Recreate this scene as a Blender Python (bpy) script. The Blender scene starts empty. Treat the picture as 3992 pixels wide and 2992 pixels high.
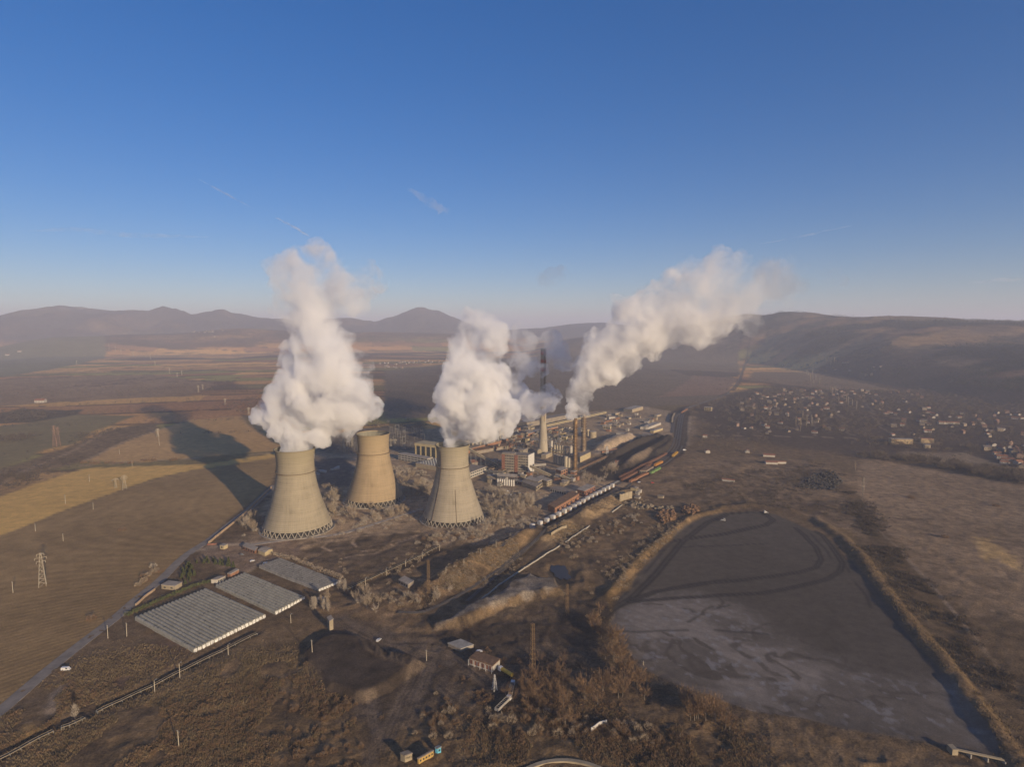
import bpy, math, random
import numpy as np
from mathutils import Vector, Matrix
random.seed(7); RNG = np.random.default_rng(11)
scene = bpy.context.scene
C = scene.collection
R = math.radians
# ------------------------------------------------------------------ camera
CAMH, FPX, HORIZON = 220.0, 2327.0, 1275.0
PITCH = math.atan((1496 - HORIZON) / FPX)
cd = bpy.data.cameras.new('camera'); cam = bpy.data.objects.new('camera', cd); C.objects.link(cam)
cam.location = (0, 0, CAMH); cam.rotation_euler = (math.pi / 2 - PITCH, 0, 0)
cd.sensor_fit = 'HORIZONTAL'; cd.sensor_width = 36; cd.lens = 36 * FPX / 3992
cd.clip_start = 1; cd.clip_end = 90000
scene.camera = cam
# ------------------------------------------------------------------ sky, sun, exposure
SUN_EL, SUN_AZ = 13.2, 142.0            # azimuth clockwise from +Y
w = bpy.data.worlds.new('World'); scene.world = w; w.use_nodes = True
nt = w.node_tree; bg = nt.nodes['Background']
sky = nt.nodes.new('ShaderNodeTexSky'); sky.sky_type = 'NISHITA'; sky.sun_disc = False
sky.sun_elevation = R(SUN_EL); sky.sun_rotation = R(SUN_AZ); sky.altitude = 700
sky.air_density = 1.0; sky.dust_density = 0.2; sky.ozone_density = 4.5
gm = nt.nodes.new('ShaderNodeGamma'); gm.inputs[1].default_value = .74; nt.links.new(sky.outputs[0], gm.inputs[0])
hs = nt.nodes.new('ShaderNodeHueSaturation'); hs.inputs['Saturation'].default_value = 1.42; hs.inputs['Hue'].default_value = .51
tn = nt.nodes.new('ShaderNodeVectorMath'); tn.operation = 'MULTIPLY'; tn.inputs[1].default_value = (1.03, .95, .97)
nt.links.new(gm.outputs[0], tn.inputs[0]); nt.links.new(tn.outputs[0], hs.inputs['Color']); nt.links.new(hs.outputs[0], bg.inputs[0]); bg.inputs[1].default_value = 0.125
sd = bpy.data.lights.new('sun', 'SUN'); sd.energy = 5.0; sd.angle = R(0.5); sd.color = (1.0, 0.80, 0.55)
so = bpy.data.objects.new('sun', sd); C.objects.link(so)
sdir = Vector((math.sin(R(SUN_AZ)) * math.cos(R(SUN_EL)), math.cos(R(SUN_AZ)) * math.cos(R(SUN_EL)), math.sin(R(SUN_EL))))
so.rotation_euler = sdir.to_track_quat('Z', 'Y').to_euler(); so.location = sdir * 900
vs = scene.view_settings; vs.view_transform = 'Standard'; vs.look = 'None'; vs.exposure = 0.42; vs.gamma = 1
cy = scene.cycles
cy.max_bounces = 12; cy.diffuse_bounces = 2; cy.glossy_bounces = 2; cy.transmission_bounces = 2
cy.volume_bounces = 10; cy.transparent_max_bounces = 16
cy.use_denoising = True
# ------------------------------------------------------------------ pixel frames -> points on the ground
CP, SP = math.cos(PITCH), math.sin(PITCH)
FR = dict(D=(0, 0, 1.8047), t=(900, 1500, .49729), p=(1500, 1500, .45208), q=(2000, 1400, .45208), v=(2500, 1200, .6745),
          g=(400, 2000, .49729), b=(1100, 2300, .49729), l=(0, 2000, .59844), m=(2000, 1850, .45208), f=(0, 1100, .49729),
          a=(2300, 1800, .76492), s=(1900, 2200, .47778), w=(3000, 1700, .44846), c=(1100, 2050, .45208), k=(1500, 2600, .31646),
          i=(1500, 1600, .22604), j=(1900, 1600, .22604), h=(1150, 1550, .22604), n=(2050, 1800, .22604), o=(700, 2050, .18091),
          x=(2000, 1250, .24125), r=(2200, 1550, .24864), e=(0, 1450, .33175), u=(1550, 2780, .12788))
def ray(fr, x, y):
    x0, y0, s = FR[fr]
    a = (x0 + x * s - 1996) / FPX; b = -(y0 + y * s - 1496) / FPX
    return a, CP + b * SP, -SP + b * CP
def G(fr, x, y, z=0.0):
    dx, dy, dz = ray(fr, x, y); t = (z - CAMH) / dz
    return Vector((dx * t, dy * t, z))
def AT(fr, x, y, Y):                      # the point of a pixel's ray at forward distance Y
    dx, dy, dz = ray(fr, x, y); t = Y / dy
    return Vector((dx * t, Y, CAMH + dz * t))
def GL(fr, *pts): return [G(fr, pts[k], pts[k + 1]) for k in range(0, len(pts), 2)]
def topz(fr, x, y, Y): return AT(fr, x, y, Y).z
# ------------------------------------------------------------------ object helpers
def tag(o, label=None, cat=None, group=None, kind=None):
    if label: o['label'] = label
    if cat: o['category'] = cat
    if group: o['group'] = group
    if kind: o['kind'] = kind
    return o
def thing(name, loc, label, cat, rz=0.0, group=None):
    o = bpy.data.objects.new(name, None); C.objects.link(o)
    o.location = loc; o.rotation_euler = (0, 0, rz); o.empty_display_size = 1
    return tag(o, label, cat, group)
def dup(root, loc=None, rz=None, label=None, scale=None, group=None):
    r = root.copy(); C.objects.link(r)
    if loc is not None: r.location = loc
    if rz is not None: r.rotation_euler = (0, 0, rz)
    if scale is not None: r.scale = scale if hasattr(scale, '__len__') else (scale,) * 3
    if label: r['label'] = label
    if group: r['group'] = group
    for ch in root.children:
        c = ch.copy(); C.objects.link(c); c.parent = r
        for g in ch.children:
            d = g.copy(); C.objects.link(d); d.parent = c
    return r
class MB:
    """collects faces, links them as one mesh object"""
    def __init__(s): s.v = []; s.f = []; s.mi = []; s.cur = 0
    def add(s, vs, fs):
        n = len(s.v); s.v.extend([tuple(p) for p in vs]); s.f.extend([tuple(i + n for i in f) for f in fs]); s.mi.extend([s.cur] * len(fs))
        return s
    def box(s, x0, x1, y0, y1, z0, z1, M=None):
        p = [(x0, y0, z0), (x1, y0, z0), (x1, y1, z0), (x0, y1, z0), (x0, y0, z1), (x1, y0, z1), (x1, y1, z1), (x0, y1, z1)]
        if M is not None: p = [M @ Vector(q) for q in p]
        return s.add(p, [(0, 3, 2, 1), (4, 5, 6, 7), (0, 1, 5, 4), (1, 2, 6, 5), (2, 3, 7, 6), (3, 0, 4, 7)])
    def bar(s, a, b, r, n=4, r2=None):
        a, b = Vector(a), Vector(b); d = b - a
        if d.length < 1e-6: return s
        u = d.orthogonal().normalized(); w_ = d.normalized().cross(u); r2 = r if r2 is None else r2
        ring = [(math.cos(2 * math.pi * (k + .5) / n), math.sin(2 * math.pi * (k + .5) / n)) for k in range(n)]
        p = [a + (u * c + w_ * t) * r for c, t in ring] + [b + (u * c + w_ * t) * r2 for c, t in ring]
        return s.add(p, [(k, (k + 1) % n, n + (k + 1) % n, n + k) for k in range(n)] + [tuple(range(n - 1, -1, -1)), tuple(range(n, 2 * n))])
    def tube(s, pts, r, n=6):
        for a, b in zip(pts[:-1], pts[1:]): s.bar(a, b, r, n)
        return s
    def lathe(s, prof, n=32, c=(0, 0), cap=True, a0=0):
        vs = [(c[0] + r * math.cos(2 * math.pi * k / n + a0), c[1] + r * math.sin(2 * math.pi * k / n + a0), z) for r, z in prof for k in range(n)]
        fs = [(j * n + k, j * n + (k + 1) % n, (j + 1) * n + (k + 1) % n, (j + 1) * n + k) for j in range(len(prof) - 1) for k in range(n)]
        if cap: fs += [tuple(range(n - 1, -1, -1)), tuple((len(prof) - 1) * n + k for k in range(n))]
        return s.add(vs, fs)
    def prism(s, poly, z0, z1):
        n = len(poly); vs = [(p[0], p[1], z0) for p in poly] + [(p[0], p[1], z1) for p in poly]
        return s.add(vs, [(k, (k + 1) % n, n + (k + 1) % n, n + k) for k in range(n)] + [tuple(range(n - 1, -1, -1)), tuple(range(n, 2 * n))])
    def gable(s, x0, x1, y0, y1, z0, zr, ov=0.3, th=0.15):
        """a pitched roof, ridge along x"""
        ym = (y0 + y1) / 2; sl = (zr - z0) / (ym - y0); y0 -= ov; y1 += ov; x0 -= ov; x1 += ov; z0 -= sl * ov
        P_ = [(x0, y0, z0), (x1, y0, z0), (x1, ym, zr), (x0, ym, zr), (x1, y1, z0), (x0, y1, z0)]
        P2 = [(a, b, c + th) for a, b, c in P_]
        return s.add(P_ + P2, [(0, 1, 2, 3)[::-1], (3, 2, 4, 5)[::-1], (6, 7, 8, 9), (9, 8, 10, 11), (0, 1, 7, 6), (4, 5, 11, 10), (0, 6, 9, 3), (3, 9, 11, 5), (1, 2, 8, 7), (2, 4, 10, 8)])
    def build(s, name, mats, parent=None, smooth=False):
        me = bpy.data.meshes.new(name); me.from_pydata(s.v, [], s.f)
        mats = mats if isinstance(mats, (list, tuple)) else [mats]
        for m in mats: me.materials.append(m)
        if len(mats) > 1: me.polygons.foreach_set('material_index', s.mi)
        if smooth: me.polygons.foreach_set('use_smooth', [True] * len(me.polygons))
        o = bpy.data.objects.new(name, me); C.objects.link(o)
        if parent is not None: o.parent = parent
        return o
# ------------------------------------------------------------------ materials
def nnode(nt, typ, **kw):
    n = nt.nodes.new(typ)
    for k, v_ in kw.items(): setattr(n, k, v_)
    return n
MATS = {}
def mat(name, col, rough=.85, var=.25, scale=.4, col2=None, stretch=(1, 1, 1), bump=0.0, metal=0.0, detail=5.0, coords='Object', spec=.3):
    """weathered surface: colour varied by two octave bands of noise"""
    if name in MATS: return MATS[name]
    m = bpy.data.materials.new(name); m.use_nodes = True; nt = m.node_tree; b = nt.nodes['Principled BSDF']
    b.inputs['Roughness'].default_value = rough; b.inputs['Metallic'].default_value = metal; b.inputs['Specular IOR Level'].default_value = spec
    tc = nnode(nt, 'ShaderNodeTexCoord'); mp = nnode(nt, 'ShaderNodeMapping'); mp.inputs['Scale'].default_value = stretch
    nt.links.new(tc.outputs[coords], mp.inputs[0])
    n1 = nnode(nt, 'ShaderNodeTexNoise'); n1.inputs['Scale'].default_value = scale; n1.inputs['Detail'].default_value = detail; n1.inputs['Roughness'].default_value = .65
    nt.links.new(mp.outputs[0], n1.inputs['Vector'])
    rp = nnode(nt, 'ShaderNodeValToRGB'); c2 = col2 or tuple(c * (1 - var) for c in col); c1 = tuple(min(1, c * (1 + var * .6)) for c in col)
    rp.color_ramp.elements[0].position = .33; rp.color_ramp.elements[0].color = (*c2, 1)
    rp.color_ramp.elements[1].position = .68; rp.color_ramp.elements[1].color = (*c1, 1)
    nt.links.new(n1.outputs[0], rp.inputs[0]); nt.links.new(rp.outputs[0], b.inputs['Base Color'])
    if bump:
        bp = nnode(nt, 'ShaderNodeBump'); bp.inputs['Strength'].default_value = bump; bp.inputs['Distance'].default_value = .3
        nt.links.new(n1.outputs[0], bp.inputs['Height']); nt.links.new(bp.outputs[0], b.inputs['Normal'])
    MATS[name] = m
    return m
# ------------------------------------------------------------------ terrain: one polar sheet of ground, heights and earth colours per vertex
def hash2(ix, iy, seed):
    h = (ix.astype(np.int64) * 374761393 + iy.astype(np.int64) * 668265263 + seed * 1442695041) & 0xFFFFFFFF
    h = ((h ^ (h >> 13)) * 1274126177) & 0xFFFFFFFF
    return ((h ^ (h >> 16)) & 0xFFFF) / 65535.0
def vnoise(x, y, seed=0):
    ix, iy = np.floor(x), np.floor(y); fx, fy = x - ix, y - iy
    fx = fx * fx * (3 - 2 * fx); fy = fy * fy * (3 - 2 * fy)
    a = hash2(ix, iy, seed); b = hash2(ix + 1, iy, seed); c = hash2(ix, iy + 1, seed); d = hash2(ix + 1, iy + 1, seed)
    return (a * (1 - fx) + b * fx) * (1 - fy) + (c * (1 - fx) + d * fx) * fy
def fbm(x, y, s, oct=4, seed=0, g=.5):
    t = 0; a = 1; n = 0; x = x / s; y = y / s
    for k in range(oct):
        t = t + a * vnoise(x, y, seed + k); n += a; a *= g; x = x * 2.03 + 17.1; y = y * 2.03 + 9.7
    return t / n
def sstep(a, b, x):
    t = np.clip((x - a) / (b - a), 0, 1); return t * t * (3 - 2 * t)
def inside(poly, x, y):
    r = np.zeros(x.shape, bool); n = len(poly)
    for k in range(n):
        x1, y1 = poly[k][0], poly[k][1]; x2, y2 = poly[(k + 1) % n][0], poly[(k + 1) % n][1]
        if y1 == y2: continue
        r ^= ((y1 > y) != (y2 > y)) & (x < (x2 - x1) * (y - y1) / (y2 - y1) + x1)
    return r
def pdist(pl, x, y, closed=False):
    """distance to a polyline, signed side (+ left of travel), and the fraction along"""
    best = np.full(x.shape, 1e12); side = np.zeros(x.shape); n = len(pl)
    for k in range(n if closed else n - 1):
        ax, ay = pl[k][0], pl[k][1]; bx, by = pl[(k + 1) % n][0], pl[(k + 1) % n][1]
        dx, dy = bx - ax, by - ay; L = dx * dx + dy * dy + 1e-9
        t = np.clip(((x - ax) * dx + (y - ay) * dy) / L, 0, 1)
        d = (x - ax - t * dx) ** 2 + (y - ay - t * dy) ** 2
        m = d < best; best = np.where(m, d, best)
        side = np.where(m, dx * (y - ay) - dy * (x - ax), side)
    return np.sqrt(best), np.where(side >= 0, 1.0, -1.0)
def near(pl, x, y, pad):
    xs = [p[0] for p in pl]; ys = [p[1] for p in pl]
    return np.nonzero((x > min(xs) - pad) & (x < max(xs) + pad) & (y > min(ys) - pad) & (y < max(ys) + pad))[0]

# grid: azimuth fine inside the view, ranges graded with distance
az = np.concatenate([np.linspace(-math.pi, -R(62), 40)[:-1], np.linspace(-R(62), R(62), 1150), np.linspace(R(62), math.pi, 40)[1:]])
rr = [1.0, 40, 80, 120, 150]
while rr[-1] < 30000:
    r_ = rr[-1]; st = r_ * r_ / (CAMH * 560) * 1.15
    st = max(st, .55)
    if r_ < 2500: st = min(st, 14)
    elif r_ < 7000: st = min(st, 40)
    elif r_ < 13000: st = min(st, 75)
    else: st = min(st, 900)
    rr.append(r_ + st)
rr = np.array(rr); NA, NR = len(az), len(rr)
AZ, RR = np.meshgrid(az, rr)
X = (RR * np.sin(AZ)).ravel(); Y = (RR * np.cos(AZ)).ravel(); AZf = AZ.ravel(); RRf = RR.ravel()
Z = np.zeros_like(X)
def naz(x_d): return math.atan((x_d * 1.8047 - 1996) / FPX / CP)      # picture column (2212 wide) -> azimuth at the horizon
# --- mountains and hills: crest height per azimuth and distance of foot and crest
def skyline(pts, rc):
    a = np.array([naz(p[0]) for p in pts]); h = np.array([CAMH + (706 - p[1]) / 1289.4 * rc * math.cos(naz(p[0])) / 1.0 for p in pts])
    return a, h
def range_(pts, foot, crest, back, seed, rough, pw=1.25):
    a, h = skyline(pts, crest)
    H = np.interp(AZf, a, h)
    H = H * sstep(a[0] - .12, a[0] - .0, AZf) * (1 - sstep(a[-1], a[-1] + .12, AZf)) if True else H
    F = np.interp(AZf, [q[0] for q in foot], [q[1] for q in foot]) if isinstance(foot, list) else foot
    t = np.clip((RRf - F) / (crest - F), 0, 1)
    up = t ** pw * (3 - 2 * t) / 1.0
    up = np.clip(up, 0, 1)
    dn = 1 - sstep(crest, back, RRf) * .8
    xs, ys = X + 500 * (fbm(X, Y, 1500, 2, seed + 31) - .5), Y
    rid = 1 - np.abs(2 * fbm(xs, ys, 900, 5, seed) - 1)
    prof = up * dn
    env = np.sin(np.pi * np.clip(t, 0, 1)) ** 1
    return H * prof + rough * (rid - .62) * env * np.clip(H / 300, 0, 1.5)
LSK = [(-900, 700), (-300, 694), (0, 690), (60, 674), (140, 663), (200, 669), (250, 675), (330, 681), (360, 673), (400, 679), (420, 685), (480, 676), (530, 684), (560, 690), (660, 694), (760, 693), (810, 698), (850, 692), (880, 679), (910, 675), (950, 681), (990, 695), (1030, 707), (1100, 716), (1180, 711), (1230, 704), (1300, 702), (1380, 705), (1500, 712), (1700, 724), (2300, 735)]
RSK = [(1270, 728), (1400, 716), (1520, 700), (1600, 685), (1650, 684), (1680, 682), (1780, 682), (1880, 688), (2000, 692), (2100, 695), (2212, 700), (2500, 690), (3200, 680)]
far_ = range_(LSK, 7600, 10200, 15500, 3, 150)
RSK = [(a_, b_ + 3) for a_, b_ in RSK]
rgt = range_(RSK, [(naz(1270), 4600), (naz(1650), 3900), (naz(1900), 2700), (naz(2212), 2000), (naz(2800), 1700)], 6000, 9500, 9, 95, 1.25)
fh = range_([(150, 727), (380, 722), (500, 713), (540, 712), (600, 716), (700, 722), (800, 719), (900, 722), (1000, 726)], 5600, 7000, 9500, 15, 45)
dist2 = sstep(2200, 5200, RRf)
roll = (fbm(X, Y, 1300, 3, 21) - .5) * 60 * dist2 + (fbm(X, Y, 420, 2, 23) - .5) * 14 * dist2
Z += np.maximum.reduce([far_, rgt, fh * 1.0, np.zeros_like(Z)]) + roll * (1 - .6 * sstep(8500, 10500, RRf))
Z *= sstep(1400, 2600, RRf)
Z -= 60 * sstep(11500, 16000, RRf)
# --- earth colours
COL = np.zeros((len(X), 3)); REG = np.zeros(len(X), np.int8)     # 0 ground 1 field 2 ash 3 hills 4 coal yard
def mixc(idx, c, k=1.0):
    k = np.asarray(k); k = k[..., None] if k.ndim else k
    COL[idx] = COL[idx] * (1 - k) + np.array(c) * k
n_a = fbm(X, Y, 90, 5, 40); n_b = fbm(X, Y, 14, 4, 50); n_c = fbm(X, Y, 500, 3, 60)
base = np.array([.135, .102, .068])
COL[:] = base * (.62 + .55 * n_a[:, None] + .3 * (n_b[:, None] - .5))
# far patchwork of fields: long strips, ploughed, stubble, pasture
ang = R(12); U_ = X * math.cos(ang) + Y * math.sin(ang); V_ = -X * math.sin(ang) + Y * math.cos(ang)
V_ = V_ + 160 * (fbm(X, Y, 1100, 3, 70) - .5) * 2; U_ = U_ + 120 * (fbm(X, Y, 700, 2, 75) - .5) * 2
row = np.floor(V_ / 170); colm = np.floor((U_ + hash2(row, row * 0, 5) * 900) / (420 + 500 * hash2(row, row * 0 + 3, 8)))
pal = np.array([[.26, .165, .085], [.20, .125, .075], [.33, .225, .105], [.15, .15, .065], [.17, .105, .07], [.28, .19, .09], [.115, .105, .06], [.23, .165, .095]])
pal = pal * np.array([1.55, 1.46, 1.25])
pc = pal[(hash2(row, colm, 9) * 7.99).astype(int)]
kf = sstep(850, 1200, RRf) * (1 - sstep(-.02, .1, AZf) * (1 - sstep(1500, 2300, RRf)))
COL = COL * (1 - kf[:, None]) + pc * (.8 + .4 * n_a[:, None]) * kf[:, None]
edge = np.minimum(np.abs(V_ / 170 - np.round(V_ / 170)) * 170, 1e9)
hed = (1 - sstep(3, 10 + 18 * n_c, edge)) * (n_a > .36) * kf * .8
mixc(np.arange(len(X)), [.045, .036, .03], hed)
wood = sstep(.56, .63, fbm(X, Y * 1.9, 620, 4, 81)) * kf * sstep(1500, 2600, RRf)
mixc(np.arange(len(X)), [.075, .052, .045], wood * .85)
# forests on hills
hl = sstep(25, 110, Z) * sstep(2000, 2600, RRf)
mixc(np.arange(len(X)), [.092, .074, .064], hl * (.72 + .28 * sstep(.4, .6, n_c)))
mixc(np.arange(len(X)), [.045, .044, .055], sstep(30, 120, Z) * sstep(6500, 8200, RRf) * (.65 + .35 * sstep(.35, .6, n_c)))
rgtw = sstep(naz(1480), naz(1700), AZf) * sstep(1500, 2400, RRf)
fw = sstep(.46, .54, fbm(X, Y * 1.6, 700, 5, 91)) * rgtw * sstep(4, 40, Z)
mixc(np.arange(len(X)), [.013, .019, .026], fw * .92)
snow = sstep(.42, .56, fbm(X, Y, 260, 4, 95)) * sstep(400, 500, Z) * (AZf < naz(300))
mixc(np.arange(len(X)), [.55, .52, .52], snow * .6)
REG[(Z > 60) & (RRf > 2200)] = 3
def paint(poly, col, soft=6.0, jit=8.0, js=40, k=1.0, reg=None, tex=.35):
    pad = soft + jit + 5; I = near(poly, X, Y, pad)
    if not len(I): return I
    x = X[I] + (fbm(X[I], Y[I], js, 3, 101) - .5) * 2 * jit; y = Y[I] + (fbm(X[I], Y[I], js, 3, 111) - .5) * 2 * jit
    d, _ = pdist(poly, x, y, True); ins = inside(poly, x, y)
    a = sstep(-soft, soft, np.where(ins, d, -d))
    mixc(I, np.array(col) * (1 - tex / 2 + tex * n_a[I][:, None] + .8 * tex * (n_b[I][:, None] - .5)), a * k) if tex else mixc(I, col, a * k)
    if reg is not None: REG[I[a > .5]] = reg
    return I
def line(pl, width, col, k=.8, jit=1.0, soft=1.0, dz=0.0, gaps=0.0):
    I = near(pl, X, Y, width + 8 + jit)
    if not len(I): return
    x = X[I] + (fbm(X[I], Y[I], 25, 2, 121) - .5) * 2 * jit; y = Y[I] + (fbm(X[I], Y[I], 25, 2, 131) - .5) * 2 * jit
    d, _ = pdist(pl, x, y)
    a = 1 - sstep(width / 2 - soft, width / 2 + soft, d)
    if gaps: a = a * sstep(gaps - .12, gaps + .12, fbm(X[I], Y[I], 30, 3, 141))
    mixc(I, col, a * k)
    if dz: Z[I] += dz * a
def ridge(pl, H, wl, wr, flat=0.0, rough=.25, endfade=10):
    """bank along a polyline: height H, skirt wl on the left of travel and wr on the right"""
    I = near(pl, X, Y, max(wl, wr) + 5); d, s = pdist(pl, X[I], Y[I])
    wid = np.where(s > 0, wl, wr); t = np.clip(1 - np.maximum(d - flat, 0) / wid, 0, 1)
    e = np.minimum(np.hypot(X[I] - pl[0][0], Y[I] - pl[0][1]), np.hypot(X[I] - pl[-1][0], Y[I] - pl[-1][1]))
    h = H * (t * t * (3 - 2 * t)) * (1 - rough + 2 * rough * fbm(X[I], Y[I], 12, 3, 151)) * np.clip(e / endfade + .25, 0, 1)
    Z[I] = np.maximum(Z[I], h) if H > 0 else Z[I] + h
def plateau(poly, H, skirt, rough=.1):
    I = near(poly, X, Y, skirt + 8)
    x = X[I] + (fbm(X[I], Y[I], 18, 3, 161) - .5) * 6; y = Y[I] + (fbm(X[I], Y[I], 18, 3, 171) - .5) * 6
    d, _ = pdist(poly, x, y, True); ins = inside(poly, x, y)
    h = sstep(-skirt / 2, skirt / 2, np.where(ins, d, -d)) * H * (1 - rough + 2 * rough * fbm(X[I], Y[I], 22, 3, 181))
    Z[I] = np.maximum(Z[I], h) if H > 0 else Z[I] + h
def smooth0(p): return [p[0].lerp(p[1], k / 8) + Vector((RNG.normal(0, 6), RNG.normal(0, 6), 0)) for k in range(9)]
# ------------------------------------------------------------------ fields
CP_ = lambda *a: np.array(a)
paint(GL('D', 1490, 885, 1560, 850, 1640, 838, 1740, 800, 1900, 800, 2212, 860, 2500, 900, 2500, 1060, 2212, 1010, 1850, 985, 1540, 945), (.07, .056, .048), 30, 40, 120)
paint(GL('D', 830, 800, 1230, 760, 1600, 765, 1565, 860, 1490, 875, 1300, 885, 1100, 900, 830, 905), (.135, .112, .088), 12, 12)
paint(GL('v', 0, 300, 560, 300, 575, 390, 330, 380, 0, 345), (.15, .125, .095), 10, 10)
paint(GL('v', 150, 355, 570, 375, 560, 400, 300, 400), (.085, .07, .06), 8, 8)
paint(GL('v', 640, 370, 960, 370, 1480, 480, 1050, 470, 620, 420), (.16, .125, .09), 10, 20)
paint(GL('v', 300, 390, 560, 410, 500, 500, 100, 520, 250, 440), (.19, .135, .105), 10, 15)
paint(GL('t', 1220, 0, 1650, 0, 1640, 210, 1400, 240, 1210, 230), (.13, .11, .085), 8, 8)
paint(GL('f', 0, 555, 250, 540, 640, 515, 830, 540, 830, 590, 600, 640, 300, 690, 0, 735, -600, 770, -600, 580), (.125, .125, .085), 12, 20, reg=1)
paint(GL('f', 0, 760, 500, 740, 1200, 730, 1700, 790, 1500, 900, 1000, 910, 400, 950, 0, 970, -600, 1000, -600, 780), (.20, .145, .095), 12, 40, tex=.6)
for q in ((500, 830, 1180, 740), (700, 820, 1360, 745), (880, 800, 1780, 765), (0, 755, 560, 740), (1420, 745, 1680, 730), (860, 690, 1160, 690), (1420, 680, 1960, 705)):
    a, b_ = G('f', q[0], q[1]), G('f', q[2], q[3]); line([a, b_], 26, (.075, .055, .045), .85, 14, 5, gaps=.32)
paint(GL('f', 0, 1030, 200, 990, 500, 1010, 640, 1000, 560, 1060, 250, 1100, 0, 1110, -500, 1180, -500, 1050), (.075, .062, .045), 8, 18, 50, tex=.7)
paint(GL('f', 0, 1130, 250, 1100, 620, 1040, 1060, 1050, 900, 1110, 700, 1190, 600, 1270, 350, 1320, 100, 1430, 0, 1500, -500, 1700, -500, 1200), (.15, .13, .075), 8, 10, reg=1)
paint(GL('f', 0, 1480, 250, 1380, 560, 1290, 800, 1180, 1000, 1130, 1240, 1110, 1300, 1170, 1000, 1250, 680, 1400, 300, 1500, 0, 1590, -400, 1700, -400, 1600), (.14, .105, .068), 8, 14, 40, tex=.8)
paint(GL('f', 680, 1400, 1000, 1250, 1250, 1160, 1500, 1085, 2050, 1040, 2350, 1030, 2350, 1310, 2080, 1330, 1500, 1380, 1000, 1420), (.34, .23, .115), 4, 4, reg=1, tex=.25)
paint(GL('D', 0, 1075, 80, 1045, 180, 1013, 330, 1007, 440, 1003, 610, 978, 605, 990, 420, 1015, 330, 1035, 120, 1110, 0, 1160, -300, 1250, -300, 1180), (.43, .295, .11), 4, 4, reg=1, tex=.3)
PL = GL('D', 0, 1160, 120, 1112, 250, 1065, 330, 1037, 420, 1016, 600, 988, 588, 1045, 470, 1146, 330, 1262, 170, 1396, 0, 1530, -300, 1790, -300, 1260)
I = paint(PL, (.20, .145, .078), 3, 3, reg=1, tex=.45)
# furrows follow the road
dfl = Vector((.86, 1.0)).normalized(); fv = (-X[I] * dfl.y + Y[I] * dfl.x)
ins = inside(PL, X[I], Y[I]); fu = (.5 + .5 * np.sin(fv * 2 * math.pi / 5.6 + .8 * fbm(X[I], Y[I], 90, 2, 201))) * (.55 + .9 * fbm(X[I], Y[I], 45, 3, 203)) * np.clip((1400 - RRf[I]) / 600, 0, 1)
COL[I] *= np.where(ins, 1.08 - .30 * fu * np.clip((1000 - RRf[I]) / 500, 0.15, 1), 1)[:, None]
paint(GL('w', 790, 190, 1000, 220, 1400, 300, 2212, 430, 2600, 480, 2800, 1700, 1750, 1561, 1400, 1260, 1000, 850, 780, 580, 760, 320), (.19, .145, .10), 8, 10, tex=.75)
paint(GL('w', 1180, 130, 1700, 150, 2000, 250, 1500, 220, 1150, 190), (.19, .155, .115), 8, 12)
paint(GL('w', 1780, 890, 1950, 890, 2030, 990, 2212, 1110, 2212, 1180, 1960, 1060, 1900, 1100, 1830, 990), (.33, .24, .12), 5, 8, 15)
paint(GL('D', 1340, 1040, 1500, 985, 1720, 995, 1830, 1020, 1840, 1060, 1880, 1180, 1760, 1120, 1640, 1085, 1480, 1095, 1380, 1080), (.15, .115, .08), 12, 25, 60, tex=.8)
for q in ((0, 480, 700, 560), (40, 560, 1100, 620), (200, 700, 1500, 730), (1300, 500, 2212, 620), (1000, 770, 2212, 930), (1100, 830, 2212, 960)):
    line([G('w', q[0], q[1]), G('w', q[2], q[3])], 7, (.085, .066, .052), .6, 6, 3, gaps=.42)
# plant floor, village lanes
paint(GL('D', 690, 965, 850, 935, 1100, 905, 1400, 880, 1500, 900, 1490, 960, 1400, 1020, 1260, 1110, 1120, 1170, 990, 1180, 800, 1185, 620, 1190, 520, 1180, 590, 1060), (.25, .20, .145), 10, 12, 30, tex=.8)
paint(GL('p', 500, 330, 950, 300, 1200, 480, 1640, 600, 1640, 900, 950, 950, 700, 700), (.20, .165, .125), 8, 10)
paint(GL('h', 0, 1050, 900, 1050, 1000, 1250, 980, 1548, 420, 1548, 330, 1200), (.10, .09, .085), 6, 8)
paint(GL('h', 350, 700, 1000, 560, 2212, 430, 2212, 900, 1700, 930, 700, 1000, 350, 900), (.12, .105, .085), 10, 10, tex=.6)
# coal yard
paint(GL('q', 640, 900, 780, 790, 1000, 690, 1250, 650, 1390, 690, 1420, 790, 1200, 925, 950, 1045, 720, 1060, 560, 1000), (.04, .036, .034), 6, 8, reg=4)
paint(GL('q', 1340, 470, 1420, 420, 1560, 400, 1480, 470, 1470, 620, 1460, 780, 1300, 900, 1040, 1060, 920, 1060, 1200, 880, 1390, 760, 1370, 600), (.055, .046, .042), 5, 5, tex=.3)
plateau(GL('q', 690, 800, 760, 745, 880, 700, 1000, 672, 1050, 690, 1020, 720, 900, 765, 800, 815), 13, 22, .12)
paint(GL('q', 680, 815, 750, 740, 880, 690, 1000, 662, 1062, 690, 1030, 735, 900, 785, 800, 825), (.33, .28, .22), 3, 3)
for pl, hh in ((GL('q', 975, 930, 1080, 850, 1200, 790, 1290, 735, 1345, 680), 9), (GL('q', 860, 840, 1000, 760, 1150, 700, 1260, 675), 9), (GL('q', 1210, 830, 1330, 760, 1375, 700), 7)):
    ridge(pl, hh, 15, 15)
paint(GL('q', 970, 945, 1060, 850, 1150, 810, 1230, 800, 1090, 890), (.15, .125, .10), 3, 4)
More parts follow.
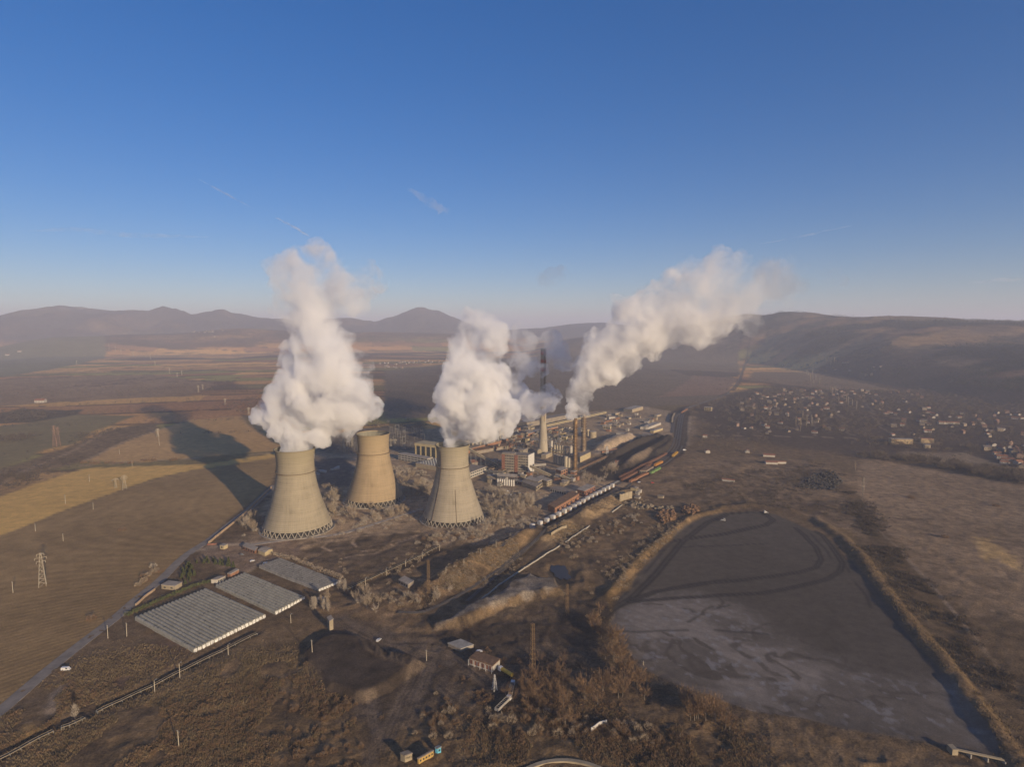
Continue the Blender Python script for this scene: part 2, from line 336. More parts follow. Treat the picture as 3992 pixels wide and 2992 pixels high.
# ash lagoon
ASH = GL('a', 95, 830, 140, 715, 250, 565, 380, 425, 430, 380, 480, 330, 560, 287, 680, 264, 800, 256, 900, 264, 960, 277, 1060, 322, 1160, 362, 1230, 402, 1300, 500, 1350, 512, 1400, 580, 1450, 650, 1540, 760, 1620, 870, 1720, 990, 1850, 1130, 1960, 1280, 2060, 1420, 2090, 1500, 1850, 1470, 1500, 1400, 1300, 1370, 1100, 1312, 900, 1290, 780, 1262, 700, 1230, 520, 1170, 330, 1092, 250, 1050, 180, 950)
I = paint(ASH, (.074, .068, .064), 2, 3, 20, reg=2, tex=.35)
FRO = GL('a', 105, 740, 300, 690, 560, 690, 760, 740, 860, 840, 900, 890, 1050, 940, 1110, 1000, 1450, 1070, 1620, 1130, 1850, 1170, 2050, 1440, 1700, 1430, 1100, 1310, 800, 1260, 500, 1170, 250, 1050, 170, 920)
J = near(FRO, X, Y, 40); d, _ = pdist(FRO, X[J], Y[J], True); fr = sstep(-22, 26, np.where(inside(FRO, X[J], Y[J]), d, -d))
dv = Vector((-.75, .66)); su = X[J] * dv.x + Y[J] * dv.y; sv = -X[J] * dv.y + Y[J] * dv.x
wx = su + 30 * fbm(X[J], Y[J], 40, 3, 211); wy = sv + 30 * fbm(X[J], Y[J], 40, 3, 213)
pat = fbm(wx, wy * 2.2, 60, 5, 215); chn = np.abs(2 * fbm(wx, wy * 1.4, 45, 4, 217) - 1)
fro = fr * (.35 + .65 * sstep(.34, .52, pat)) * (1 - .85 * (1 - sstep(.02, .075, chn))) * (.55 + .6 * fbm(su, sv * 6, 14, 4, 219)) * inside(ASH, X[J], Y[J])
mixc(J, (.195, .186, .186), np.clip(fro, 0, 1) * .95)
spk = sstep(.62, .75, fbm(X[J], Y[J], 5, 3, 225)) * fr * inside(ASH, X[J], Y[J]); mixc(J, (.20, .215, .255), spk * .55)
for j, pl in enumerate((GL('a', 40, 805, 200, 702, 330, 580, 480, 402, 600, 312, 700, 268, 830, 259, 900, 272, 938, 300, 900, 322, 700, 367, 500, 397, 330, 418), GL('a', 210, 703, 340, 662, 600, 622, 900, 592, 1080, 562, 1150, 540, 1180, 500, 1150, 440, 1100, 380, 1050, 340), GL('a', 200, 716, 500, 692, 860, 677, 1050, 642, 1200, 602, 1270, 562, 1288, 520, 1240, 450, 1190, 380, 1150, 357))):
    w_ = 6.5 if j == 0 else 5
    line(pl, w_, (.020, .019, .021), .85, 1.2, 1.5, dz=-.3)
    line(pl, w_ * .35, (.07, .07, .074), .6, 1.0, .8, dz=.25)
for pl in (GL('a', 1290, 520, 1340, 600, 1400, 680, 1435, 745), GL('a', 500, 820, 600, 762, 700, 732), GL('a', 60, 790, 260, 590, 410, 420, 520, 330), GL('a', 90, 862, 240, 872, 500, 862), GL('a', 150, 745, 420, 640, 700, 600), GL('a', 1130, 370, 1200, 450, 1265, 540), GL('a', 430, 440, 900, 420), GL('a', 640, 860, 900, 880)):
    line(pl, 2.6, (.03, .03, .033), .65, 1.5, 1.2, gaps=.3)
# banks round the lagoon
paint(GL('a', 20, 760, 40, 720, 130, 610, 250, 470, 380, 370, 500, 280, 560, 255, 680, 240, 680, 258, 560, 288, 480, 330, 380, 420, 250, 560, 140, 710, 100, 760), (.18, .13, .072), 3, 5, 15, tex=.9)
ridge(GL('a', 60, 720, 150, 620, 260, 490, 385, 390, 500, 295, 570, 268, 680, 252), 2.2, 8, 7, rough=.5)
RB = GL('a', 640, 238, 830, 226, 1000, 252, 1150, 300, 1262, 372, 1350, 452, 1420, 545, 1520, 690, 1650, 850, 1790, 1010, 1950, 1220, 2100, 1430, 2250, 1620)
ridge(RB, 2.9, 8, 10, flat=1, rough=.55)
paint(GL('a', 1250, 330, 1330, 365, 1460, 480, 1700, 770, 1800, 890, 2000, 1170, 2212, 1410, 2212, 1480, 1960, 1180, 1700, 850, 1500, 600, 1380, 440), (.15, .112, .065), 4, 6, 20, tex=.9)
line(GL('a', 1380, 240, 1480, 360, 1600, 470, 1850, 760, 2000, 950, 2212, 1190), 4, (.24, .20, .16), .7, 1.5)
line(GL('a', 1420, 470, 1600, 680, 1800, 920, 2000, 1180, 2212, 1450), 4, (.11, .085, .06), .7, 2)
line(GL('a', 1290, 130, 1400, 270, 1500, 420, 1620, 560, 1750, 740, 1950, 950, 2212, 1180), 20, (.10, .075, .048), .8, 6, 6)
ROADS = []
paint(GL('c', 100, 230, 500, 130, 900, 90, 1150, 60, 1320, 110, 1150, 220, 850, 400, 500, 420, 200, 330), (.10, .08, .062), 4, 8, 20, tex=.9)
for pl in (GL('c', 420, 230, 350, 190, 420, 130, 700, 90), GL('c', 640, 190, 600, 150, 650, 100, 900, 60), GL('c', 700, 230, 900, 190, 1100, 120, 1250, 60), GL('c', 560, 280, 800, 240, 1000, 170), GL('c', 760, 190, 1000, 130, 1180, 80)):
    line(pl, 3, (.36, .29, .22), .7, 2, 1.2); line([p + Vector((3.6, 3.0, 0)) for p in pl], 2.4, (.07, .055, .045), .6, 2, 1.2, dz=-.3)
paint(GL('c', 1290, 500, 1500, 390, 1700, 285, 1900, 180, 2150, 50, 2212, 100, 1850, 395, 1600, 560, 1300, 720, 1250, 640), (.19, .14, .083), 4, 6, 15, tex=.7)
ridge(GL('c', 1290, 510, 1500, 400, 1700, 296, 1900, 192, 2150, 66), 8.5, 9, 30, rough=.12)
ridge(GL('m', 250, 535, 480, 425, 640, 330, 800, 240, 1000, 155), 6.0, 7, 22, rough=.12)
paint(GL('m', 230, 540, 480, 400, 640, 310, 800, 220, 1010, 150, 1040, 210, 800, 340, 600, 440, 300, 640), (.22, .17, .105), 3, 5, 12, tex=.7)
line(GL('c', 1150, 520, 1300, 462, 1500, 360, 1700, 262, 1900, 158, 2150, 30), 9, (.06, .05, .042), .85, 1.5)
line(GL('c', 1000, 752, 1180, 765, 1300, 722, 1600, 572, 1850, 402, 2000, 270, 2212, 110), 4, (.09, .07, .055), .8, 1)
def resample0(pl, st): return [a.lerp(b, k / max(1, int((b - a).length / st))) for a, b in zip(pl, pl[1:] + pl[:1]) for k in range(max(1, int((b - a).length / st)))]
DUMP = GL('c', 1300, 905, 1420, 840, 1560, 772, 1680, 700, 1850, 610, 2060, 500, 2150, 470, 2330, 500, 2420, 550, 2440, 590, 2330, 610, 2100, 650, 1900, 715, 1720, 790, 1560, 850)
paint(DUMP, (.15, .14, .13), 2, 4, 15, tex=.5); plateau([p + Vector((RNG.normal(0, 3), RNG.normal(0, 3), 0)) for p in resample0(DUMP, 9)], 6.2, 4, .10)
paint(GL('c', 1330, 935, 1560, 860, 1740, 800, 1920, 725, 2110, 660, 2340, 620, 2490, 585, 2500, 620, 2340, 660, 2130, 720, 1900, 790, 1600, 890), (.12, .095, .065), 2, 3, 12, tex=.7)
paint(GL('D', 650, 1375, 760, 1325, 860, 1345, 1000, 1375, 1240, 1300, 1290, 1340, 1310, 1420, 1140, 1480, 1120, 1540, 1000, 1565, 880, 1580, 830, 1680, 780, 1680, 780, 1560, 700, 1500), (.068, .056, .047), 8, 14, 30, k=.8, tex=.6)
BLK = GL('b', 190, 600, 160, 510, 300, 410, 400, 375, 560, 375, 700, 425, 800, 505, 1000, 545, 1090, 575, 950, 700, 830, 800, 660, 860, 500, 850, 340, 800, 300, 700)
paint(BLK, (.052, .043, .037), 3, 5, 20, reg=4, tex=.6); plateau(BLK, 4.2, 7, .12)
paint(GL('b', 250, 420, 400, 340, 620, 345, 620, 370, 400, 380, 250, 460), (.05, .042, .036), 3, 5, tex=.5)  # dark crescent: shadow of the raised dump, painted along its upper left edge
for k in range(16):
    t = k / 15; a = G('b', 560 + 480 * t, 400 + 170 * t); c_ = G('b', 690 + 300 * t, 520 + 120 * t)
    line([a, (a + c_) / 2 + Vector((RNG.uniform(-3, 3), 2, 0)), c_], 1.6, (.11, .09, .07), .5, 2.5, 1, dz=.55)
paint(GL('b', 1230, 430, 1300, 360, 1700, 300, 2000, 260, 2230, 200, 2500, 60, 2600, 200, 2400, 420, 2000, 430, 1500, 430), (.05, .042, .036), 6, 8, 25, tex=.6)
for pl, w_ in ((GL('b', 330, 110, 400, 180, 560, 300, 750, 400, 1000, 450, 1250, 510, 1500, 640, 1700, 780, 1760, 830), 15), (GL('b', 1150, 540, 1000, 850, 870, 1150, 780, 1392, 700, 1600), 17), (GL('b', 900, 120, 850, 300, 900, 380, 1000, 450), 11), (GL('b', 660, 870, 680, 1100, 720, 1392), 13), (GL('b', 1250, 760, 1400, 900, 1600, 1000, 1800, 900), 9), (GL('b', 1230, 440, 900, 420), 14)):
    line(pl, w_, (.105, .087, .072), .9, 2.0, 2.0, dz=-.3); ROADS.append((pl, w_ / 2 + .5))
    for off in (-.28, -.1, .12, .3):
        line([p + Vector((off * w_, -off * w_ * .4, 0)) for p in pl], 1.1, (.055, .044, .037) if off < 0 else (.12, .10, .085), .5, 1.0, .6, dz=.12, gaps=.35)
paint(GL('b', 1500, 700, 1650, 780, 1780, 800, 1760, 950, 1560, 980, 1480, 860), (.05, .045, .042), 4, 5, tex=.4)
# scrubland in the foreground
paint(GL('D', -200, 1640, 60, 1600, 380, 1450, 640, 1330, 700, 1360, 640, 1430, 660, 1510, 790, 1560, 800, 1700, -300, 2000), (.135, .10, .062), 6, 10, 30, tex=.8)
paint(GL('D', 880, 1560, 1100, 1500, 1300, 1540, 1500, 1600, 1900, 1660, 2200, 1700, 2200, 1900, 800, 1900, 820, 1660), (.125, .092, .056), 6, 12, 30, tex=.9)
paint(GL('l', 140, 1400, 330, 1400, 320, 1470, 150, 1520), (.27, .19, .085), 3, 4)
paint(GL('l', 260, 1320, 340, 1200, 430, 1100, 420, 1180, 380, 1280, 300, 1340), (.22, .19, .165), 2, 4, 12, k=.7)
paint(GL('l', 540, 1020, 900, 860, 1080, 830, 1240, 920, 1150, 1000, 900, 1090, 660, 1200, 540, 1300, 500, 1100), (.105, .075, .055), 5, 8, 20, tex=.8)
paint(GL('D', 640, 1330, 760, 1290, 900, 1250, 1000, 1230, 960, 1320, 880, 1380, 760, 1330), (.14, .105, .07), 5, 10, 20, tex=.9)
paint(GL('g', 820, 240, 1500, 200, 1600, 320, 1300, 400, 1100, 470, 880, 420, 760, 340), (.20, .155, .12), 4, 6, 15, tex=.6)
line(GL('t', -300, 1310, 0, 1262, 400, 1218, 800, 1182, 1000, 1130, 1300, 1032, 1500, 975), 7, (.27, .235, .195), .85, 1.2)
line(GL('g', 820, 270, 1100, 250, 1400, 212, 1800, 180, 2212, 100), 5, (.25, .21, .17), .7, 1.5)
line(GL('g', 1330, 260, 1250, 360, 1180, 440, 1120, 470), 5, (.23, .19, .15), .7, 1.5)
for pl in (GL('f', 640, 1440, 1050, 1410, 1600, 1378, 2150, 1340), GL('f', 660, 1405, 1000, 1240, 1500, 1078, 2040, 1035), GL('f', 0, 985, 330, 938), GL('f', 0, 1590, 200, 1480, 600, 1310, 900, 1130)):
    line(pl, 6, (.29, .225, .16), .75, 2, 2)
line(GL('l', 0, 1640, 350, 1475, 700, 1300, 1000, 1165, 1100, 1100), 5, (.075, .058, .045), .7, 3, 2)
line(GL('l', 300, 1560, 700, 1330, 1060, 1150, 1671, 900), 4, (.10, .08, .062), .6, 2)
line(GL('v', 0, 985, 130, 890, 230, 830, 290, 720, 300, 650), 6, (.17, .135, .105), .7, 2)
line(GL('v', 290, 740, 700, 742, 1250, 755, 1700, 790), 7, (.20, .165, .13), .7, 2)
for q in ((560, 600, 1180, 560), (700, 720, 1180, 620), (900, 470, 1000, 740), (1250, 500, 1450, 740), (1400, 640, 2212, 690), (2000, 800, 2212, 900), (680, 520, 1180, 500), (1100, 480, 1200, 740)):
    line(smooth0(GL('v', *q)), 6, (.17, .14, .115), .7, 12, 2, gaps=.2)
line(GL('v', 530, 480, 570, 430, 600, 320, 650, 270), 12, (.06, .05, .048), .8, 2)
line(GL('v', 500, 490, 400, 540, 280, 580), 9, (.09, .075, .06), .7, 2)
def roughen(poly, amp, sc, soft=20):
    I = near(poly, X, Y, soft); d, _ = pdist(poly, X[I], Y[I], True); k = sstep(-soft, soft * .5, np.where(inside(poly, X[I], Y[I]), d, -d))
    Z[I] += k * amp * (1 - np.abs(2 * fbm(X[I], Y[I], sc, 4, 401) - 1) - .6)
    mixc(I, (.055, .043, .034), k * .6 * sstep(.55, .68, fbm(X[I], Y[I], sc * .8, 4, 411)))
roughen(GL('D', 640, 1180, 900, 1150, 1130, 1130, 1100, 1230, 860, 1320, 700, 1330), 2.6, 22)
roughen(GL('D', 1180, 1130, 1330, 1060, 1480, 1110, 1400, 1200, 1280, 1320, 1180, 1290), 3.2, 24)
roughen(GL('D', 830, 1290, 1000, 1260, 1240, 1290, 1260, 1400, 1100, 1440, 900, 1400), 2.6, 18)
roughen(GL('D', 1000, 1440, 1320, 1380, 1420, 1480, 1700, 1580, 2150, 1640, 2150, 1800, 900, 1800, 900, 1600), 2.2, 16)
roughen(GL('D', 1330, 1010, 1750, 990, 1840, 1050, 1760, 1120, 1500, 1090, 1380, 1080), 2.4, 35)
roughen(GL('D', -200, 1640, 380, 1450, 640, 1400, 660, 1510, 790, 1560, 800, 1800, -300, 1900), 1.5, 14)
# track beds and cuttings; strip left of the near conveyor paints its shadow
for pl, w_ in ((GL('n', -420, 1480, 60, 1190, 275, 1120, 500, 1000, 715, 890, 990, 740, 1260, 590, 1480, 470), 9), (GL('m', -400, 1100, -60, 800, 150, 622, 250, 512, 450, 402, 700, 252, 900, 162, 1010, 100), 10), (GL('c', 560, 590, 900, 430, 1360, 205), 9), (GL('l', -60, 1620, 345, 1410, 632, 1285, 1020, 1105, 1320, 945, 1671, 775), 9), (GL('q', 560, 990, 800, 850, 1000, 740), 12), (GL('q', 1000, 1045, 1200, 935, 1400, 810, 1440, 690, 1450, 560, 1480, 450), 26)):
    line(pl, w_, (.042, .035, .031), .85, 1.5, 2.5, dz=-.9)
# small relief everywhere: tussocks, spoil
nearw = 1 - sstep(900, 2200, RRf)
tus = (fbm(X, Y, 7, 3, 301) - .5) * nearw; rough_area = np.where(REG == 2, .12, np.where(REG == 1, .25, 1.0))
Z += tus * .9 * rough_area + (fbm(X, Y, 40, 3, 311) - .5) * 1.1 * nearw * rough_area * sstep(250, 340, RRf)
COL = np.clip(COL, .012, .8)
PONDP = GL('m', 330, 785, 400, 772, 460, 800, 492, 850, 484, 908, 430, 900, 370, 880, 325, 830)
ZG = Z.reshape(NR, NA)
def gz(x, y):
    """ground height at a point"""
    r = math.hypot(x, y); a = math.atan2(x, y)
    i = min(max(int(np.searchsorted(rr, r)) - 1, 0), NR - 2); j = min(max(int(np.searchsorted(az, a)) - 1, 0), NA - 2)
    t = (r - rr[i]) / (rr[i + 1] - rr[i]); u = (a - az[j]) / (az[j + 1] - az[j])
    return float((ZG[i, j] * (1 - u) + ZG[i, j + 1] * u) * (1 - t) + (ZG[i + 1, j] * (1 - u) + ZG[i + 1, j + 1] * u) * t)
def flatten(poly, z, pad=3.0):
    I = near(poly, X, Y, pad + 2)
    d, _ = pdist(poly, X[I], Y[I], True); k = sstep(-pad, 0, np.where(inside(poly, X[I], Y[I]), d, -d))
    Z[I] = Z[I] * (1 - k) + z * k
paint([p + (p - sum(PONDP, Vector()) / 7) * .25 for p in PONDP], (.045, .04, .036), 3, 5, 12)
flatten([p + Vector((RNG.normal(0, 1.5), RNG.normal(0, 1.5), 0)) for p in PONDP], -1.3, 7); ZG = Z.reshape(NR, NA)
G_FLAT = G
def G(fr, x, y, z=None):
    """where a pixel's ray meets the terrain (or a given height)"""
    if z is not None: return G_FLAT(fr, x, y, z)
    dx, dy, dz = ray(fr, x, y); p = G_FLAT(fr, x, y) if dz < -.004 else None
    if p is not None and p.length < 1500:
        for _ in range(3): p = G_FLAT(fr, x, y, gz(p.x, p.y))
        return Vector((p.x, p.y, 0))
    t = 1200.0
    while t < 20000:
        if CAMH + dz * t < gz(dx * t, dy * t): break
        t += 12
    for _ in range(6):
        t -= 2
        if CAMH + dz * t > gz(dx * t, dy * t): break
    return Vector((dx * t, dy * t, 0))
# ------------------------------------------------------------------ earth materials and the ground sheets
def earth_mat(name, fine=1.0, stretch=(1, 1, 1), amp=.45, bump=.6):
    m = bpy.data.materials.new(name); m.use_nodes = True; nt = m.node_tree; b = nt.nodes['Principled BSDF']
    b.inputs['Roughness'].default_value = 1.0; b.inputs['Specular IOR Level'].default_value = .08
    at = nnode(nt, 'ShaderNodeAttribute', attribute_name='earth'); g = nnode(nt, 'ShaderNodeNewGeometry')
    mp = nnode(nt, 'ShaderNodeMapping'); mp.inputs['Scale'].default_value = stretch; nt.links.new(g.outputs['Position'], mp.inputs[0])
    n1 = nnode(nt, 'ShaderNodeTexNoise'); n1.inputs['Scale'].default_value = .9 * fine; n1.inputs['Detail'].default_value = 4; n1.inputs['Roughness'].default_value = .7
    n2 = nnode(nt, 'ShaderNodeTexNoise'); n2.inputs['Scale'].default_value = .11 * fine; n2.inputs['Detail'].default_value = 5; n2.inputs['Roughness'].default_value = .65
    for n in (n1, n2): nt.links.new(mp.outputs[0], n.inputs['Vector'])
    def rng(n, lo, hi):
        r = nnode(nt, 'ShaderNodeMapRange'); r.inputs['From Min'].default_value = .3; r.inputs['From Max'].default_value = .7
        r.inputs['To Min'].default_value = lo; r.inputs['To Max'].default_value = hi; nt.links.new(n.outputs[0], r.inputs[0]); return r
    r1 = rng(n1, 1 - amp, 1 + amp); r2 = rng(n2, 1 - amp * .8, 1 + amp * .8)
    mu = nnode(nt, 'ShaderNodeMath', operation='MULTIPLY'); nt.links.new(r1.outputs[0], mu.inputs[0]); nt.links.new(r2.outputs[0], mu.inputs[1])
    sc = nnode(nt, 'ShaderNodeVectorMath', operation='SCALE'); nt.links.new(at.outputs['Color'], sc.inputs[0]); nt.links.new(mu.outputs[0], sc.inputs['Scale'])
    nt.links.new(sc.outputs[0], b.inputs['Base Color'])
    bp = nnode(nt, 'ShaderNodeBump'); bp.inputs['Strength'].default_value = bump; bp.inputs['Distance'].default_value = .5
    nt.links.new(n1.outputs[0], bp.inputs['Height']); nt.links.new(bp.outputs[0], b.inputs['Normal'])
    return m
M_GROUND = earth_mat('dry_ground', 1.0, (1, 1, 1), .5, .9)
M_FIELD = earth_mat('field_soil', .8, (1, 1, 1), .22, .4)
M_ASH = earth_mat('ash_crust', 1.3, (1, 1, 1), .22, .25)
M_HILL = earth_mat('hill_cover', .16, (1, 1, 1), .5, 1.0)
M_COAL = earth_mat('coal_dust', 1.2, (1, 1, 1), .4, .9)
def build_ground():
    ii, jj = np.meshgrid(np.arange(NR - 1), np.arange(NA - 1), indexing='ij')
    q = np.stack([ii * NA + jj, ii * NA + jj + 1, (ii + 1) * NA + jj + 1, (ii + 1) * NA + jj], -1).reshape(-1, 4)
    reg = REG[q[:, 0]]
    names = [('ground', M_GROUND), ('field', M_FIELD), ('ash_lagoon', M_ASH), ('hills', M_HILL), ('coal_yard', M_COAL)]
    P = np.stack([X, Y, Z], -1)
    for k, (nm, m) in enumerate(names):
        f = q[reg == k][:, ::-1]
        u, inv = np.unique(f, return_inverse=True); inv = inv.reshape(-1)
        me = bpy.data.meshes.new(nm); me.vertices.add(len(u)); me.vertices.foreach_set('co', P[u].astype(np.float32).ravel())
        me.loops.add(len(inv)); me.loops.foreach_set('vertex_index', inv.astype(np.int32))
        me.polygons.add(len(f)); me.polygons.foreach_set('loop_start', np.arange(0, len(inv), 4, dtype=np.int32)); me.polygons.foreach_set('loop_total', np.full(len(f), 4, np.int32))
        me.polygons.foreach_set('use_smooth', np.ones(len(f), bool))
        me.update(calc_edges=True)
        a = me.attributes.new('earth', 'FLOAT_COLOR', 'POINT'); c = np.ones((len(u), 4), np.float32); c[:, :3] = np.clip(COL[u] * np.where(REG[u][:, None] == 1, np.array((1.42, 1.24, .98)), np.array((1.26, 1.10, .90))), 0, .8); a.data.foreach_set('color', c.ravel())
        me.materials.append(m)
        o = bpy.data.objects.new(nm, me); C.objects.link(o); o['kind'] = 'structure'
build_ground()
# ------------------------------------------------------------------ cooling towers
def concrete_tower(name, ring, tint, stain):
    """weathered concrete shell: lift rings, form-work ribs, streaks and patches"""
    m = bpy.data.materials.new(name); m.use_nodes = True; nt = m.node_tree; b = nt.nodes['Principled BSDF']
    b.inputs['Roughness'].default_value = .9; b.inputs['Specular IOR Level'].default_value = .15
    tc = nnode(nt, 'ShaderNodeTexCoord'); sx = nnode(nt, 'ShaderNodeSeparateXYZ'); nt.links.new(tc.outputs['Object'], sx.inputs[0])
    def M(op, a, bb=None, c=None):
        n = nnode(nt, 'ShaderNodeMath', operation=op)
        for k, v_ in enumerate((a, bb, c)):
            if v_ is None: continue
            if isinstance(v_, (int, float)): n.inputs[k].default_value = v_
            else: nt.links.new(v_, n.inputs[k])
        return n.outputs[0]
    ang = M('ARCTAN2', sx.outputs[1], sx.outputs[0])
    cyl = nnode(nt, 'ShaderNodeCombineXYZ'); nt.links.new(M('MULTIPLY', ang, 22.0), cyl.inputs[0]); nt.links.new(sx.outputs[2], cyl.inputs[2])
    def noise(sc, st, det=4):
        mp = nnode(nt, 'ShaderNodeMapping'); mp.inputs['Scale'].default_value = st; nt.links.new(cyl.outputs[0], mp.inputs[0])
        n = nnode(nt, 'ShaderNodeTexNoise'); n.inputs['Scale'].default_value = sc; n.inputs['Detail'].default_value = det; n.inputs['Roughness'].default_value = .6
        nt.links.new(mp.outputs[0], n.inputs['Vector']); return n.outputs[0]
    rings = M('MULTIPLY_ADD', M('SINE', M('MULTIPLY', sx.outputs[2], 2 * math.pi / 1.9)), .5, .5)
    ribs = M('MULTIPLY_ADD', M('SINE', M('MULTIPLY', ang, 110.0)), .5, .5)
    hor = noise(.9, (.03, .03, .55), 3); ver = noise(.6, (1, 1, .05), 3); pat = noise(.07, (1, 1, .8), 5)
    up = M('MULTIPLY', M('SUBTRACT', sx.outputs[2], 45.0), 1 / 40.0); nt.nodes[-1].use_clamp = True
    v_ = M('ADD', M('MULTIPLY', rings, M('MULTIPLY_ADD', up, ring, .035)), M('MULTIPLY', ribs, .05))
    v_ = M('ADD', v_, M('MULTIPLY', M('SUBTRACT', hor, .5), .8)); v_ = M('ADD', v_, M('MULTIPLY', M('SUBTRACT', ver, .5), .55))
    v_ = M('ADD', v_, M('MULTIPLY', M('SUBTRACT', pat, .5), 1.0)); v_ = M('MULTIPLY', M('ADD', v_, .62), 1.0)
    rp = nnode(nt, 'ShaderNodeValToRGB'); e = rp.color_ramp.elements
    e[0].position = .2; e[0].color = (tint[0] * .55, tint[1] * .54, tint[2] * .5, 1); e[1].position = 1.0; e[1].color = (tint[0] * 1.25, tint[1] * 1.25, tint[2] * 1.25, 1)
    x = e.new(.58); x.color = (*tint, 1); nt.links.new(v_, rp.inputs[0])
    mx = nnode(nt, 'ShaderNodeMix', data_type='RGBA'); nt.links.new(rp.outputs[0], mx.inputs['A']); mx.inputs['B'].default_value = (*stain, 1)
    fac = M('MULTIPLY', M('MULTIPLY', up, up), M('MULTIPLY', pat, .8)); nt.links.new(fac, mx.inputs['Factor'])
    nt.links.new(mx.outputs['Result'], b.inputs['Base Color'])
    bp = nnode(nt, 'ShaderNodeBump'); bp.inputs['Strength'].default_value = .5; bp.inputs['Distance'].default_value = .25
    nt.links.new(M('ADD', M('MULTIPLY', rings, .5), M('MULTIPLY', ribs, .4)), bp.inputs['Height']); nt.links.new(bp.outputs[0], b.inputs['Normal'])
    return m
M_LEG = mat('pale_concrete', (.30, .26, .205), .9, .3, .5)
M_DARKIN = mat('wet_fill', (.05, .045, .04), .9, .3, .6)
M_INNER = mat('stained_inner_concrete', (.20, .185, .14), .9, .35, .12, stretch=(1, 1, .3))
M_WEED = mat('rusty_platform', (.16, .12, .08), .9, .3, 1)
def tower_r(t, RB, RT, Rt, tt):
    a = (tt) / math.sqrt((RB / Rt) ** 2 - 1)
    r = Rt * math.sqrt(1 + ((t - tt) / a) ** 2)
    if t > tt:
        a2 = (1 - tt) / math.sqrt((RT / Rt) ** 2 - 1); r = Rt * math.sqrt(1 + ((t - tt) / a2) ** 2)
    return r
def cooling_tower(x, y, RB, RT, Rt, H, mtl, label, ladder):
    t = thing('cooling_tower', (x, y, 0), label, 'cooling tower', group='cooling towers of the power station')
    z0, nseg = 6.2, 40
    prof = [(tower_r(k / nseg, RB, RT, Rt, .80), z0 + (H - z0) * k / nseg) for k in range(nseg + 1)]
    s = MB(); s.lathe(prof, 96, cap=False); rt, zt = prof[-1]
    s.lathe([(rt, zt), (rt + .9, zt + .1), (rt + .9, zt + .9), (rt - .5, zt + .9), (rt - .5, zt - .2)], 96, cap=False)
    sh = s.build('shell', mtl, t, True)
    s = MB(); s.lathe([(r - .5, z) for r, z in prof][::-1], 96, cap=False); s.lathe([(prof[0][0], z0), (prof[0][0] - .5, z0)][::-1], 96, cap=False); s.build('inner_lining', M_INNER, t, True)
    k0 = 30; rg, zg = prof[k0 - 2]
    s = MB(); s.lathe([(rg - .1, zg), (rg + 1.3, zg + .1), (rg + 1.3, zg + .5), (rg - .1, zg + .5)], 96, cap=False)
    for k in range(72):
        a = 2 * math.pi * k / 72; s.bar((math.cos(a) * (rg + 1.2), math.sin(a) * (rg + 1.2), zg + .5), (math.cos(a) * (rg + 1.2), math.sin(a) * (rg + 1.2), zg + 1.7), .1)
    s.build('walkway', M_WEED, t)
    n = 36; r0 = prof[0][0]; lg = MB(); lg.bar((0, 0, 0), (0, 0, 1), .5)
    for k in range(n):
        a0, a1, am = 2 * math.pi * k / n, 2 * math.pi * (k + 1) / n, 2 * math.pi * (k + .5) / n
        p = Vector((math.cos(am) * (r0 + 1.2), math.sin(am) * (r0 + 1.2), .2))
        s = MB()
        for a in (a0, a1): s.bar(p, (math.cos(a) * (r0 - .2), math.sin(a) * (r0 - .2), z0 + .3), .42, 6)
        s.build('leg', M_LEG, t)
    s = MB(); s.lathe([(r0 + 4.2, -1.5), (r0 + 4.2, .9), (r0 + 3.2, .9), (r0 + 3.2, .3), (0.1, .3)], 72, cap=False); s.build('basin', M_LEG, t, False)
    s = MB(); s.lathe([(r0 - 3, .3), (r0 - 3, z0 + 1)], 64, cap=False); s.lathe([(r0 - 3, z0 + 1), (.1, z0 + 1.2)], 64, cap=False); s.build('fill_pack', M_DARKIN, t)
    if ladder:
        for an in ladder:
            s = MB(); pts = [(math.cos(R(an)) * (r + .45), math.sin(R(an)) * (r + .45), z) for r, z in prof[:k0 + (9 if an == ladder[0] else -12)]]
            s.tube(pts, .28, 4)
            s.build('ladder', M_WEED, t)
    return t
MT1 = concrete_tower('tower_concrete', .22, (.255, .215, .15), (.175, .15, .085))
MT2 = concrete_tower('tower_concrete_ringed', .55, (.275, .205, .125), (.19, .155, .09))
MT3 = concrete_tower('tower_concrete_grey', .40, (.265, .225, .165), (.16, .14, .08))
T1 = G('D', 643, 1141); T2 = G('D', 809, 1081); T3 = G('D', 979, 1121)
cooling_tower(T1.x, T1.y, 35.5, 21.0, 19.6, 88, MT1, 'left front cooling tower with steam billowing high above its rim', None)
cooling_tower(T2.x, T2.y, 35.0, 20.4, 19.4, 85.5, MT2, 'cooling tower with open empty rim and no steam, standing behind the other two', None)
cooling_tower(T3.x, T3.y, 34.2, 19.0, 18.0, 86, MT3, 'cooling tower with ladder and stained shell, beside the plant buildings', (232, 282))
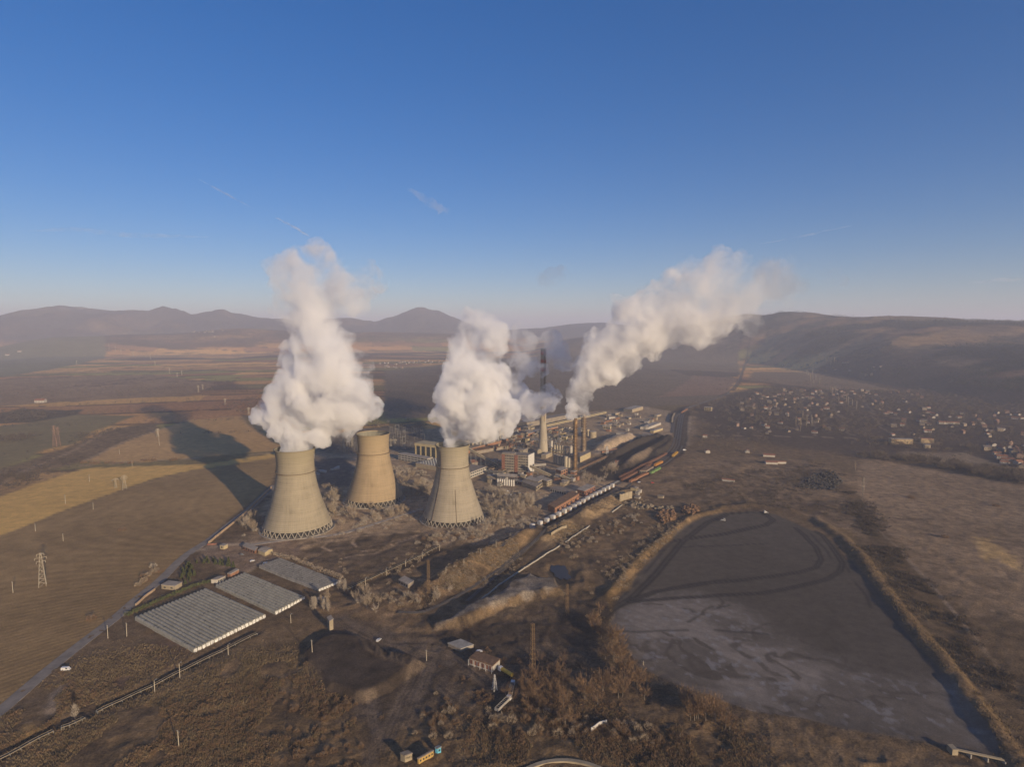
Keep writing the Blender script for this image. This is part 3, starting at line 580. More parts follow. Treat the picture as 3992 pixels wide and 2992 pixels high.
# ------------------------------------------------------------------ vegetation
def leafy(name, col, col2, sc=.35): return mat(name, col, 1.0, .3, sc, col2=col2, coords='Object', spec=.05)
M_TWIG = leafy('tan_twigs', (.34, .265, .185), (.22, .17, .115))
M_FROST = leafy('frosted_twigs', (.40, .335, .26), (.26, .215, .165))
M_RUST = leafy('rusty_twigs', (.21, .13, .075), (.13, .085, .05))
M_DARKW = leafy('dark_thicket', (.095, .072, .052), (.06, .048, .038))
M_BARK = mat('bark', (.20, .16, .12), 1, .3, 2)
M_GREEN = leafy('olive_needles', (.095, .10, .035), (.055, .065, .025))
M_GRASS = leafy('dry_grass_blades', (.18, .132, .075), (.10, .074, .046), .05)
def twigs(n, shape, rs, ln=(.9, 2.0), wd=(.16, .30)):
    """crown of thin twig faces inside a shape(u)->point, pointing outward and up"""
    v = np.zeros((n, 3, 3))
    for k in range(n):
        p, o = shape(rs); d = Vector(o) + Vector((rs.gauss(0, .4), rs.gauss(0, .4), rs.gauss(.65, .3))); d.normalize()
        L = rs.uniform(*ln); s_ = d.orthogonal().normalized(); s_.rotate(Matrix.Rotation(rs.uniform(0, 6.3), 3, d)); s_ *= rs.uniform(*wd)
        a = Vector(p); v[k] = (a - s_, a + s_, a + d * L)
    return v
def round_shape(H, W, z0):
    def f(rs):
        while True:
            x, y, z = rs.uniform(-1, 1), rs.uniform(-1, 1), rs.uniform(-1, 1); q = x * x + y * y + z * z
            if .12 < q < 1 and math.sin(x * 4.1 + 1) + math.sin(y * 4.7) + math.sin(z * 5.3 + 2) > -1.15: break
        return (x * W / 2, y * W / 2, z0 + (z + 1) / 2 * (H - z0)), (x, y, z * .6 + .3)
    return f
def limb_shape(H, W, z0, seed):
    r0 = random.Random(seed); L = []
    for k in range(15):
        a = k * 2.4 + r0.uniform(-.4, .4); up = r0.uniform(.35, 1.6); d = Vector((math.cos(a), math.sin(a), up)).normalized(); b = Vector((0, 0, z0 + (H * .45 - z0) * r0.random()))
        L.append((b, d, min((H - b.z) / max(d.z, .2), W * .62 / max(.3, math.hypot(d.x, d.y))) * r0.uniform(.7, 1.05)))
    def f(rs):
        b, d, l_ = L[rs.randrange(len(L))]; t = rs.uniform(.25, 1) ** .8; p = b + d * l_ * t; s_ = (.25 + .9 * t) * W * .075
        p += Vector((rs.gauss(0, s_), rs.gauss(0, s_), rs.gauss(0, s_) + .25 * l_ * t * t)); return tuple(p), tuple(d * 1.1)
    return f
def vase_shape(H, W, z0):
    def f(rs):
        t = rs.random() ** .8; a = rs.uniform(0, 6.283); r = W / 2 * (.25 + .75 * math.sin(math.pi * (.12 + .8 * t))) * math.sqrt(rs.random())
        r *= .75 + .35 * math.sin(3 * a + t * 5)
        return (r * math.cos(a), r * math.sin(a), z0 + t * (H - z0) * .93), (math.cos(a) * .35, math.sin(a) * .35, 1)
    return f
def dome_shape(H, W):
    def f(rs):
        a = rs.uniform(0, 6.283); t = rs.random(); r = W / 2 * math.sqrt(rs.random()); hh = H * math.sqrt(max(0, 1 - (2 * r / W) ** 2)) * (.75 + .3 * math.sin(a * 2 + r))
        return (r * math.cos(a), r * math.sin(a), hh * t * .8), (math.cos(a), math.sin(a), .6 + t)
    return f
def cone_shape(H, W):
    def f(rs):
        t = rs.random(); a = rs.uniform(0, 6.283); r = W / 2 * (1 - t) * (.6 + .4 * rs.random())
        return (r * math.cos(a), r * math.sin(a), .2 + t * H), (math.cos(a), math.sin(a), .3)
    return f
def tri_mesh(name, tris, m):
    me = bpy.data.meshes.new(name); n = len(tris)
    me.vertices.add(3 * n); me.vertices.foreach_set('co', np.asarray(tris, np.float32).ravel())
    me.loops.add(3 * n); me.loops.foreach_set('vertex_index', np.arange(3 * n, dtype=np.int32))
    me.polygons.add(n); me.polygons.foreach_set('loop_start', np.arange(0, 3 * n, 3, dtype=np.int32)); me.polygons.foreach_set('loop_total', np.full(n, 3, np.int32))
    me.update(calc_edges=True); me.materials.append(m)
    return me
def trunk_mesh(H, W, rs, r0=.28, tall=.8):
    s = MB(); top = H * tall; s.bar((0, 0, -.6), (rs.uniform(-.2, .2), rs.uniform(-.2, .2), H * .32), r0, 6, r0 * .8)
    s.bar((0, 0, H * .3), (rs.uniform(-.4, .4), rs.uniform(-.4, .4), top), r0 * .75, 5, r0 * .15)
    for k in range(6):
        a = rs.uniform(0, 6.283); z = H * rs.uniform(.22, .6); L = W * rs.uniform(.3, .45)
        s.bar((0, 0, z), (math.cos(a) * L, math.sin(a) * L, z + L * rs.uniform(.7, 1.5)), r0 * .4, 4, r0 * .08)
    return s
def tree_proto(kind, H, W, n, m, seed):
    rs = random.Random(seed)
    sh = {'round': limb_shape(H, W, H * .2, seed), 'vase': vase_shape(H, W, H * .12), 'cone': cone_shape(H, W), 'dome': dome_shape(H, W)}[kind]
    ln, wd = ((.6, 1.4), (.05, .11)) if kind == 'dome' else ((.35, .7), (.2, .35)) if kind == 'cone' else ((.9, 2.0), (.05, .12))
    return tri_mesh('crown', twigs(n, sh, rs, ln, wd), m), trunk_mesh(H, W, rs, .1 + H * .014)
def put_tree(protos, x, y, s, rz, name, label, cat, group, z=None):
    cm, tm = protos
    t = thing(name, (x, y, (gz(x, y) if z is None else z) - .1), label, cat, rz, group); t.scale = (s, s, s * RNG.uniform(.88, 1.15))
    o = bpy.data.objects.new('crown', cm); C.objects.link(o); o.parent = t
    if tm is not None:
        o = bpy.data.objects.new('trunk', tm); C.objects.link(o); o.parent = t
    return t
def proto(kind, H, W, n, m, seed):
    cm, s = tree_proto(kind, H, W, n, m, seed)
    me = bpy.data.meshes.new('trunk'); me.from_pydata(s.v, [], s.f); me.materials.append(M_BARK); return cm, me
P_TREE = [proto('round', 9, 7.5, 520, m, k) for k, m in enumerate((M_TWIG, M_FROST, M_TWIG, M_FROST))]
P_VASE = [proto('vase', 13, 6, 560, m, 20 + k) for k, m in enumerate((M_FROST, M_TWIG, M_FROST))]
P_POP = [proto('vase', 19, 3.6, 520, m, 40 + k) for k, m in enumerate((M_FROST, M_TWIG))]
P_RUST = [proto('round', 10, 8.5, 640, M_RUST, 60 + k) for k in range(3)]
P_BUSH = [proto('dome', 3.4, 4.6, 300, m, 80 + k) for k, m in enumerate((M_TWIG, M_FROST, M_RUST, M_TWIG))]
P_JUN = [proto('cone', 3.6, 1.9, 380, M_GREEN, 100 + k) for k in range(2)]
def rnd_in(poly, n, minr=0):
    xs = [p[0] for p in poly]; ys = [p[1] for p in poly]; out = []
    while len(out) < n:
        x = RNG.uniform(min(xs), max(xs), 400); y = RNG.uniform(min(ys), max(ys), 400)
        out += [(a, b) for a, b, k in zip(x, y, inside(poly, x, y)) if k]
    return out[:n]
KEEP = []          # footprints nothing grows in: (x, y, radius)
for t_ in (T1, T2, T3): KEEP.append((t_.x, t_.y, 42))
def free(x, y, m=0): return all((x - a) ** 2 + (y - b) ** 2 > (r + m) ** 2 for a, b, r in KEEP)
def stuff_mesh(name, protos, spots, m, smin=.7, smax=1.3, sub=1, fat=1.0):
    """many plants as one mesh"""
    if not len(spots): return
    rs = np.random.default_rng(len(spots)); out = []
    arr = []
    for me in protos:
        n = len(me.vertices); co = np.zeros(n * 3, np.float32); me.vertices.foreach_get('co', co); co = co.reshape(-1, 3, 3)[::sub]; md = (co[:, :1] + co[:, 1:2]) / 2; co[:, :2] = md + (co[:, :2] - md) * fat; arr.append(co)
    for (x, y) in spots:
        t = arr[rs.integers(len(arr))]; a = rs.uniform(0, 6.283); s = rs.uniform(smin, smax); c, q = math.cos(a), math.sin(a)
        M = np.array([[c * s, -q * s, 0], [q * s, c * s, 0], [0, 0, s * rs.uniform(.8, 1.2)]], np.float32)
        out.append(t @ M.T + np.array([x, y, gz(x, y) - .1], np.float32))
    o = bpy.data.objects.new(name, tri_mesh(name, np.concatenate(out), m)); C.objects.link(o); o['kind'] = 'stuff'; return o
# ------------------------------------------------------------------ buildings of the power station
M_ROOF = mat('felt_roof', (.22, .18, .14), .95, .3, .25); M_ROOFL = mat('pale_roof', (.32, .27, .215), .9, .3, .2)
M_TAN = mat('tan_render', (.31, .25, .165), .9, .25, .2); M_YEL = mat('yellow_render', (.40, .32, .18), .9, .2, .25)
M_WHITE = mat('white_render', (.40, .36, .30), .85, .2, .3); M_GREYW = mat('grey_render', (.24, .20, .155), .9, .3, .2)
M_BRICK = mat('red_brick', (.21, .095, .062), .95, .3, .35); M_ORANGE = mat('orange_brick', (.28, .14, .08), .95, .3, .3)
M_RUSTM = mat('rusty_steel', (.20, .115, .06), .8, .45, .35, metal=.1); M_STEEL = mat('grey_steel', (.23, .23, .22), .6, .3, .5, metal=.3)
M_GLASS = mat('dark_glazing', (.035, .04, .045), .25, .3, .5, spec=.5); M_DARK = mat('black_void', (.02, .02, .02), .9, .2, 1)
M_SILO = mat('silo_cladding', (.36, .31, .23), .6, .35, .4, stretch=(1, 1, .15)); M_TILE = mat('clay_tiles', (.25, .115, .07), .95, .35, .5)
M_PAINTW = mat('white_paint', (.54, .505, .45), .6, .15, .6); M_CONC = mat('grey_concrete', (.30, .275, .235), .95, .3, .3)
def quad(L, M, Rr=None, depth=None):
    """footprint from ground corners: L left, M near, Rr right; or a front edge L-M and a depth behind it"""
    if Rr is None:
        d = (M - L).normalized(); n_ = Vector((-d.y, d.x, 0)); Rr = M + n_ * depth
    return [L, M, Rr, L + Rr - M]
BUILT = []
def building(name, label, fp, h, wall, roof=None, cat='building', rows=0, cols=0, rows2=0, cols2=0, parapet=.6, wsize=(.62, .5), wm=None, gable=0, z=None, trim=None, group=None):
    L, M, Rr, B = [Vector((p.x, p.y, 0)) for p in fp]
    c = (L + M + Rr + B) / 4; z0 = gz(c.x, c.y) if z is None else z
    t = thing(name, (c.x, c.y, z0), label, cat, group=group); KEEP.append((c.x, c.y, max((L - Rr).length, (M - B).length) / 2)); BUILT.append(fp)
    P_ = [p - c for p in (L, M, Rr, B)]
    s = MB(); s.prism(P_, -2.0, h); wl = s.build('wall', wall, t)
    roof = roof or M_ROOF
    if gable:
        la, lb = (P_[1] - P_[0]).length, (P_[2] - P_[1]).length; s = MB()
        if la >= lb: e = [P_[0], P_[1], P_[2], P_[3]]
        else: e = [P_[1], P_[2], P_[3], P_[0]]
        r1, r2 = (e[0] + e[3]) / 2, (e[1] + e[2]) / 2; ov = (e[1] - e[0]).normalized() * .4; wv = (e[3] - e[0]).normalized() * .4
        U = Vector((0, 0, h)); T = Vector((0, 0, h + gable))
        q = [e[0] - ov - wv + U, e[1] + ov - wv + U, r2 + ov + T, r1 - ov + T, e[2] + ov + wv + U, e[3] - ov + wv + U]
        q += [p + Vector((0, 0, .22)) for p in q]
        s.add(q, [(0, 3, 2, 1), (3, 5, 4, 2), (6, 7, 8, 9), (9, 8, 10, 11), (0, 1, 7, 6), (4, 5, 11, 10), (0, 6, 9, 3), (3, 9, 11, 5), (1, 2, 8, 7), (2, 4, 10, 8)]); s.build('roof', roof, t)
        s = MB()
        for a, b_, r in ((e[0], e[3], r1), (e[1], e[2], r2)): s.add([a + U, b_ + U, r + T], [(0, 1, 2)])
        s.build('gable', wall, t)
    else:
        cc = sum(P_, Vector()) / 4; s = MB(); s.prism([p + (p - cc).normalized() * .35 for p in P_], h + .003, h + parapet); s.build('roof', roof, t)
    def face(a, b_, rows, cols, tag_):
        d = (b_ - a); n_ = Vector((d.y, -d.x, 0)).normalized(); cw = d.length / cols; rh = h / rows; me = None
        for r in range(rows):
            for k in range(cols):
                ctr = a + d * ((k + .5) / cols) + Vector((0, 0, rh * (r + .55))) + n_ * .03
                if me is None:
                    dx = d.normalized() * cw * wsize[0] / 2; dz = Vector((0, 0, rh * wsize[1] / 2)); s = MB()
                    s.add([-dx - dz, dx - dz, dx + dz, -dx + dz] + [p + n_ * .08 for p in (-dx - dz, dx - dz, dx + dz, -dx + dz)], [(4, 5, 6, 7), (0, 1, 5, 4), (1, 2, 6, 5), (2, 3, 7, 6), (3, 0, 4, 7)])
                    o = s.build('window', wm or M_GLASS, t); me = o.data; o.location = ctr
                else:
                    o = bpy.data.objects.new('window', me); C.objects.link(o); o.parent = t; o.location = ctr
    if rows: face(P_[0], P_[1], rows, cols, 'l')
    if rows2: face(P_[1], P_[2], rows2, cols2, 'r')
    return t, P_
I_ = lambda x, y: G('i', x, y); J_ = lambda x, y: G('j', x, y); N_ = lambda x, y: G('n', x, y); Q_ = lambda x, y: G('q', x, y); PP = lambda x, y: G('p', x, y); O_ = lambda x, y: G('o', x, y); R_ = lambda x, y: G('r', x, y)
building('office_building', 'white three storey office block with rows of windows, between two cooling towers', quad(I_(232, 858), I_(735, 948), depth=13), 10.5, M_WHITE, M_ROOFL, rows=3, cols=9, rows2=2, cols2=3, wsize=(.82, .5))
t, P_ = building('glass_hall', 'tall dark glazed hall with yellow cornice behind the white office block', quad(I_(520, 822), I_(900, 872), depth=24), 24, M_GLASS, M_ROOF)
s = MB(); d = P_[1] - P_[0]; n_ = Vector((d.y, -d.x, 0)).normalized()
q = [P_[0] - d * .01 + n_ * .5, P_[1] + d * .01 + n_ * .5, P_[1] + d * .01 - n_ * 24.5, P_[0] - d * .01 - n_ * 24.5]; s.prism(q, 21.2, 25.4); s.build('cornice', M_YEL, t)
for k in range(5):
    for o_ in (0, .035):
        s = MB(); p = P_[0] + d * (k / 4.4 + o_ + .03) + n_ * .4; s.bar((p.x, p.y, 0), (p.x, p.y, 21.2), .55, 6); s.build('column', M_YEL, t)
t, P_ = building('workshop', 'wide low workshop with a roof studded by skylights, left of the front cooling tower', quad(I_(535, 985), I_(1040, 1075), depth=44), 6, M_TAN, M_ROOFL)
a, b_, c_ = P_[0], P_[1] - P_[0], P_[3] - P_[0]; me = None
for ix in range(9):
    for iy in range(7):
        p = a + b_ * ((ix + 1.2) / 10.5) + c_ * ((iy + .7) / 7.6) + Vector((0, 0, 6.55))
        if me is None:
            s = MB(); s.lathe([(1.5, 0), (1.35, .9), (.8, 1.4), (.05, 1.5)], 8); o = s.build('skylight', M_STEEL, t); me = o.data
        else: o = bpy.data.objects.new('skylight', me); C.objects.link(o); o.parent = t
        o.location = p
building('workshop', 'long white fronted workshop whose sunlit side shows right of the cooling tower', quad(I_(1478, 1180), I_(1750, 1075), depth=34), 8.5, M_WHITE, M_ROOF, rows=2, cols=8, wsize=(.75, .42))
building('storehouse', 'shed with shallow brown gable roof behind the white fronted workshop', quad(I_(1500, 960), I_(1720, 940), depth=16), 5, M_GREYW, M_TILE, gable=3)
t, P_ = building('boiler_house', 'huge tan boiler house half hidden behind the steam column', quad(I_(1380, 690), I_(2052, 525), depth=34), 40, M_TAN, M_ROOF, rows=3, cols=10, wsize=(.5, .6))
t, P_ = building('turbine_hall', 'long low orange brick hall running along the foot of the boiler house', quad(I_(1400, 760), I_(2130, 560), depth=14), 7, M_ORANGE, M_ROOF)
for k, (x, y) in enumerate(((1650, 600), (1720, 592), (1890, 545), (1960, 530))):
    p = I_(x, y + 70); z0 = gz(p.x, p.y)
    t = thing('flue_pipe', (p.x, p.y, z0), ('first', 'second', 'third', 'fourth')[k] + ' grey flue pipe in the row against the boiler house, counted from the cooling tower', 'flue', group='flue pipes in front of the boiler house')
    s = MB(); s.lathe([(1.4, 0), (1.4, 17), (1.7, 17), (1.7, 18)], 14); s.build('pipe', M_STEEL if k % 2 else M_SILO, t); s = MB(); s.lathe([(1.55, 6), (1.55, 7)], 14); s.build('collar', M_DARK, t)
building('transfer_tower', 'tall grey green block standing at the far end of the boiler house', quad(J_(285, 480), J_(392, 470), depth=10), 27, M_GREYW, rows=5, cols=3)
building('machine_hall', 'jumbled brown plant hall with rooftop gear in front of the orange hall', quad(I_(1560, 765), J_(440, 650), depth=20), 5, M_GREYW, M_RUSTM)
t, P_ = building('bunker_house', 'coal bunker block with two dark red pilasters and a white end wall', quad(J_(250, 1075), J_(700, 1108), J_(800, 1058)), 28, M_GREYW, M_ROOF, rows=7, cols=11, wsize=(.8, .35))
d = P_[1] - P_[0]; n_ = Vector((d.y, -d.x, 0)).normalized()
for u0, u1 in ((-.002, .12), (.49, .61)):
    s = MB(); a, b_ = P_[0] + d * u0, P_[0] + d * u1; s.prism([a + n_ * .7, b_ + n_ * .7, b_ - n_ * .2, a - n_ * .2], -1, 28.4); s.build('pilaster', M_BRICK, t)
s = MB(); e = P_[2] - P_[1]; m_ = Vector((e.y, -e.x, 0)).normalized(); s.prism([P_[1] + m_ * .6 - e * .02, P_[2] + m_ * .6 + e * .02, P_[2] + m_ * .05, P_[1] + m_ * .05], -1, 29.3); s.build('end_wall', M_PAINTW, t)
s = MB(); a, b_ = P_[3], P_[3] + (P_[2] - P_[3]) * .5; s.prism([P_[0] + d * .0 - n_ * .4, P_[0] + d * .48 - n_ * .4, P_[0] + d * .48 - n_ * 9, P_[0] - n_ * 9], 28.7, 30.5); s.build('roof_house', M_GREYW, t)
building('filter_house', 'grey block with sunlit end standing behind the coal bunker block', quad(J_(432, 800), J_(615, 805), J_(700, 770)), 11, M_GREYW, M_ROOF, rows=3, cols=5)
building('pump_hall', 'two tone tan block in the cluster of low works, nearest the inclined conveyor', quad(J_(840, 1235), J_(1025, 1315), J_(1112, 1285)), 6.5, M_TAN, M_ROOFL, rows2=2, cols2=3)
building('pump_hall', 'flat roofed tan block in the middle of the cluster of low works', quad(J_(640, 1270), J_(875, 1330), J_(955, 1280)), 7, M_TAN, M_ROOFL, rows2=2, cols2=3)
building('pump_hall', 'lowest tan block of the cluster, with grey roof reaching towards the bare trees', quad(J_(590, 1310), J_(838, 1400), J_(950, 1320)), 5.5, M_TAN, M_ROOF, rows2=1, cols2=4)
building('brick_shed', 'long low shed with red end wall and white bays, behind the red roofed halls', quad(J_(1082, 1415), J_(1440, 1500), depth=15), 5, M_WHITE, M_ROOF, rows=1, cols=9, wsize=(.6, .6))
building('brick_hall', 'short red brick hall with grey roof beside the wagon line', quad(N_(872, 575), N_(1010, 610), N_(1195, 515)), 7, M_BRICK, M_ROOFL, rows=1, cols=3, rows2=1, cols2=6, wsize=(.4, .35))
building('brick_hall', 'very long orange red brick hall with brown roof beside the wagon line', quad(N_(378, 850), N_(500, 900), N_(918, 655)), 7, M_ORANGE, M_RUSTM, rows2=1, cols2=14, wsize=(.3, .25))
building('junction_house', 'small brown conveyor junction house with a sunlit right face', quad(J_(1180, 1118), J_(1272, 1160), J_(1382, 1110)), 9, M_ORANGE, M_ROOFL, rows2=2, cols2=3)
building('limestone_house', 'box shaped house with a bright blank sunlit wall near the twin stacks', quad(J_(1575, 860), J_(1600, 905), J_(1780, 815)), 9, M_YEL, M_ROOF)
building('control_house', 'small white cube house beside the foot of the concrete chimney', quad(J_(1052, 640), J_(1100, 650), J_(1130, 640)), 12, M_WHITE, M_ROOFL)
building('pipe_house', 'cream house below the white cube house at the chimney', quad(J_(1050, 715), J_(1095, 728), J_(1140, 715)), 7, M_TAN, M_ROOFL)
t, P_ = building('vaulted_house', 'narrow house with rounded top at the left of the chimney foot', quad(J_(865, 790), J_(935, 785), depth=8), 7, M_TAN, M_TAN)
s = MB(); d = P_[1] - P_[0]; e = P_[3] - P_[0]; arc = [(math.cos(math.pi * k / 10), math.sin(math.pi * k / 10)) for k in range(11)]
s.add([P_[0] + d * (.5 - c_ * .5) + Vector((0, 0, 7.6 + q * d.length * .5)) for c_, q in arc] + [P_[0] + e + d * (.5 - c_ * .5) + Vector((0, 0, 7.6 + q * d.length * .5)) for c_, q in arc], [(k, k + 1, k + 12, k + 11) for k in range(10)] + [tuple(range(10, -1, -1)), tuple(range(11, 22))]); s.build('vault', M_TAN, t)
building('ash_house', 'flat roofed tan house spreading round the foot of the concrete chimney', quad(J_(930, 830), J_(1010, 840), J_(1118, 790)), 6, M_TAN, M_ROOFL)
building('coal_store', 'very long grey coal store beyond the chimney on the field edge', quad(PP(1225, 372), PP(1612, 296), depth=26), 11, M_GREYW, M_ROOF)
building('stores_building', 'long low orange lit stores building just left of the chimney', quad(PP(1180, 462), PP(1490, 385), depth=16), 5, M_ORANGE, M_ROOFL)
building('warehouse', 'big flat roofed warehouse alone on the far edge of the works', quad(R_(930, 225), R_(1062, 240), R_(1235, 190)), 8, M_TAN, M_ROOFL)
building('warehouse', 'long pale warehouse beside the curving rail yard', quad(R_(1190, 500), R_(1320, 505), R_(1515, 430)), 5, M_WHITE, M_ROOFL)
building('site_office', 'row of white site buildings on the far side of the coal yard', quad(R_(815, 585), R_(1040, 600), depth=10), 4, M_WHITE, M_ROOFL)
building('site_office', 'white site building right of the row behind the coal yard', quad(R_(1215, 610), R_(1360, 615), depth=9), 5, M_WHITE, M_ROOFL)
building('site_office', 'yellowish site building nearest the rail yard curve', quad(R_(1400, 560), R_(1545, 515), depth=8), 4.5, M_YEL, M_ROOFL)
building('switch_cabin', 'little tan cabin between the works and the far warehouse', quad(R_(800, 275), R_(868, 268), depth=7), 4, M_TAN, M_ROOFL)
building('signal_house', 'yellow house alone beside the curve of the railway', quad(Q_(1648, 446), Q_(1708, 450), depth=10), 9, M_YEL, M_ROOFL, rows=2, cols=3)
building('loading_shed', 'green shed with dark roof between the wagon trains', quad(R_(1180, 1210), R_(1285, 1215), R_(1400, 1140)), 6, M_GREYW, M_RUSTM, rows=1, cols=3)
for k, (x0, y0, x1, y1) in enumerate(((950, 330, 1010, 345), (560, 350, 640, 360), (700, 345, 800, 340), (1450, 310, 1520, 290), (300, 600, 360, 610), (200, 590, 260, 600))):
    building('works_hut', ('hut on the grey spoil beyond the coal heap', 'hut below the far conveyor gallery', 'hut with pale front below the far conveyor gallery end', 'hut left of the rail yard top', 'block right of the steel stacks', 'block just behind the steel stacks')[k], quad(R_(x0, y0), R_(x1, y1), depth=7), (4, 4, 5, 4, 13, 15)[k], (M_TAN, M_GREYW, M_WHITE, M_TAN, M_TAN, M_WHITE)[k], M_ROOFL, cat='hut')
# concrete chimney
p = J_(957, 748); CH = p
t = thing('chimney', (p.x, p.y, gz(p.x, p.y)), 'tall tapering concrete chimney with red bands near its top', 'chimney'); KEEP.append((p.x, p.y, 12))
Yc = p.y; zt = topz('x', 465, 460, Yc); zb = topz('j', 945, 192, Yc)
def chr_(z): return 9.2 - 3.2 * min(z / 55, 1) - 1.3 * z / zt
s = MB(); s.lathe([(chr_(z), z) for z in np.linspace(-1, zt, 24)], 28, cap=False); s.lathe([(chr_(zt) - .7, zt - 6), (chr_(zt) - .7, zt + .2), (chr_(zt), zt)], 28, cap=False)
s.build('shaft', mat('chimney_concrete', (.33, .28, .21), .9, .25, .12, stretch=(1, 1, .3)), t, True)
for z in (zb, zb * .42): s = MB(); s.lathe([(chr_(z), z), (chr_(z) + .9, z), (chr_(z) + .9, z + 1.1), (chr_(z), z + 1.1)], 28, cap=False); s.build('gallery', M_CONC, t)
M_RED = mat('red_band', (.33, .09, .05), .9, .3, .3)
for z in (zt - 10, zt - 24, zt - 38): s = MB(); s.lathe([(chr_(z) + .05, z), (chr_(z + 6) + .05, z + 6)], 28, cap=False); s.build('red_band', M_RED, t)
s = MB()
for an in (-62, -75): s.bar((math.cos(R(an)) * chr_(zb), math.sin(R(an)) * chr_(zb), zb + 1), (math.cos(R(an)) * (chr_(zt) + .2), math.sin(R(an)) * (chr_(zt) + .2), zt), .35, 4)
s.build('ladder', M_RUSTM, t)
# twin steel stacks
for k, (bx, by, tx, ty, r0, lab) in enumerate(((1515, 1085, 1500, 140, 2.6, 'rusty yellow steel stack, the nearer of the smoking pair'), (1665, 705, 1660, 70, 3.4, 'steel stack with many ringed platforms, the farther of the smoking pair'))):
    p = J_(bx, by); zt2 = topz('j', tx, ty, p.y)
    t = thing('steel_stack', (p.x, p.y, gz(p.x, p.y)), lab, 'chimney', group='twin steel stacks'); KEEP.append((p.x, p.y, 8))
    s = MB(); s.lathe([(r0 * 1.15, -1), (r0, zt2 * .3), (r0 * .92, zt2), (r0 * .75, zt2), (r0 * .75, zt2 - 4)], 20, cap=False); s.build('shaft', mat('rusty_yellow', (.33, .205, .085), .85, .4, .16, col2=(.13, .075, .04)) if k == 0 else mat('rusty_grey_stack', (.30, .23, .15), .85, .4, .16, col2=(.15, .10, .06)), t, True)
    for j in range(14 if k == 0 else 12):
        z = zt2 * (.22 + .62 * j / 11) if k == 0 else zt2 * (.15 + .8 * j / 11)
        if z > zt2 * .95: continue
        s = MB(); s.lathe([(r0 * .95, z), (r0 * 1.55, z), (r0 * 1.55, z + .4), (r0 * .95, z + .4)], 16, cap=False)
        for q in range(8): a = q * math.pi / 4; s.bar((math.cos(a) * r0 * 1.5, math.sin(a) * r0 * 1.5, z), (math.cos(a) * r0 * 1.5, math.sin(a) * r0 * 1.5, z + 1.4), .12)
        s.build('platform', M_RUSTM, t)
    s = MB(); s.bar((-r0 * 1.45, 0, 0), (-r0 * 1.45, 0, zt2 * .97), .5, 4); s.bar((r0 * .6, -r0 * 1.3, 0), (r0 * .6, -r0 * 1.3, zt2 * .9), .3, 4); s.build('riser_pipe', M_DARK, t)
# silos, tanks
def silo(x, y, r, h, label, group, m=M_SILO, fr='j', name='silo', dome=.4):
    p = G(fr, x, y); t = thing(name, (p.x, p.y, gz(p.x, p.y)), label, 'silo' if name == 'silo' else 'tank', group=group)
    s = MB(); s.lathe([(r, -1), (r, h)], 20); s.build('shell', m, t, False); s = MB(); s.lathe([(r + .12, h + .003), (r + .12, h + .3), (r * .5, h + .3 + dome), (.05, h + .35 + dome)], 20); s.build('lid', M_ROOFL, t)
    return t
ordn = ('first', 'second', 'third', 'fourth', 'fifth', 'sixth', 'seventh', 'eighth', 'ninth')
for k in range(5): silo(1160 + k * 45, 725 + k * 5, 1.7, 13, ordn[k] + ' dark silo from the chimney in the upper row right of it', 'upper row of silos by the chimney')
for k in range(5): silo(1155 + k * 42, 915 + k * 12, 1.8, 15, ordn[k] + ' tall silo from the left in the lower row before the steel stacks', 'lower row of silos by the stacks')
silo(1352, 985, 3.2, 17, 'fat tan silo at the right end of the lower silo row', None); silo(1405, 990, 2.2, 15, 'thin tan silo squeezed between the fat silo and the nearer stack', None); silo(1440, 770, 2.8, 14, 'round white vessel left of the nearer steel stack', None, M_WHITE, dome=2)
for k in range(8): silo(180 + k * 39, 1290 + k * 3, 1.15, 8.5, ordn[k] + ' white upright tank from the left in the row under the pipe rack', 'row of white upright tanks', M_PAINTW, name='tank')
silo(1815, 480, 7.5, 13, 'big squat round oil tank beyond the twin stacks', None, M_TAN, name='tank')
t = thing('pipe_rack', J_(165, 1250), 'steel pipe rack with sloping roof above the white upright tanks', 'pipe rack'); a = Vector((0, 0, 0)); b_ = J_(490, 1275) - J_(165, 1250); n_ = Vector((-b_.y, b_.x, 0)).normalized()
s = MB(); s.add([a + n_ * 2 + Vector((0, 0, 9)), b_ + n_ * 2 + Vector((0, 0, 9)), b_ + n_ * 10 + Vector((0, 0, 11)), a + n_ * 10 + Vector((0, 0, 11))] + [a + n_ * 2 + Vector((0, 0, 9.4)), b_ + n_ * 2 + Vector((0, 0, 9.4)), b_ + n_ * 10 + Vector((0, 0, 11.4)), a + n_ * 10 + Vector((0, 0, 11.4))], [(0, 3, 2, 1), (4, 5, 6, 7), (0, 1, 5, 4), (1, 2, 6, 5), (2, 3, 7, 6), (3, 0, 4, 7)]); s.build('roof', M_ROOFL, t)
for k in range(7):
    for o_ in (2, 10): s = MB(); p = a + b_ * (k / 6) + n_ * o_; s.bar((p.x, p.y, 0), (p.x, p.y, 9 + (o_ > 5) * 2), .25); s.build('post', M_STEEL, t)
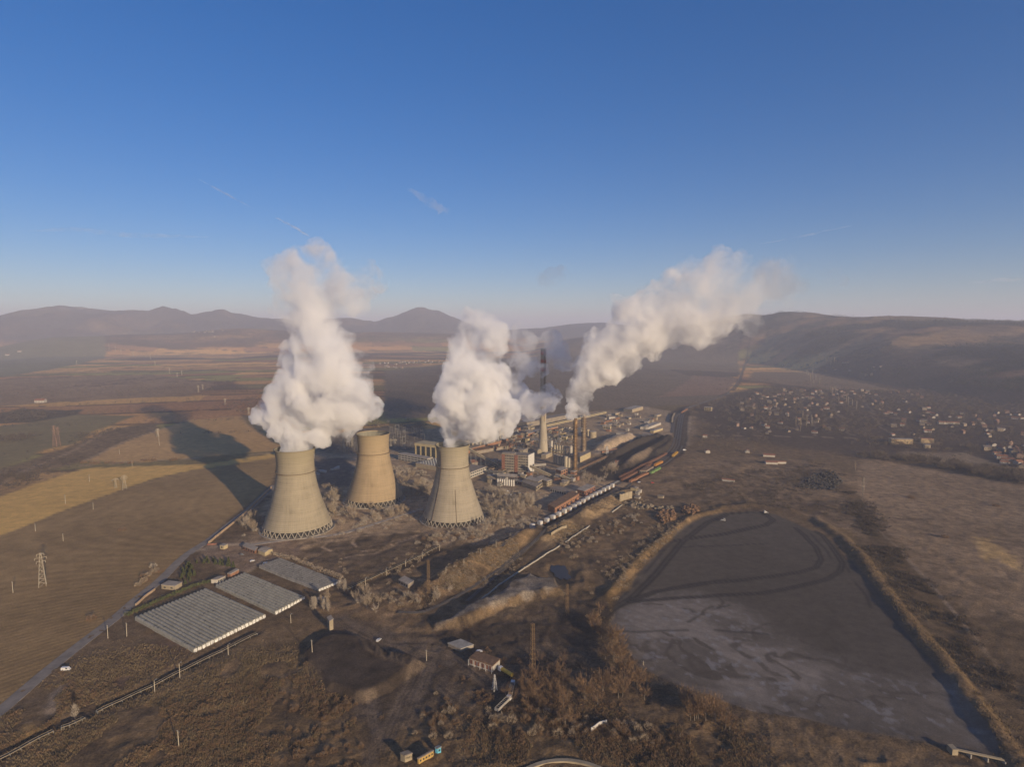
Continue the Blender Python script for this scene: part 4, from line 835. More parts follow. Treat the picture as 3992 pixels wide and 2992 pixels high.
# conveyor galleries
def gallery(label, a, b_, w=2.6, h=2.8, wall=M_TAN, roof=M_ROOFL, nleg=5, name='conveyor_gallery', cat='conveyor'):
    c = (a + b_) / 2; g0 = gz(c.x, c.y); t = thing(name, (c.x, c.y, g0), label, cat); o_ = Vector((c.x, c.y, g0)); a, b_ = a - o_, b_ - o_
    d = (b_ - a).normalized(); n_ = Vector((-d.y, d.x, 0)).normalized() * w / 2; U = Vector((0, 0, 1))
    q = lambda z: [a - n_ + U * z, b_ - n_ + U * z, b_ + n_ + U * z, a + n_ + U * z]
    F = [(0, 3, 2, 1), (4, 5, 6, 7), (0, 1, 5, 4), (1, 2, 6, 5), (2, 3, 7, 6), (3, 0, 4, 7)]
    s = MB(); s.add(q(0) + q(h), F); s.build('wall', wall, t)
    n_ = n_ * 1.12; s = MB(); s.add(q(h + .003) + q(h + .4), F); s.build('roof', roof, t)
    n_ = n_ / 1.12 * 1.02; s = MB(); s.add(q(h * .45) + q(h * .75), F); s.build('window_band', M_GLASS, t)
    for k in range(nleg):
        p = a + (b_ - a) * ((k + .5) / nleg)
        if p.z < 1.5: continue
        s = MB()
        for sg in (-1, 1): s.bar((p.x + n_.x * sg * 1.6, p.y + n_.y * sg * 1.6, -1), (p.x + n_.x * sg * .8, p.y + n_.y * sg * .8, p.z), .22)
        s.build('trestle', M_STEEL, t)
    return t
gallery('longest inclined coal conveyor gallery, dropping from behind the right cooling tower', G('i', 1440, 680, 26), G('i', 1965, 985, 2), 3.2, 3.2, M_TAN, M_TAN, 6)
gallery('inclined conveyor gallery dropping right from the white end of the bunker block', G('j', 735, 985, 14), G('j', 1100, 1150, 2), 3.2, 3, M_TAN, M_TAN, 4)
gallery('short sloping conveyor gallery below the small brown junction house', G('j', 1285, 1150, 6), G('j', 1440, 1225, .8), 3.0, 2.8, M_TAN, M_TAN, 2)
gallery('level bridge gallery from the bunker block towards the silos', G('j', 800, 965, 10), G('j', 1010, 950, 10), 2.4, 2.4, M_WHITE, M_ROOFL, 3)
gallery('long yellow lit gallery on stilts on the far side of the works', G('q', 285, 585, 8), G('q', 800, 468, 8), 4, 4, M_YEL, M_YEL, 14)
gallery('low brown belt gallery along the coal yard', G('q', 560, 960, 3), G('q', 800, 850, 3), 2.6, 2.2, M_RUSTM, M_RUSTM, 6)
gallery('low conveyor bridge left of the pipe rack', G('i', 1760, 1055, 5), G('i', 2040, 1100, 5), 1.8, 1.8, M_STEEL, M_ROOF, 5)
# clutter of ducts, pipes and small vessels on the works floor
for k in range(70):
    x, y = RNG.uniform(-40, 700), RNG.uniform(560, 720)
    if k > 45: x, y = RNG.uniform(1030, 1420), RNG.uniform(440, 560) + 20
    p = J_(x, y); z0 = gz(p.x, p.y)
    t = thing('duct', (p.x, p.y, z0), 'rusty duct among the jumble of pipework behind the bunker block' if k <= 45 else 'grey duct among the pipework right of the chimney', 'duct', R(58), 'rusty ducts behind the bunker block' if k <= 45 else 'grey ducts right of the chimney')
    s = MB(); w_, l_, h_ = RNG.uniform(1, 2.6), RNG.uniform(2, 6), RNG.uniform(3, 9 if k <= 45 else 4)
    s.box(-l_ / 2, l_ / 2, -w_ / 2, w_ / 2, h_ * .5, h_)
    for a in (-1, 1): s.bar((a * l_ * .4, 0, -.5), (a * l_ * .4, 0, h_ * .5), .3); s.bar((a * l_ * .3, 0, h_), (a * l_ * .3, 0, h_ + RNG.uniform(.5, 3)), .35, 6)
    s.build('casing', (M_RUSTM, M_TAN, M_GREYW, M_BRICK)[int(RNG.integers(4))] if k <= 45 else (M_STEEL, M_WHITE, M_GREYW)[int(RNG.integers(3))], t)

# low sheds and pipe runs crowding the yards
def crowd(fr, poly, n, lab, grp, hmin, hmax, lmin, lmax, mats):
    k = 0
    for (x, y) in rnd_in(GL(fr, *poly), n * 12):
        if k >= n: break
        l_, w_ = RNG.uniform(lmin, lmax), RNG.uniform(4, 9)
        if not all((x - a) ** 2 + (y - b) ** 2 > (min(r, 16) * .8 + l_ * .45) ** 2 for a, b, r in KEEP): continue
        e = Vector((math.cos(R(58)), math.sin(R(58)), 0)) * l_; f = Vector((-math.sin(R(58)), math.cos(R(58)), 0)) * w_
        if RNG.random() < .4: e, f = Vector((-f.x, -f.y, 0)) * (l_ / w_), e * (w_ / l_)
        c = Vector((x, y, 0)); fp = [c, c + e, c + e + f, c + f]
        if (e.x * f.y - e.y * f.x) < 0: fp = [c, c + f, c + e + f, c + e]
        building('works_shed', lab, fp, RNG.uniform(hmin, hmax), mats[int(RNG.integers(len(mats)))], (M_ROOF, M_ROOFL, M_RUSTM)[int(RNG.integers(3))], cat='shed', gable=1.2 if RNG.random() < .35 else 0, group=grp, rows=1 if l_ > 9 else 0, cols=3); k += 1
WM = (M_TAN, M_GREYW, M_WHITE, M_YEL, M_ORANGE, M_TAN, M_CONC)
crowd('j', (20, 1030, 700, 1130, 860, 1180, 600, 1300, 480, 1380, 0, 1300), 20, 'low works shed in the yard in front of the coal bunker block', 'sheds before the bunker block', 2.5, 6, 5, 15, WM)
crowd('j', (300, 350, 860, 330, 870, 600, 700, 640, 300, 560), 22, 'small works building crowded between the boiler house and the concrete chimney', 'sheds behind the chimney', 3, 10, 6, 18, WM)
crowd('j', (1040, 300, 1460, 300, 1460, 560, 1160, 560, 1040, 500), 22, 'small works building in the yard right of the concrete chimney', 'sheds right of the chimney', 3, 8, 6, 18, WM)
crowd('j', (1120, 1130, 1500, 1120, 1560, 1280, 1380, 1320, 1120, 1270), 10, 'low shed beside the brown junction house', 'sheds by the junction house', 2.5, 5, 5, 12, WM)
crowd('r', (380, 260, 1000, 260, 1450, 330, 1500, 480, 1180, 540, 800, 560, 560, 520), 24, 'scattered low building on the back yards beyond the stacks', 'sheds of the back yards', 3, 6, 6, 18, WM)
crowd('i', (1700, 880, 2000, 900, 2080, 1180, 1900, 1200, 1760, 1150), 10, 'low shed in front of the white fronted workshop', 'sheds by the workshop', 2.5, 5, 5, 11, WM)
crowd('r', (880, 1560, 1150, 1480, 1450, 1520, 1600, 1609, 1200, 1609), 6, 'low shed in the scrap yard right of the retaining wall', 'scrap yard sheds', 2, 3.5, 4, 10, WM)
for k in range(26):
    p = J_(RNG.uniform(300, 1450), RNG.uniform(430, 760)); l_ = RNG.uniform(14, 40); a = R(58 if k % 3 else 148); h = RNG.uniform(4, 9); z0 = gz(p.x, p.y)
    t = thing('pipe_run', (p.x, p.y, z0), 'elevated pipe run on stanchions in the crowded works yard', 'pipe run', a, 'pipe runs of the works yard'); s = MB()
    for y in (-.7, 0, .7): s.bar((-l_ / 2, y, h), (l_ / 2, y, h), .32, 6)
    s.build('pipe', (M_STEEL, M_TAN, M_RUSTM)[k % 3], t)
    for j in range(4): s = MB(); x = -l_ / 2 + l_ * (j + .5) / 4; s.bar((x, 0, -1), (x, 0, h - .3), .25); s.bar((x, -1, h - .4), (x, 1, h - .4), .18); s.build('stanchion', M_STEEL, t)
# ------------------------------------------------------------------ roads and tracks as draped strips
M_ASPH = mat('worn_asphalt', (.22, .185, .15), .95, .3, .12); M_BALL = mat('track_ballast', (.085, .07, .058), 1, .35, .4); M_RAIL = mat('rail_steel', (.22, .19, .17), .5, .3, .5, metal=.4)
M_PLANK = mat('sleeper_timber', (.10, .08, .065), 1, .3, 1); M_WALLC = mat('orange_lit_wall', (.42, .30, .19), .95, .25, .3); M_PALEC = mat('pale_kerb', (.40, .36, .29), .95, .25, .4)
def resample(pl, st):
    out = [Vector(pl[0])]
    for a, b in zip(pl[:-1], pl[1:]):
        n = max(1, int((b - a).length / st)); out += [a.lerp(b, (k + 1) / n) for k in range(n)]
    return out
def smooth_pl(pl, it=2):
    for _ in range(it):
        q = [pl[0]]
        for a, b in zip(pl[:-1], pl[1:]): q += [a.lerp(b, .25), a.lerp(b, .75)]
        pl = q + [pl[-1]]
    return pl
def offs(pl, d):
    out = []
    for k, p in enumerate(pl):
        t = (pl[min(k + 1, len(pl) - 1)] - pl[max(k - 1, 0)]); n = Vector((-t.y, t.x, 0)).normalized(); out.append(p + n * d)
    return out
def strip(name, pl, w, m, dz=.12, st=4, lift=None, parent=None, th=.35):
    pl = resample(smooth_pl(pl), st); n = 4; s = MB(); V = []
    for side in np.linspace(-.5, .5, n): V.append([Vector((p.x, p.y, 0)) for p in offs(pl, side * w)])
    Zs = [max(gz(V[j][k].x, V[j][k].y) for j in range(n)) + dz if lift is None else lift(pl[k]) for k in range(len(pl))]
    Zs = [sum(Zs[max(0, k - 2):k + 3]) / len(Zs[max(0, k - 2):k + 3]) for k in range(len(Zs))]
    L = len(pl); vs = [(V[j][k].x, V[j][k].y, Zs[k]) for j in range(n) for k in range(L)] + [(V[j][k].x, V[j][k].y, Zs[k] - th) for j in (0, n - 1) for k in range(L)]
    fs = [(j * L + k, (j + 1) * L + k, (j + 1) * L + k + 1, j * L + k + 1)[::-1] for j in range(n - 1) for k in range(L - 1)]
    fs += [(k, k + 1, n * L + k + 1, n * L + k) for k in range(L - 1)] + [((n - 1) * L + k, (n + 1) * L + k, (n + 1) * L + k + 1, (n - 1) * L + k + 1) for k in range(L - 1)]
    s.add(vs, fs); o = s.build(name, m, parent); return o, pl, Zs
ROAD = GL('l', -200, 1450, 0, 1298, 150, 1165, 300, 1040, 450, 920, 600, 800, 750, 690, 850, 600, 960, 510, 1060, 430, 1150, 330, 1250, 250, 1350, 190, 1450, 110, 1580, 10) + [G('t', 140, 985), G('t', 340, 790)]
o, rpl, rz = strip('road', ROAD, 8.5, M_ASPH, .10); tag(o, kind='structure')
o, _, _ = strip('plant_road', GL('t', 130, 1262, 400, 1222, 800, 1186, 1000, 1135, 1300, 1036, 1500, 979), 5.5, mat('pale_road_dust', (.33, .28, .23), 1, .3, .2), .08); tag(o, kind='structure')
def track(label, pl, tracks=1, gap=4.2, dz=.25):
    o, p, z = strip('railway_track', pl, 3.6 + gap * (tracks - 1), M_BALL, dz); tag(o, kind='structure')
    for k in range(tracks):
        for g in (-.75, .75):
            q = offs(p, (k - (tracks - 1) / 2) * gap + g); s = MB()
            for a in range(len(q) - 1): s.bar((q[a].x, q[a].y, z[a] + .09), (q[a + 1].x, q[a + 1].y, z[a + 1] + .09), .09, 4)
            s.build('rail', M_RAIL, o)
    return o, p, z
TRA = GL('n', -420, 1480, 60, 1190, 275, 1078, 500, 962, 715, 850, 990, 706, 1260, 566, 1480, 452, 1600, 390, 1850, 265) + GL('q', 1100, 975, 1300, 880, 1420, 780, 1440, 700, 1450, 600, 1465, 490, 1500, 430, 1600, 395, 1800, 330, 1880, 290)
track('', TRA)
track('', offs(smooth_pl(TRA, 1), 9)[6:]); track('', offs(smooth_pl(TRA, 1), 4.5)[8:])
track('', GL('m', -400, 1100, -60, 800, 150, 622, 250, 512, 450, 402, 700, 252, 900, 162, 1010, 100) + [G('r', 1060, 1300), G('r', 1330, 1180), G('r', 1560, 1060), G('r', 1800, 880), G('r', 1850, 760)])
track('', GL('q', 560, 990, 700, 905, 800, 850, 900, 800))
track('', GL('q', 1375, 640, 1380, 540, 1410, 480, 1500, 430, 1560, 405), 2)
track('', GL('c', 1000, 752, 1180, 765, 1300, 722, 1600, 572, 1850, 402, 2000, 270, 2212, 110))
track('', GL('v', 490, 500, 540, 455, 575, 400, 600, 320, 645, 275))
o, _, _ = strip('platform', GL('n', 335, 1000, 560, 880, 900, 700, 1200, 545, 1480, 400, 1600, 340), 3.5, M_CONC, .8, th=1.2); tag(o, kind='structure')
# ------------------------------------------------------------------ wagons
def wagon_mesh(L, W, H, body, hopper):
    t = thing('freight_wagon', (0, 0, 0), '', 'wagon')
    s = MB()
    if hopper:
        s.add([(-L / 2, -W / 2, 1.2), (L / 2, -W / 2, 1.2), (L / 2, W / 2, 1.2), (-L / 2, W / 2, 1.2), (-L / 2, -W / 2, H), (L / 2, -W / 2, H), (L / 2, W / 2, H), (-L / 2, W / 2, H)], [(0, 1, 5, 4), (1, 2, 6, 5), (2, 3, 7, 6), (3, 0, 4, 7), (0, 3, 2, 1)])
        s.add([(-L / 2 + .2, -W / 2 + .2, H - .8), (L / 2 - .2, -W / 2 + .2, H - .8), (L / 2 - .2, W / 2 - .2, H - .8), (-L / 2 + .2, W / 2 - .2, H - .8)], [(0, 1, 2, 3)])
        for k in range(7): x = -L / 2 + L * k / 6; s.box(x - .08, x + .08, -W / 2 - .08, W / 2 + .08, 1.2, H + .03)
    else:
        s.box(-L / 2, L / 2, -W / 2, W / 2, 1.15, H); s.add([(-L / 2, -W / 2, H), (L / 2, -W / 2, H), (L / 2, 0, H + .35), (-L / 2, 0, H + .35), (L / 2, W / 2, H), (-L / 2, W / 2, H)], [(0, 1, 2, 3), (3, 2, 4, 5), (0, 3, 5), (1, 4, 2)])
    s.build('body', body, t)
    s = MB(); s.box(-L / 2 - .5, L / 2 + .5, -.9, .9, .85, 1.14); s.build('chassis', M_DARK, t)
    for x in (-L * .36, -L * .24, L * .24, L * .36):
        s = MB()
        for y in (-.75, .75): s.bar((x, y - .07, .5), (x, y + .07, .5), .46, 10)
        s.bar((x, -.7, .5), (x, .7, .5), .1, 5); s.build('wheelset', M_DARK, t)
    return t
def at_len(pl, zs, s_):
    acc = 0
    for k in range(len(pl) - 1):
        d = (pl[k + 1] - pl[k]).length
        if acc + d >= s_: u = (s_ - acc) / d; return pl[k].lerp(pl[k + 1], u), zs[k] * (1 - u) + zs[k + 1] * u, math.atan2(pl[k + 1].y - pl[k].y, pl[k + 1].x - pl[k].x)
        acc += d
    return pl[-1], zs[-1], 0
W_WHITE = wagon_mesh(4.3, 4.4, 5.8, M_PAINTW, False); W_TAN = wagon_mesh(5.0, 3.2, 2.8, M_RUSTM, True)
def path(pl, dz=.3): p = resample(smooth_pl(pl), 3); return p, [gz(a.x, a.y) + dz for a in p]
pl, zs = path(GL('n', 60, 1190, 275, 1112, 500, 1000, 715, 890, 990, 738, 1260, 590, 1480, 470, 1560, 425))
tot = sum((b - a).length for a, b in zip(pl[:-1], pl[1:])); n_w = 17; first = {}
ends = {0: 'last white box wagon, at the near end of the train', n_w - 1: 'white box wagon at the far end of the train, next to the rust brown wagons'}
for k in range(n_w):
    for wt, off, nm in ((W_WHITE, 0, 'white box wagon standing in the train in front of the long red brick halls'), (W_TAN, .5, 'low rusty hopper wagon coupled between white box wagons')):
        s_ = tot * (k + .35 + off) / (n_w + .3)
        p, z, a = at_len(pl, zs, s_); q = wt if wt not in first else dup(wt); first[wt] = 1
        q.location = (p.x, p.y, z); q.rotation_euler = (0, 0, a); q['label'] = ends.get(k, nm) if wt is W_WHITE else nm; q['group'] = 'white box wagons of the near train' if wt is W_WHITE else 'low rusty wagons of the near train'
def train(pl, L, W, H, m, n, label, group, hop=True, gap=1.6):
    w_ = wagon_mesh(L, W, H, m, hop); p_, z_ = path(pl)
    for k in range(n):
        p, z, a = at_len(p_, z_, L / 2 + k * (L + gap)); q = w_ if k == 0 else dup(w_)
        q.location = (p.x, p.y, z); q.rotation_euler = (0, 0, a); q['label'] = label; q['group'] = group
M_ORW = mat('orange_wagon_paint', (.42, .19, .04), .7, .25, .5); M_GRW = mat('green_wagon_paint', (.16, .25, .08), .7, .25, .5); M_YEW = mat('amber_wagon_paint', (.42, .24, .04), .7, .25, .5); M_RBW = mat('rust_wagon_paint', (.17, .085, .055), .9, .35, .5)
train(GL('r', 870, 1290, 1100, 1170, 1400, 1010, 1650, 880, 1760, 790), 12, 3.2, 4, M_RBW, 15, 'rust brown hopper wagon of the long train curving past the coal yard', 'rust brown hopper wagons')
train(GL('r', 900, 1325, 1130, 1205, 1430, 1045), 12, 3.2, 4, M_RBW, 9, 'dark rust wagon of the second train standing beside the long rust brown train', 'second rust wagon train')
train(GL('r', 1030, 1345, 1200, 1265, 1345, 1195), 12, 3.2, 4, M_ORANGE, 5, 'brick red open wagon in line before the green wagons', 'brick red open wagons')
train(GL('r', 1352, 1215, 1450, 1165, 1540, 1110), 11, 3.4, 4.2, M_GRW, 3, 'bright green wagon on the outer siding', 'green wagons')
train(GL('r', 1420, 1095, 1500, 1050, 1570, 1020), 11, 3.4, 4.2, M_ORW, 3, 'bright orange wagon on the siding behind the green wagons', 'orange wagons')
train(GL('r', 1700, 945, 1765, 890, 1805, 845), 11, 3.4, 4, M_YEW, 3, 'amber wagon on the curve near the rail yard', 'amber wagons')
train(GL('r', 1690, 400, 1705, 300, 1760, 230, 1860, 190, 1990, 145), 12, 3, 4, M_GREYW, 10, 'grey wagon of the train curling away at the head of the rail yard', 'grey wagons at the yard head')
train(GL('r', 1840, 255, 1880, 225, 2010, 165), 12, 3, 4, M_ORANGE, 5, 'reddish wagon of the train beside the grey wagons at the yard head', 'reddish wagons at the yard head')
train(GL('r', 610, 410, 760, 370, 880, 335), 12, 3, 3.6, M_ORANGE, 6, 'reddish wagon standing far behind the pale heap', 'reddish wagons behind the pale heap')
# ------------------------------------------------------------------ polytunnels
M_FILM = mat('tunnel_film', (.285, .265, .21), .75, .3, .5, stretch=(1, .2, 1)); M_FILM2 = mat('worn_tunnel_film', (.235, .215, .18), .85, .35, .3); M_PLAST = mat('white_plastic', (.70, .67, .60), .7, .4, 1.6)
def tunnels(label, A, B, Cc, n, h, film, gapk=()):
    """A-B: the end with white plastic flaps, B-Cc the length of a tunnel"""
    A, B, Cc = (Vector((p.x, p.y, 0)) for p in (A, B, Cc)); t = thing('polytunnel_block', (A.x, A.y, gz(A.x, A.y)), label, 'greenhouse', group='polytunnel blocks')
    d, l_ = (B - A) / n, Cc - B; KEEP.append((*((A + Cc) / 2).xy, (A - Cc).length / 2 * .8)); rs = random.Random(n)
    for k in range(n):
        s = MB(); nb = 9; N = 8; vs = []
        for j in range(N + 1):
            for q in range(nb):
                a = math.pi * q / (nb - 1); p = d * (k + .5 - math.cos(a) * .5) + l_ * (j / N) + Vector((0, 0, (math.sin(a) ** .8) * h + .5)); vs.append(p + Vector((0, 0, rs.uniform(-.06, .06))))
        s.add(vs, [(j * nb + q, (j + 1) * nb + q, (j + 1) * nb + q + 1, j * nb + q + 1) for j in range(N) for q in range(nb - 1)])
        for j in range(2): e = j * N * nb; s.add([vs[e + q] for q in range(nb)], [tuple(range(nb)) if j else tuple(range(nb - 1, -1, -1))])
        for j in range(5 if k in (0, n - 1) else 1):
            u = rs.uniform(.06, .94); p = d * (k + .5) + l_ * u + Vector((0, 0, h + .55)); x, y = d.normalized(), l_.normalized(); s.cur = 1
            s.add([p - x * .9 - y * .35, p + x * .9 - y * .35, p + x * .9 + y * .35, p - x * .9 + y * .35], [(0, 1, 2, 3)]); s.cur = 0
        s.build('tunnel', [film, M_DARK], t, True)
        s = MB(); m_ = -l_.normalized(); x0 = d * (k + .1) + m_ * .4; q = d * .8
        for j in range(3): a = x0 + q * (j / 3); w_ = q * .3; z1 = rs.uniform(1.6, h + .4); s.add([a + m_ * rs.uniform(.2, .9), a + w_ + m_ * rs.uniform(.2, .9), a + w_ + Vector((0, 0, z1)), a + Vector((0, 0, z1 * rs.uniform(.8, 1.1)))], [(0, 1, 2, 3)])
        s.build('plastic_end', M_PLAST, t)
    s = MB(); s.prism([Vector(), d * n, d * n + l_, l_], -1.0, .5); s.build('base', M_CONC, t)
    return t
g_ = lambda x, y: G('g', x, y)
tunnels('largest polytunnel block, nearest the camera, with white flaps along its right front end', g_(710, 1100), g_(1278, 822), g_(815, 612), 19, 2.2, M_FILM)
tunnels('middle polytunnel block with white flaps, between the other two', g_(1350, 800), g_(1585, 672), g_(1122, 487), 10, 2.2, M_FILM)
tunnels('darker flatter polytunnel block with sagging roofs, farthest back of the three', g_(1690, 618), g_(1862, 545), g_(1397, 378), 9, 1.5, M_FILM2)
# ------------------------------------------------------------------ farmyard, huts and sheds
building('flat_roof_house', 'low cream house with flat blue grey roof by the road, left of the olive shrubs', quad(g_(462, 600), g_(568, 612), depth=8), 3.6, M_TAN, M_ROOFL, rows=1, cols=2, wsize=(.3, .3))
building('farm_shed', 'long open shed with pale sloping roof in the farmyard', quad(O_(1365, 520), O_(1625, 620), O_(1690, 540)), 3.2, M_ORANGE, M_ROOFL, rows=1, cols=5, wsize=(.5, .6), wm=M_DARK)
building('farm_shed', 'short tan shed with gable roof at the right of the farmyard', quad(O_(1695, 610), O_(1840, 665), O_(2005, 590)), 3.6, M_YEL, M_ROOFL, gable=1.2)
building('farm_hut', 'little tan hut with flat roof behind the olive shrubs', quad(O_(870, 510), O_(960, 520), depth=5), 3.4, M_YEL, M_ROOFL, rows=1, cols=1, wsize=(.3, .5))
building('bus_shelter', 'cream trailer home with a row of side windows beside the middle polytunnels', quad(O_(685, 1250), O_(830, 1255), O_(990, 1180)), 3.4, M_WHITE, M_ROOFL, cat='trailer', rows2=1, cols2=5, wsize=(.7, .45))
building('lean_to', 'long orange lit lean-to behind the cream trailer home', quad(O_(1035, 1105), O_(1100, 1120), O_(1280, 1020)), 2.8, M_ORANGE, M_ROOFL, cat='shed')
b_ = lambda x, y: G('b', x, y)
building('control_cabin', 'tall pale narrow cabin standing alone beside the black dump', quad(b_(355, 300), b_(372, 330), b_(402, 312)), 7.5, M_TAN, M_ROOFL, cat='cabin', rows=1, cols=1, wsize=(.4, .2))
c_ = lambda x, y: G('c', x, y)
building('grey_shed', 'low grey roofed shed beside the long belt conveyor', quad(c_(1005, 505), c_(1085, 545), c_(1135, 512)), 3.4, M_GREYW, M_ROOFL, cat='shed', rows=1, cols=4)
building('guard_hut', 'tiny white hut under bare trees at the end of the polytunnels', quad(c_(300, 665), c_(335, 672), depth=4), 3, M_WHITE, M_ROOFL, cat='hut', rows=1, cols=1)
t, P_ = building('open_shed', 'open fronted shed with dark brown roof, white wall and red bays beside the trucks', quad(b_(1468, 590), b_(1650, 650), depth=9), 4.0, M_WHITE, M_RUSTM, cat='shed', rows=1, cols=6, wsize=(.7, .7), wm=M_BRICK)
for k in range(5): s = MB(); d = P_[1] - P_[0]; n_ = Vector((d.y, -d.x, 0)).normalized(); p = P_[0] + d * (k / 4) + n_ * 1.3; s.bar((p.x, p.y, -1), (p.x, p.y, 4), .16); s.build('post', M_PAINTW, t)
k_ = lambda x, y: G('k', x, y); u_ = lambda x, y: G('u', x, y)
t, P_ = building('weighbridge_hut', 'small cream hut with dark lettering on its front, at the bottom edge', quad(u_(90, 1480), u_(225, 1530), u_(445, 1450)), 3.6, M_TAN, M_ROOF, cat='hut')
tc = bpy.data.curves.new('lettering', 'FONT'); tc.body = 'СМП'; tc.size = 1.35; tc.extrude = .03; tc.align_x = 'CENTER'; tc.materials.append(M_DARK)
to = bpy.data.objects.new('lettering', tc); C.objects.link(to); to.parent = t; lm = bpy.data.meshes.new_from_object(to.evaluated_get(bpy.context.evaluated_depsgraph_get())); bpy.data.objects.remove(to); to = bpy.data.objects.new('lettering', lm); C.objects.link(to); to.parent = t; e = P_[2] - P_[1]; n_ = Vector((e.y, -e.x, 0)).normalized(); to.location = (P_[1] + P_[2]) / 2 + n_ * .1 + Vector((0, 0, 1.8)); to.rotation_euler = (math.pi / 2, 0, math.atan2(e.y, e.x))
building('blue_kiosk', 'tiny bright blue kiosk at the bottom edge', quad(u_(1150, 1235), u_(1222, 1255), u_(1325, 1225)), 2.6, mat('blue_paint', (.12, .42, .55), .6, .25, 1), M_STEEL, cat='kiosk', rows2=1, cols2=1, wsize=(.5, .4))
building('site_trailer', 'yellow site trailer with red lower edge at the bottom edge', quad(u_(610, 1560), u_(660, 1580), u_(1095, 1330)), 2.6, mat('faded_yellow_paint', (.42, .27, .08), .7, .3, 1), M_ROOF, cat='trailer', rows2=1, cols2=5, wsize=(.5, .35))
building('concrete_bunker', 'ruined concrete bunker with rubble beside the dirt crossroads', quad(b_(1300, 450), b_(1400, 490), b_(1500, 460)), 2.2, M_GREYW, M_CONC, cat='bunker')
a_ = lambda x, y: G('a', x, y)
for (x0, y0, x1, y1, dp, h, lab) in ((672, 100, 735, 108, 5, 3, 'low white building alone in the scrub above the ash lagoon'), (1320 - 1320 + 930, 10, 1000, 12, 5, 3, 'hut with red roof far in the scrub above the ash lagoon')):
    building('field_house', lab, quad(a_(x0, y0), a_(x1, y1), depth=dp), h, M_WHITE, M_TILE, gable=1, cat='house')
for (x, y, lab) in ((600, 840, 'small cream house on the plain right of the railway bend'), (355, 752, 'cream house with tiled roof close to the railway bend'), (372, 842, 'tiny white house on the slope below the railway bend')):
    p = G('v', x, y); building('field_house', lab, quad(p, G('v', x + 26, y + 1), depth=8), 4, M_WHITE, M_TILE, gable=1.5, cat='house')
for (x, y, lab) in ((705, 862, 'red roofed shed in the scrub, the upper of two'), (720, 905, 'red roofed shed in the scrub, the lower of two')):
    building('red_shed', lab, quad(G('v', x, y), G('v', x + 68, y + 4), depth=8), 3, M_WHITE, M_BRICK, gable=2, cat='shed')
# ------------------------------------------------------------------ walls and pipes
def wall(name, label, pl, h, w, m, cat='wall', seg=None):
    pl = resample(pl, 5); t = thing(name, (pl[0].x, pl[0].y, gz(pl[0].x, pl[0].y)), label, cat); o_ = Vector(t.location); n = offs(pl, w / 2); q = offs(pl, -w / 2); s = MB(); L = len(pl); rs = random.Random(L)
    zz = [gz(p.x, p.y) for p in pl]; vs = []
    for k in range(L):
        hh = h * (rs.uniform(.82, 1.05) if seg else 1)
        for p, z in ((n[k], zz[k] - 1), (q[k], zz[k] - 1), (q[k], zz[k] + hh), (n[k], zz[k] + hh)): vs.append(Vector((p.x, p.y, z)) - o_)
    fs = [(4 * k + j, 4 * k + (j + 1) % 4, 4 * k + 4 + (j + 1) % 4, 4 * k + 4 + j) for k in range(L - 1) for j in range(4)] + [(0, 3, 2, 1), tuple(4 * (L - 1) + j for j in range(4))]
    s.add(vs, fs); s.build('panel', m, t)
    for k in range(0, L, 2 if seg else 3): s = MB(); p = pl[k] - o_; s.box(p.x - w * .8, p.x + w * .8, p.y - w * .8, p.y + w * .8, zz[k] - 1 - o_.z, zz[k] + h * 1.08 - o_.z); s.build('post', m, t)
    return t
wall('boundary_wall', 'long orange lit boundary wall beside the asphalt road, left of the front cooling tower', GL('g', 832, 244, 920, 172, 1020, 92, 1120, 8) + [G('t', 140, 988), G('t', 320, 812)], 2.6, .4, M_WALLC)
wall('boundary_wall', 'short orange lit wall beside the road below the flat roofed cream house', GL('g', 262, 732, 330, 668, 412, 608), 2.0, .4, M_WALLC)
wall('brick_fence', 'low red fence crossing behind the farm hut', GL('o', 605, 425, 700, 420, 800, 412), 1.6, .4, M_BRICK)
wall('retaining_wall', 'high ribbed yellow grey retaining wall at the end of the sunny bank', GL('n', 1625, 690, 1700, 660, 1760, 640, 1830, 600), 9, .8, M_TAN)
wall('retaining_wall', 'crumbling concrete wall on the sunny bank below the white wagons', GL('n', 440, 1250, 540, 1200, 620, 1165, 700, 1120), 3, .5, M_TAN, seg=1)
for pl, lab in ((GL('m', -330, 1120, -150, 985, 0, 880, 150, 780, 260, 710, 430, 602), 'longest pale concrete kerb running beside the dirt track'), (GL('m', 455, 588, 560, 515, 660, 448), 'short pale concrete kerb in the middle of the broken line'), (GL('m', 858, 328, 900, 298, 942, 270), 'pale concrete kerb nearest the retaining wall')):
    wall('concrete_kerb', lab, pl, 1.0, .9, M_PALEC, cat='kerb')
wall('white_wall', 'short white sunlit wall among the rusty bushes at the bottom', GL('s', 850, 1375, 915, 1325, 975, 1310), 2.6, .4, M_PAINTW)
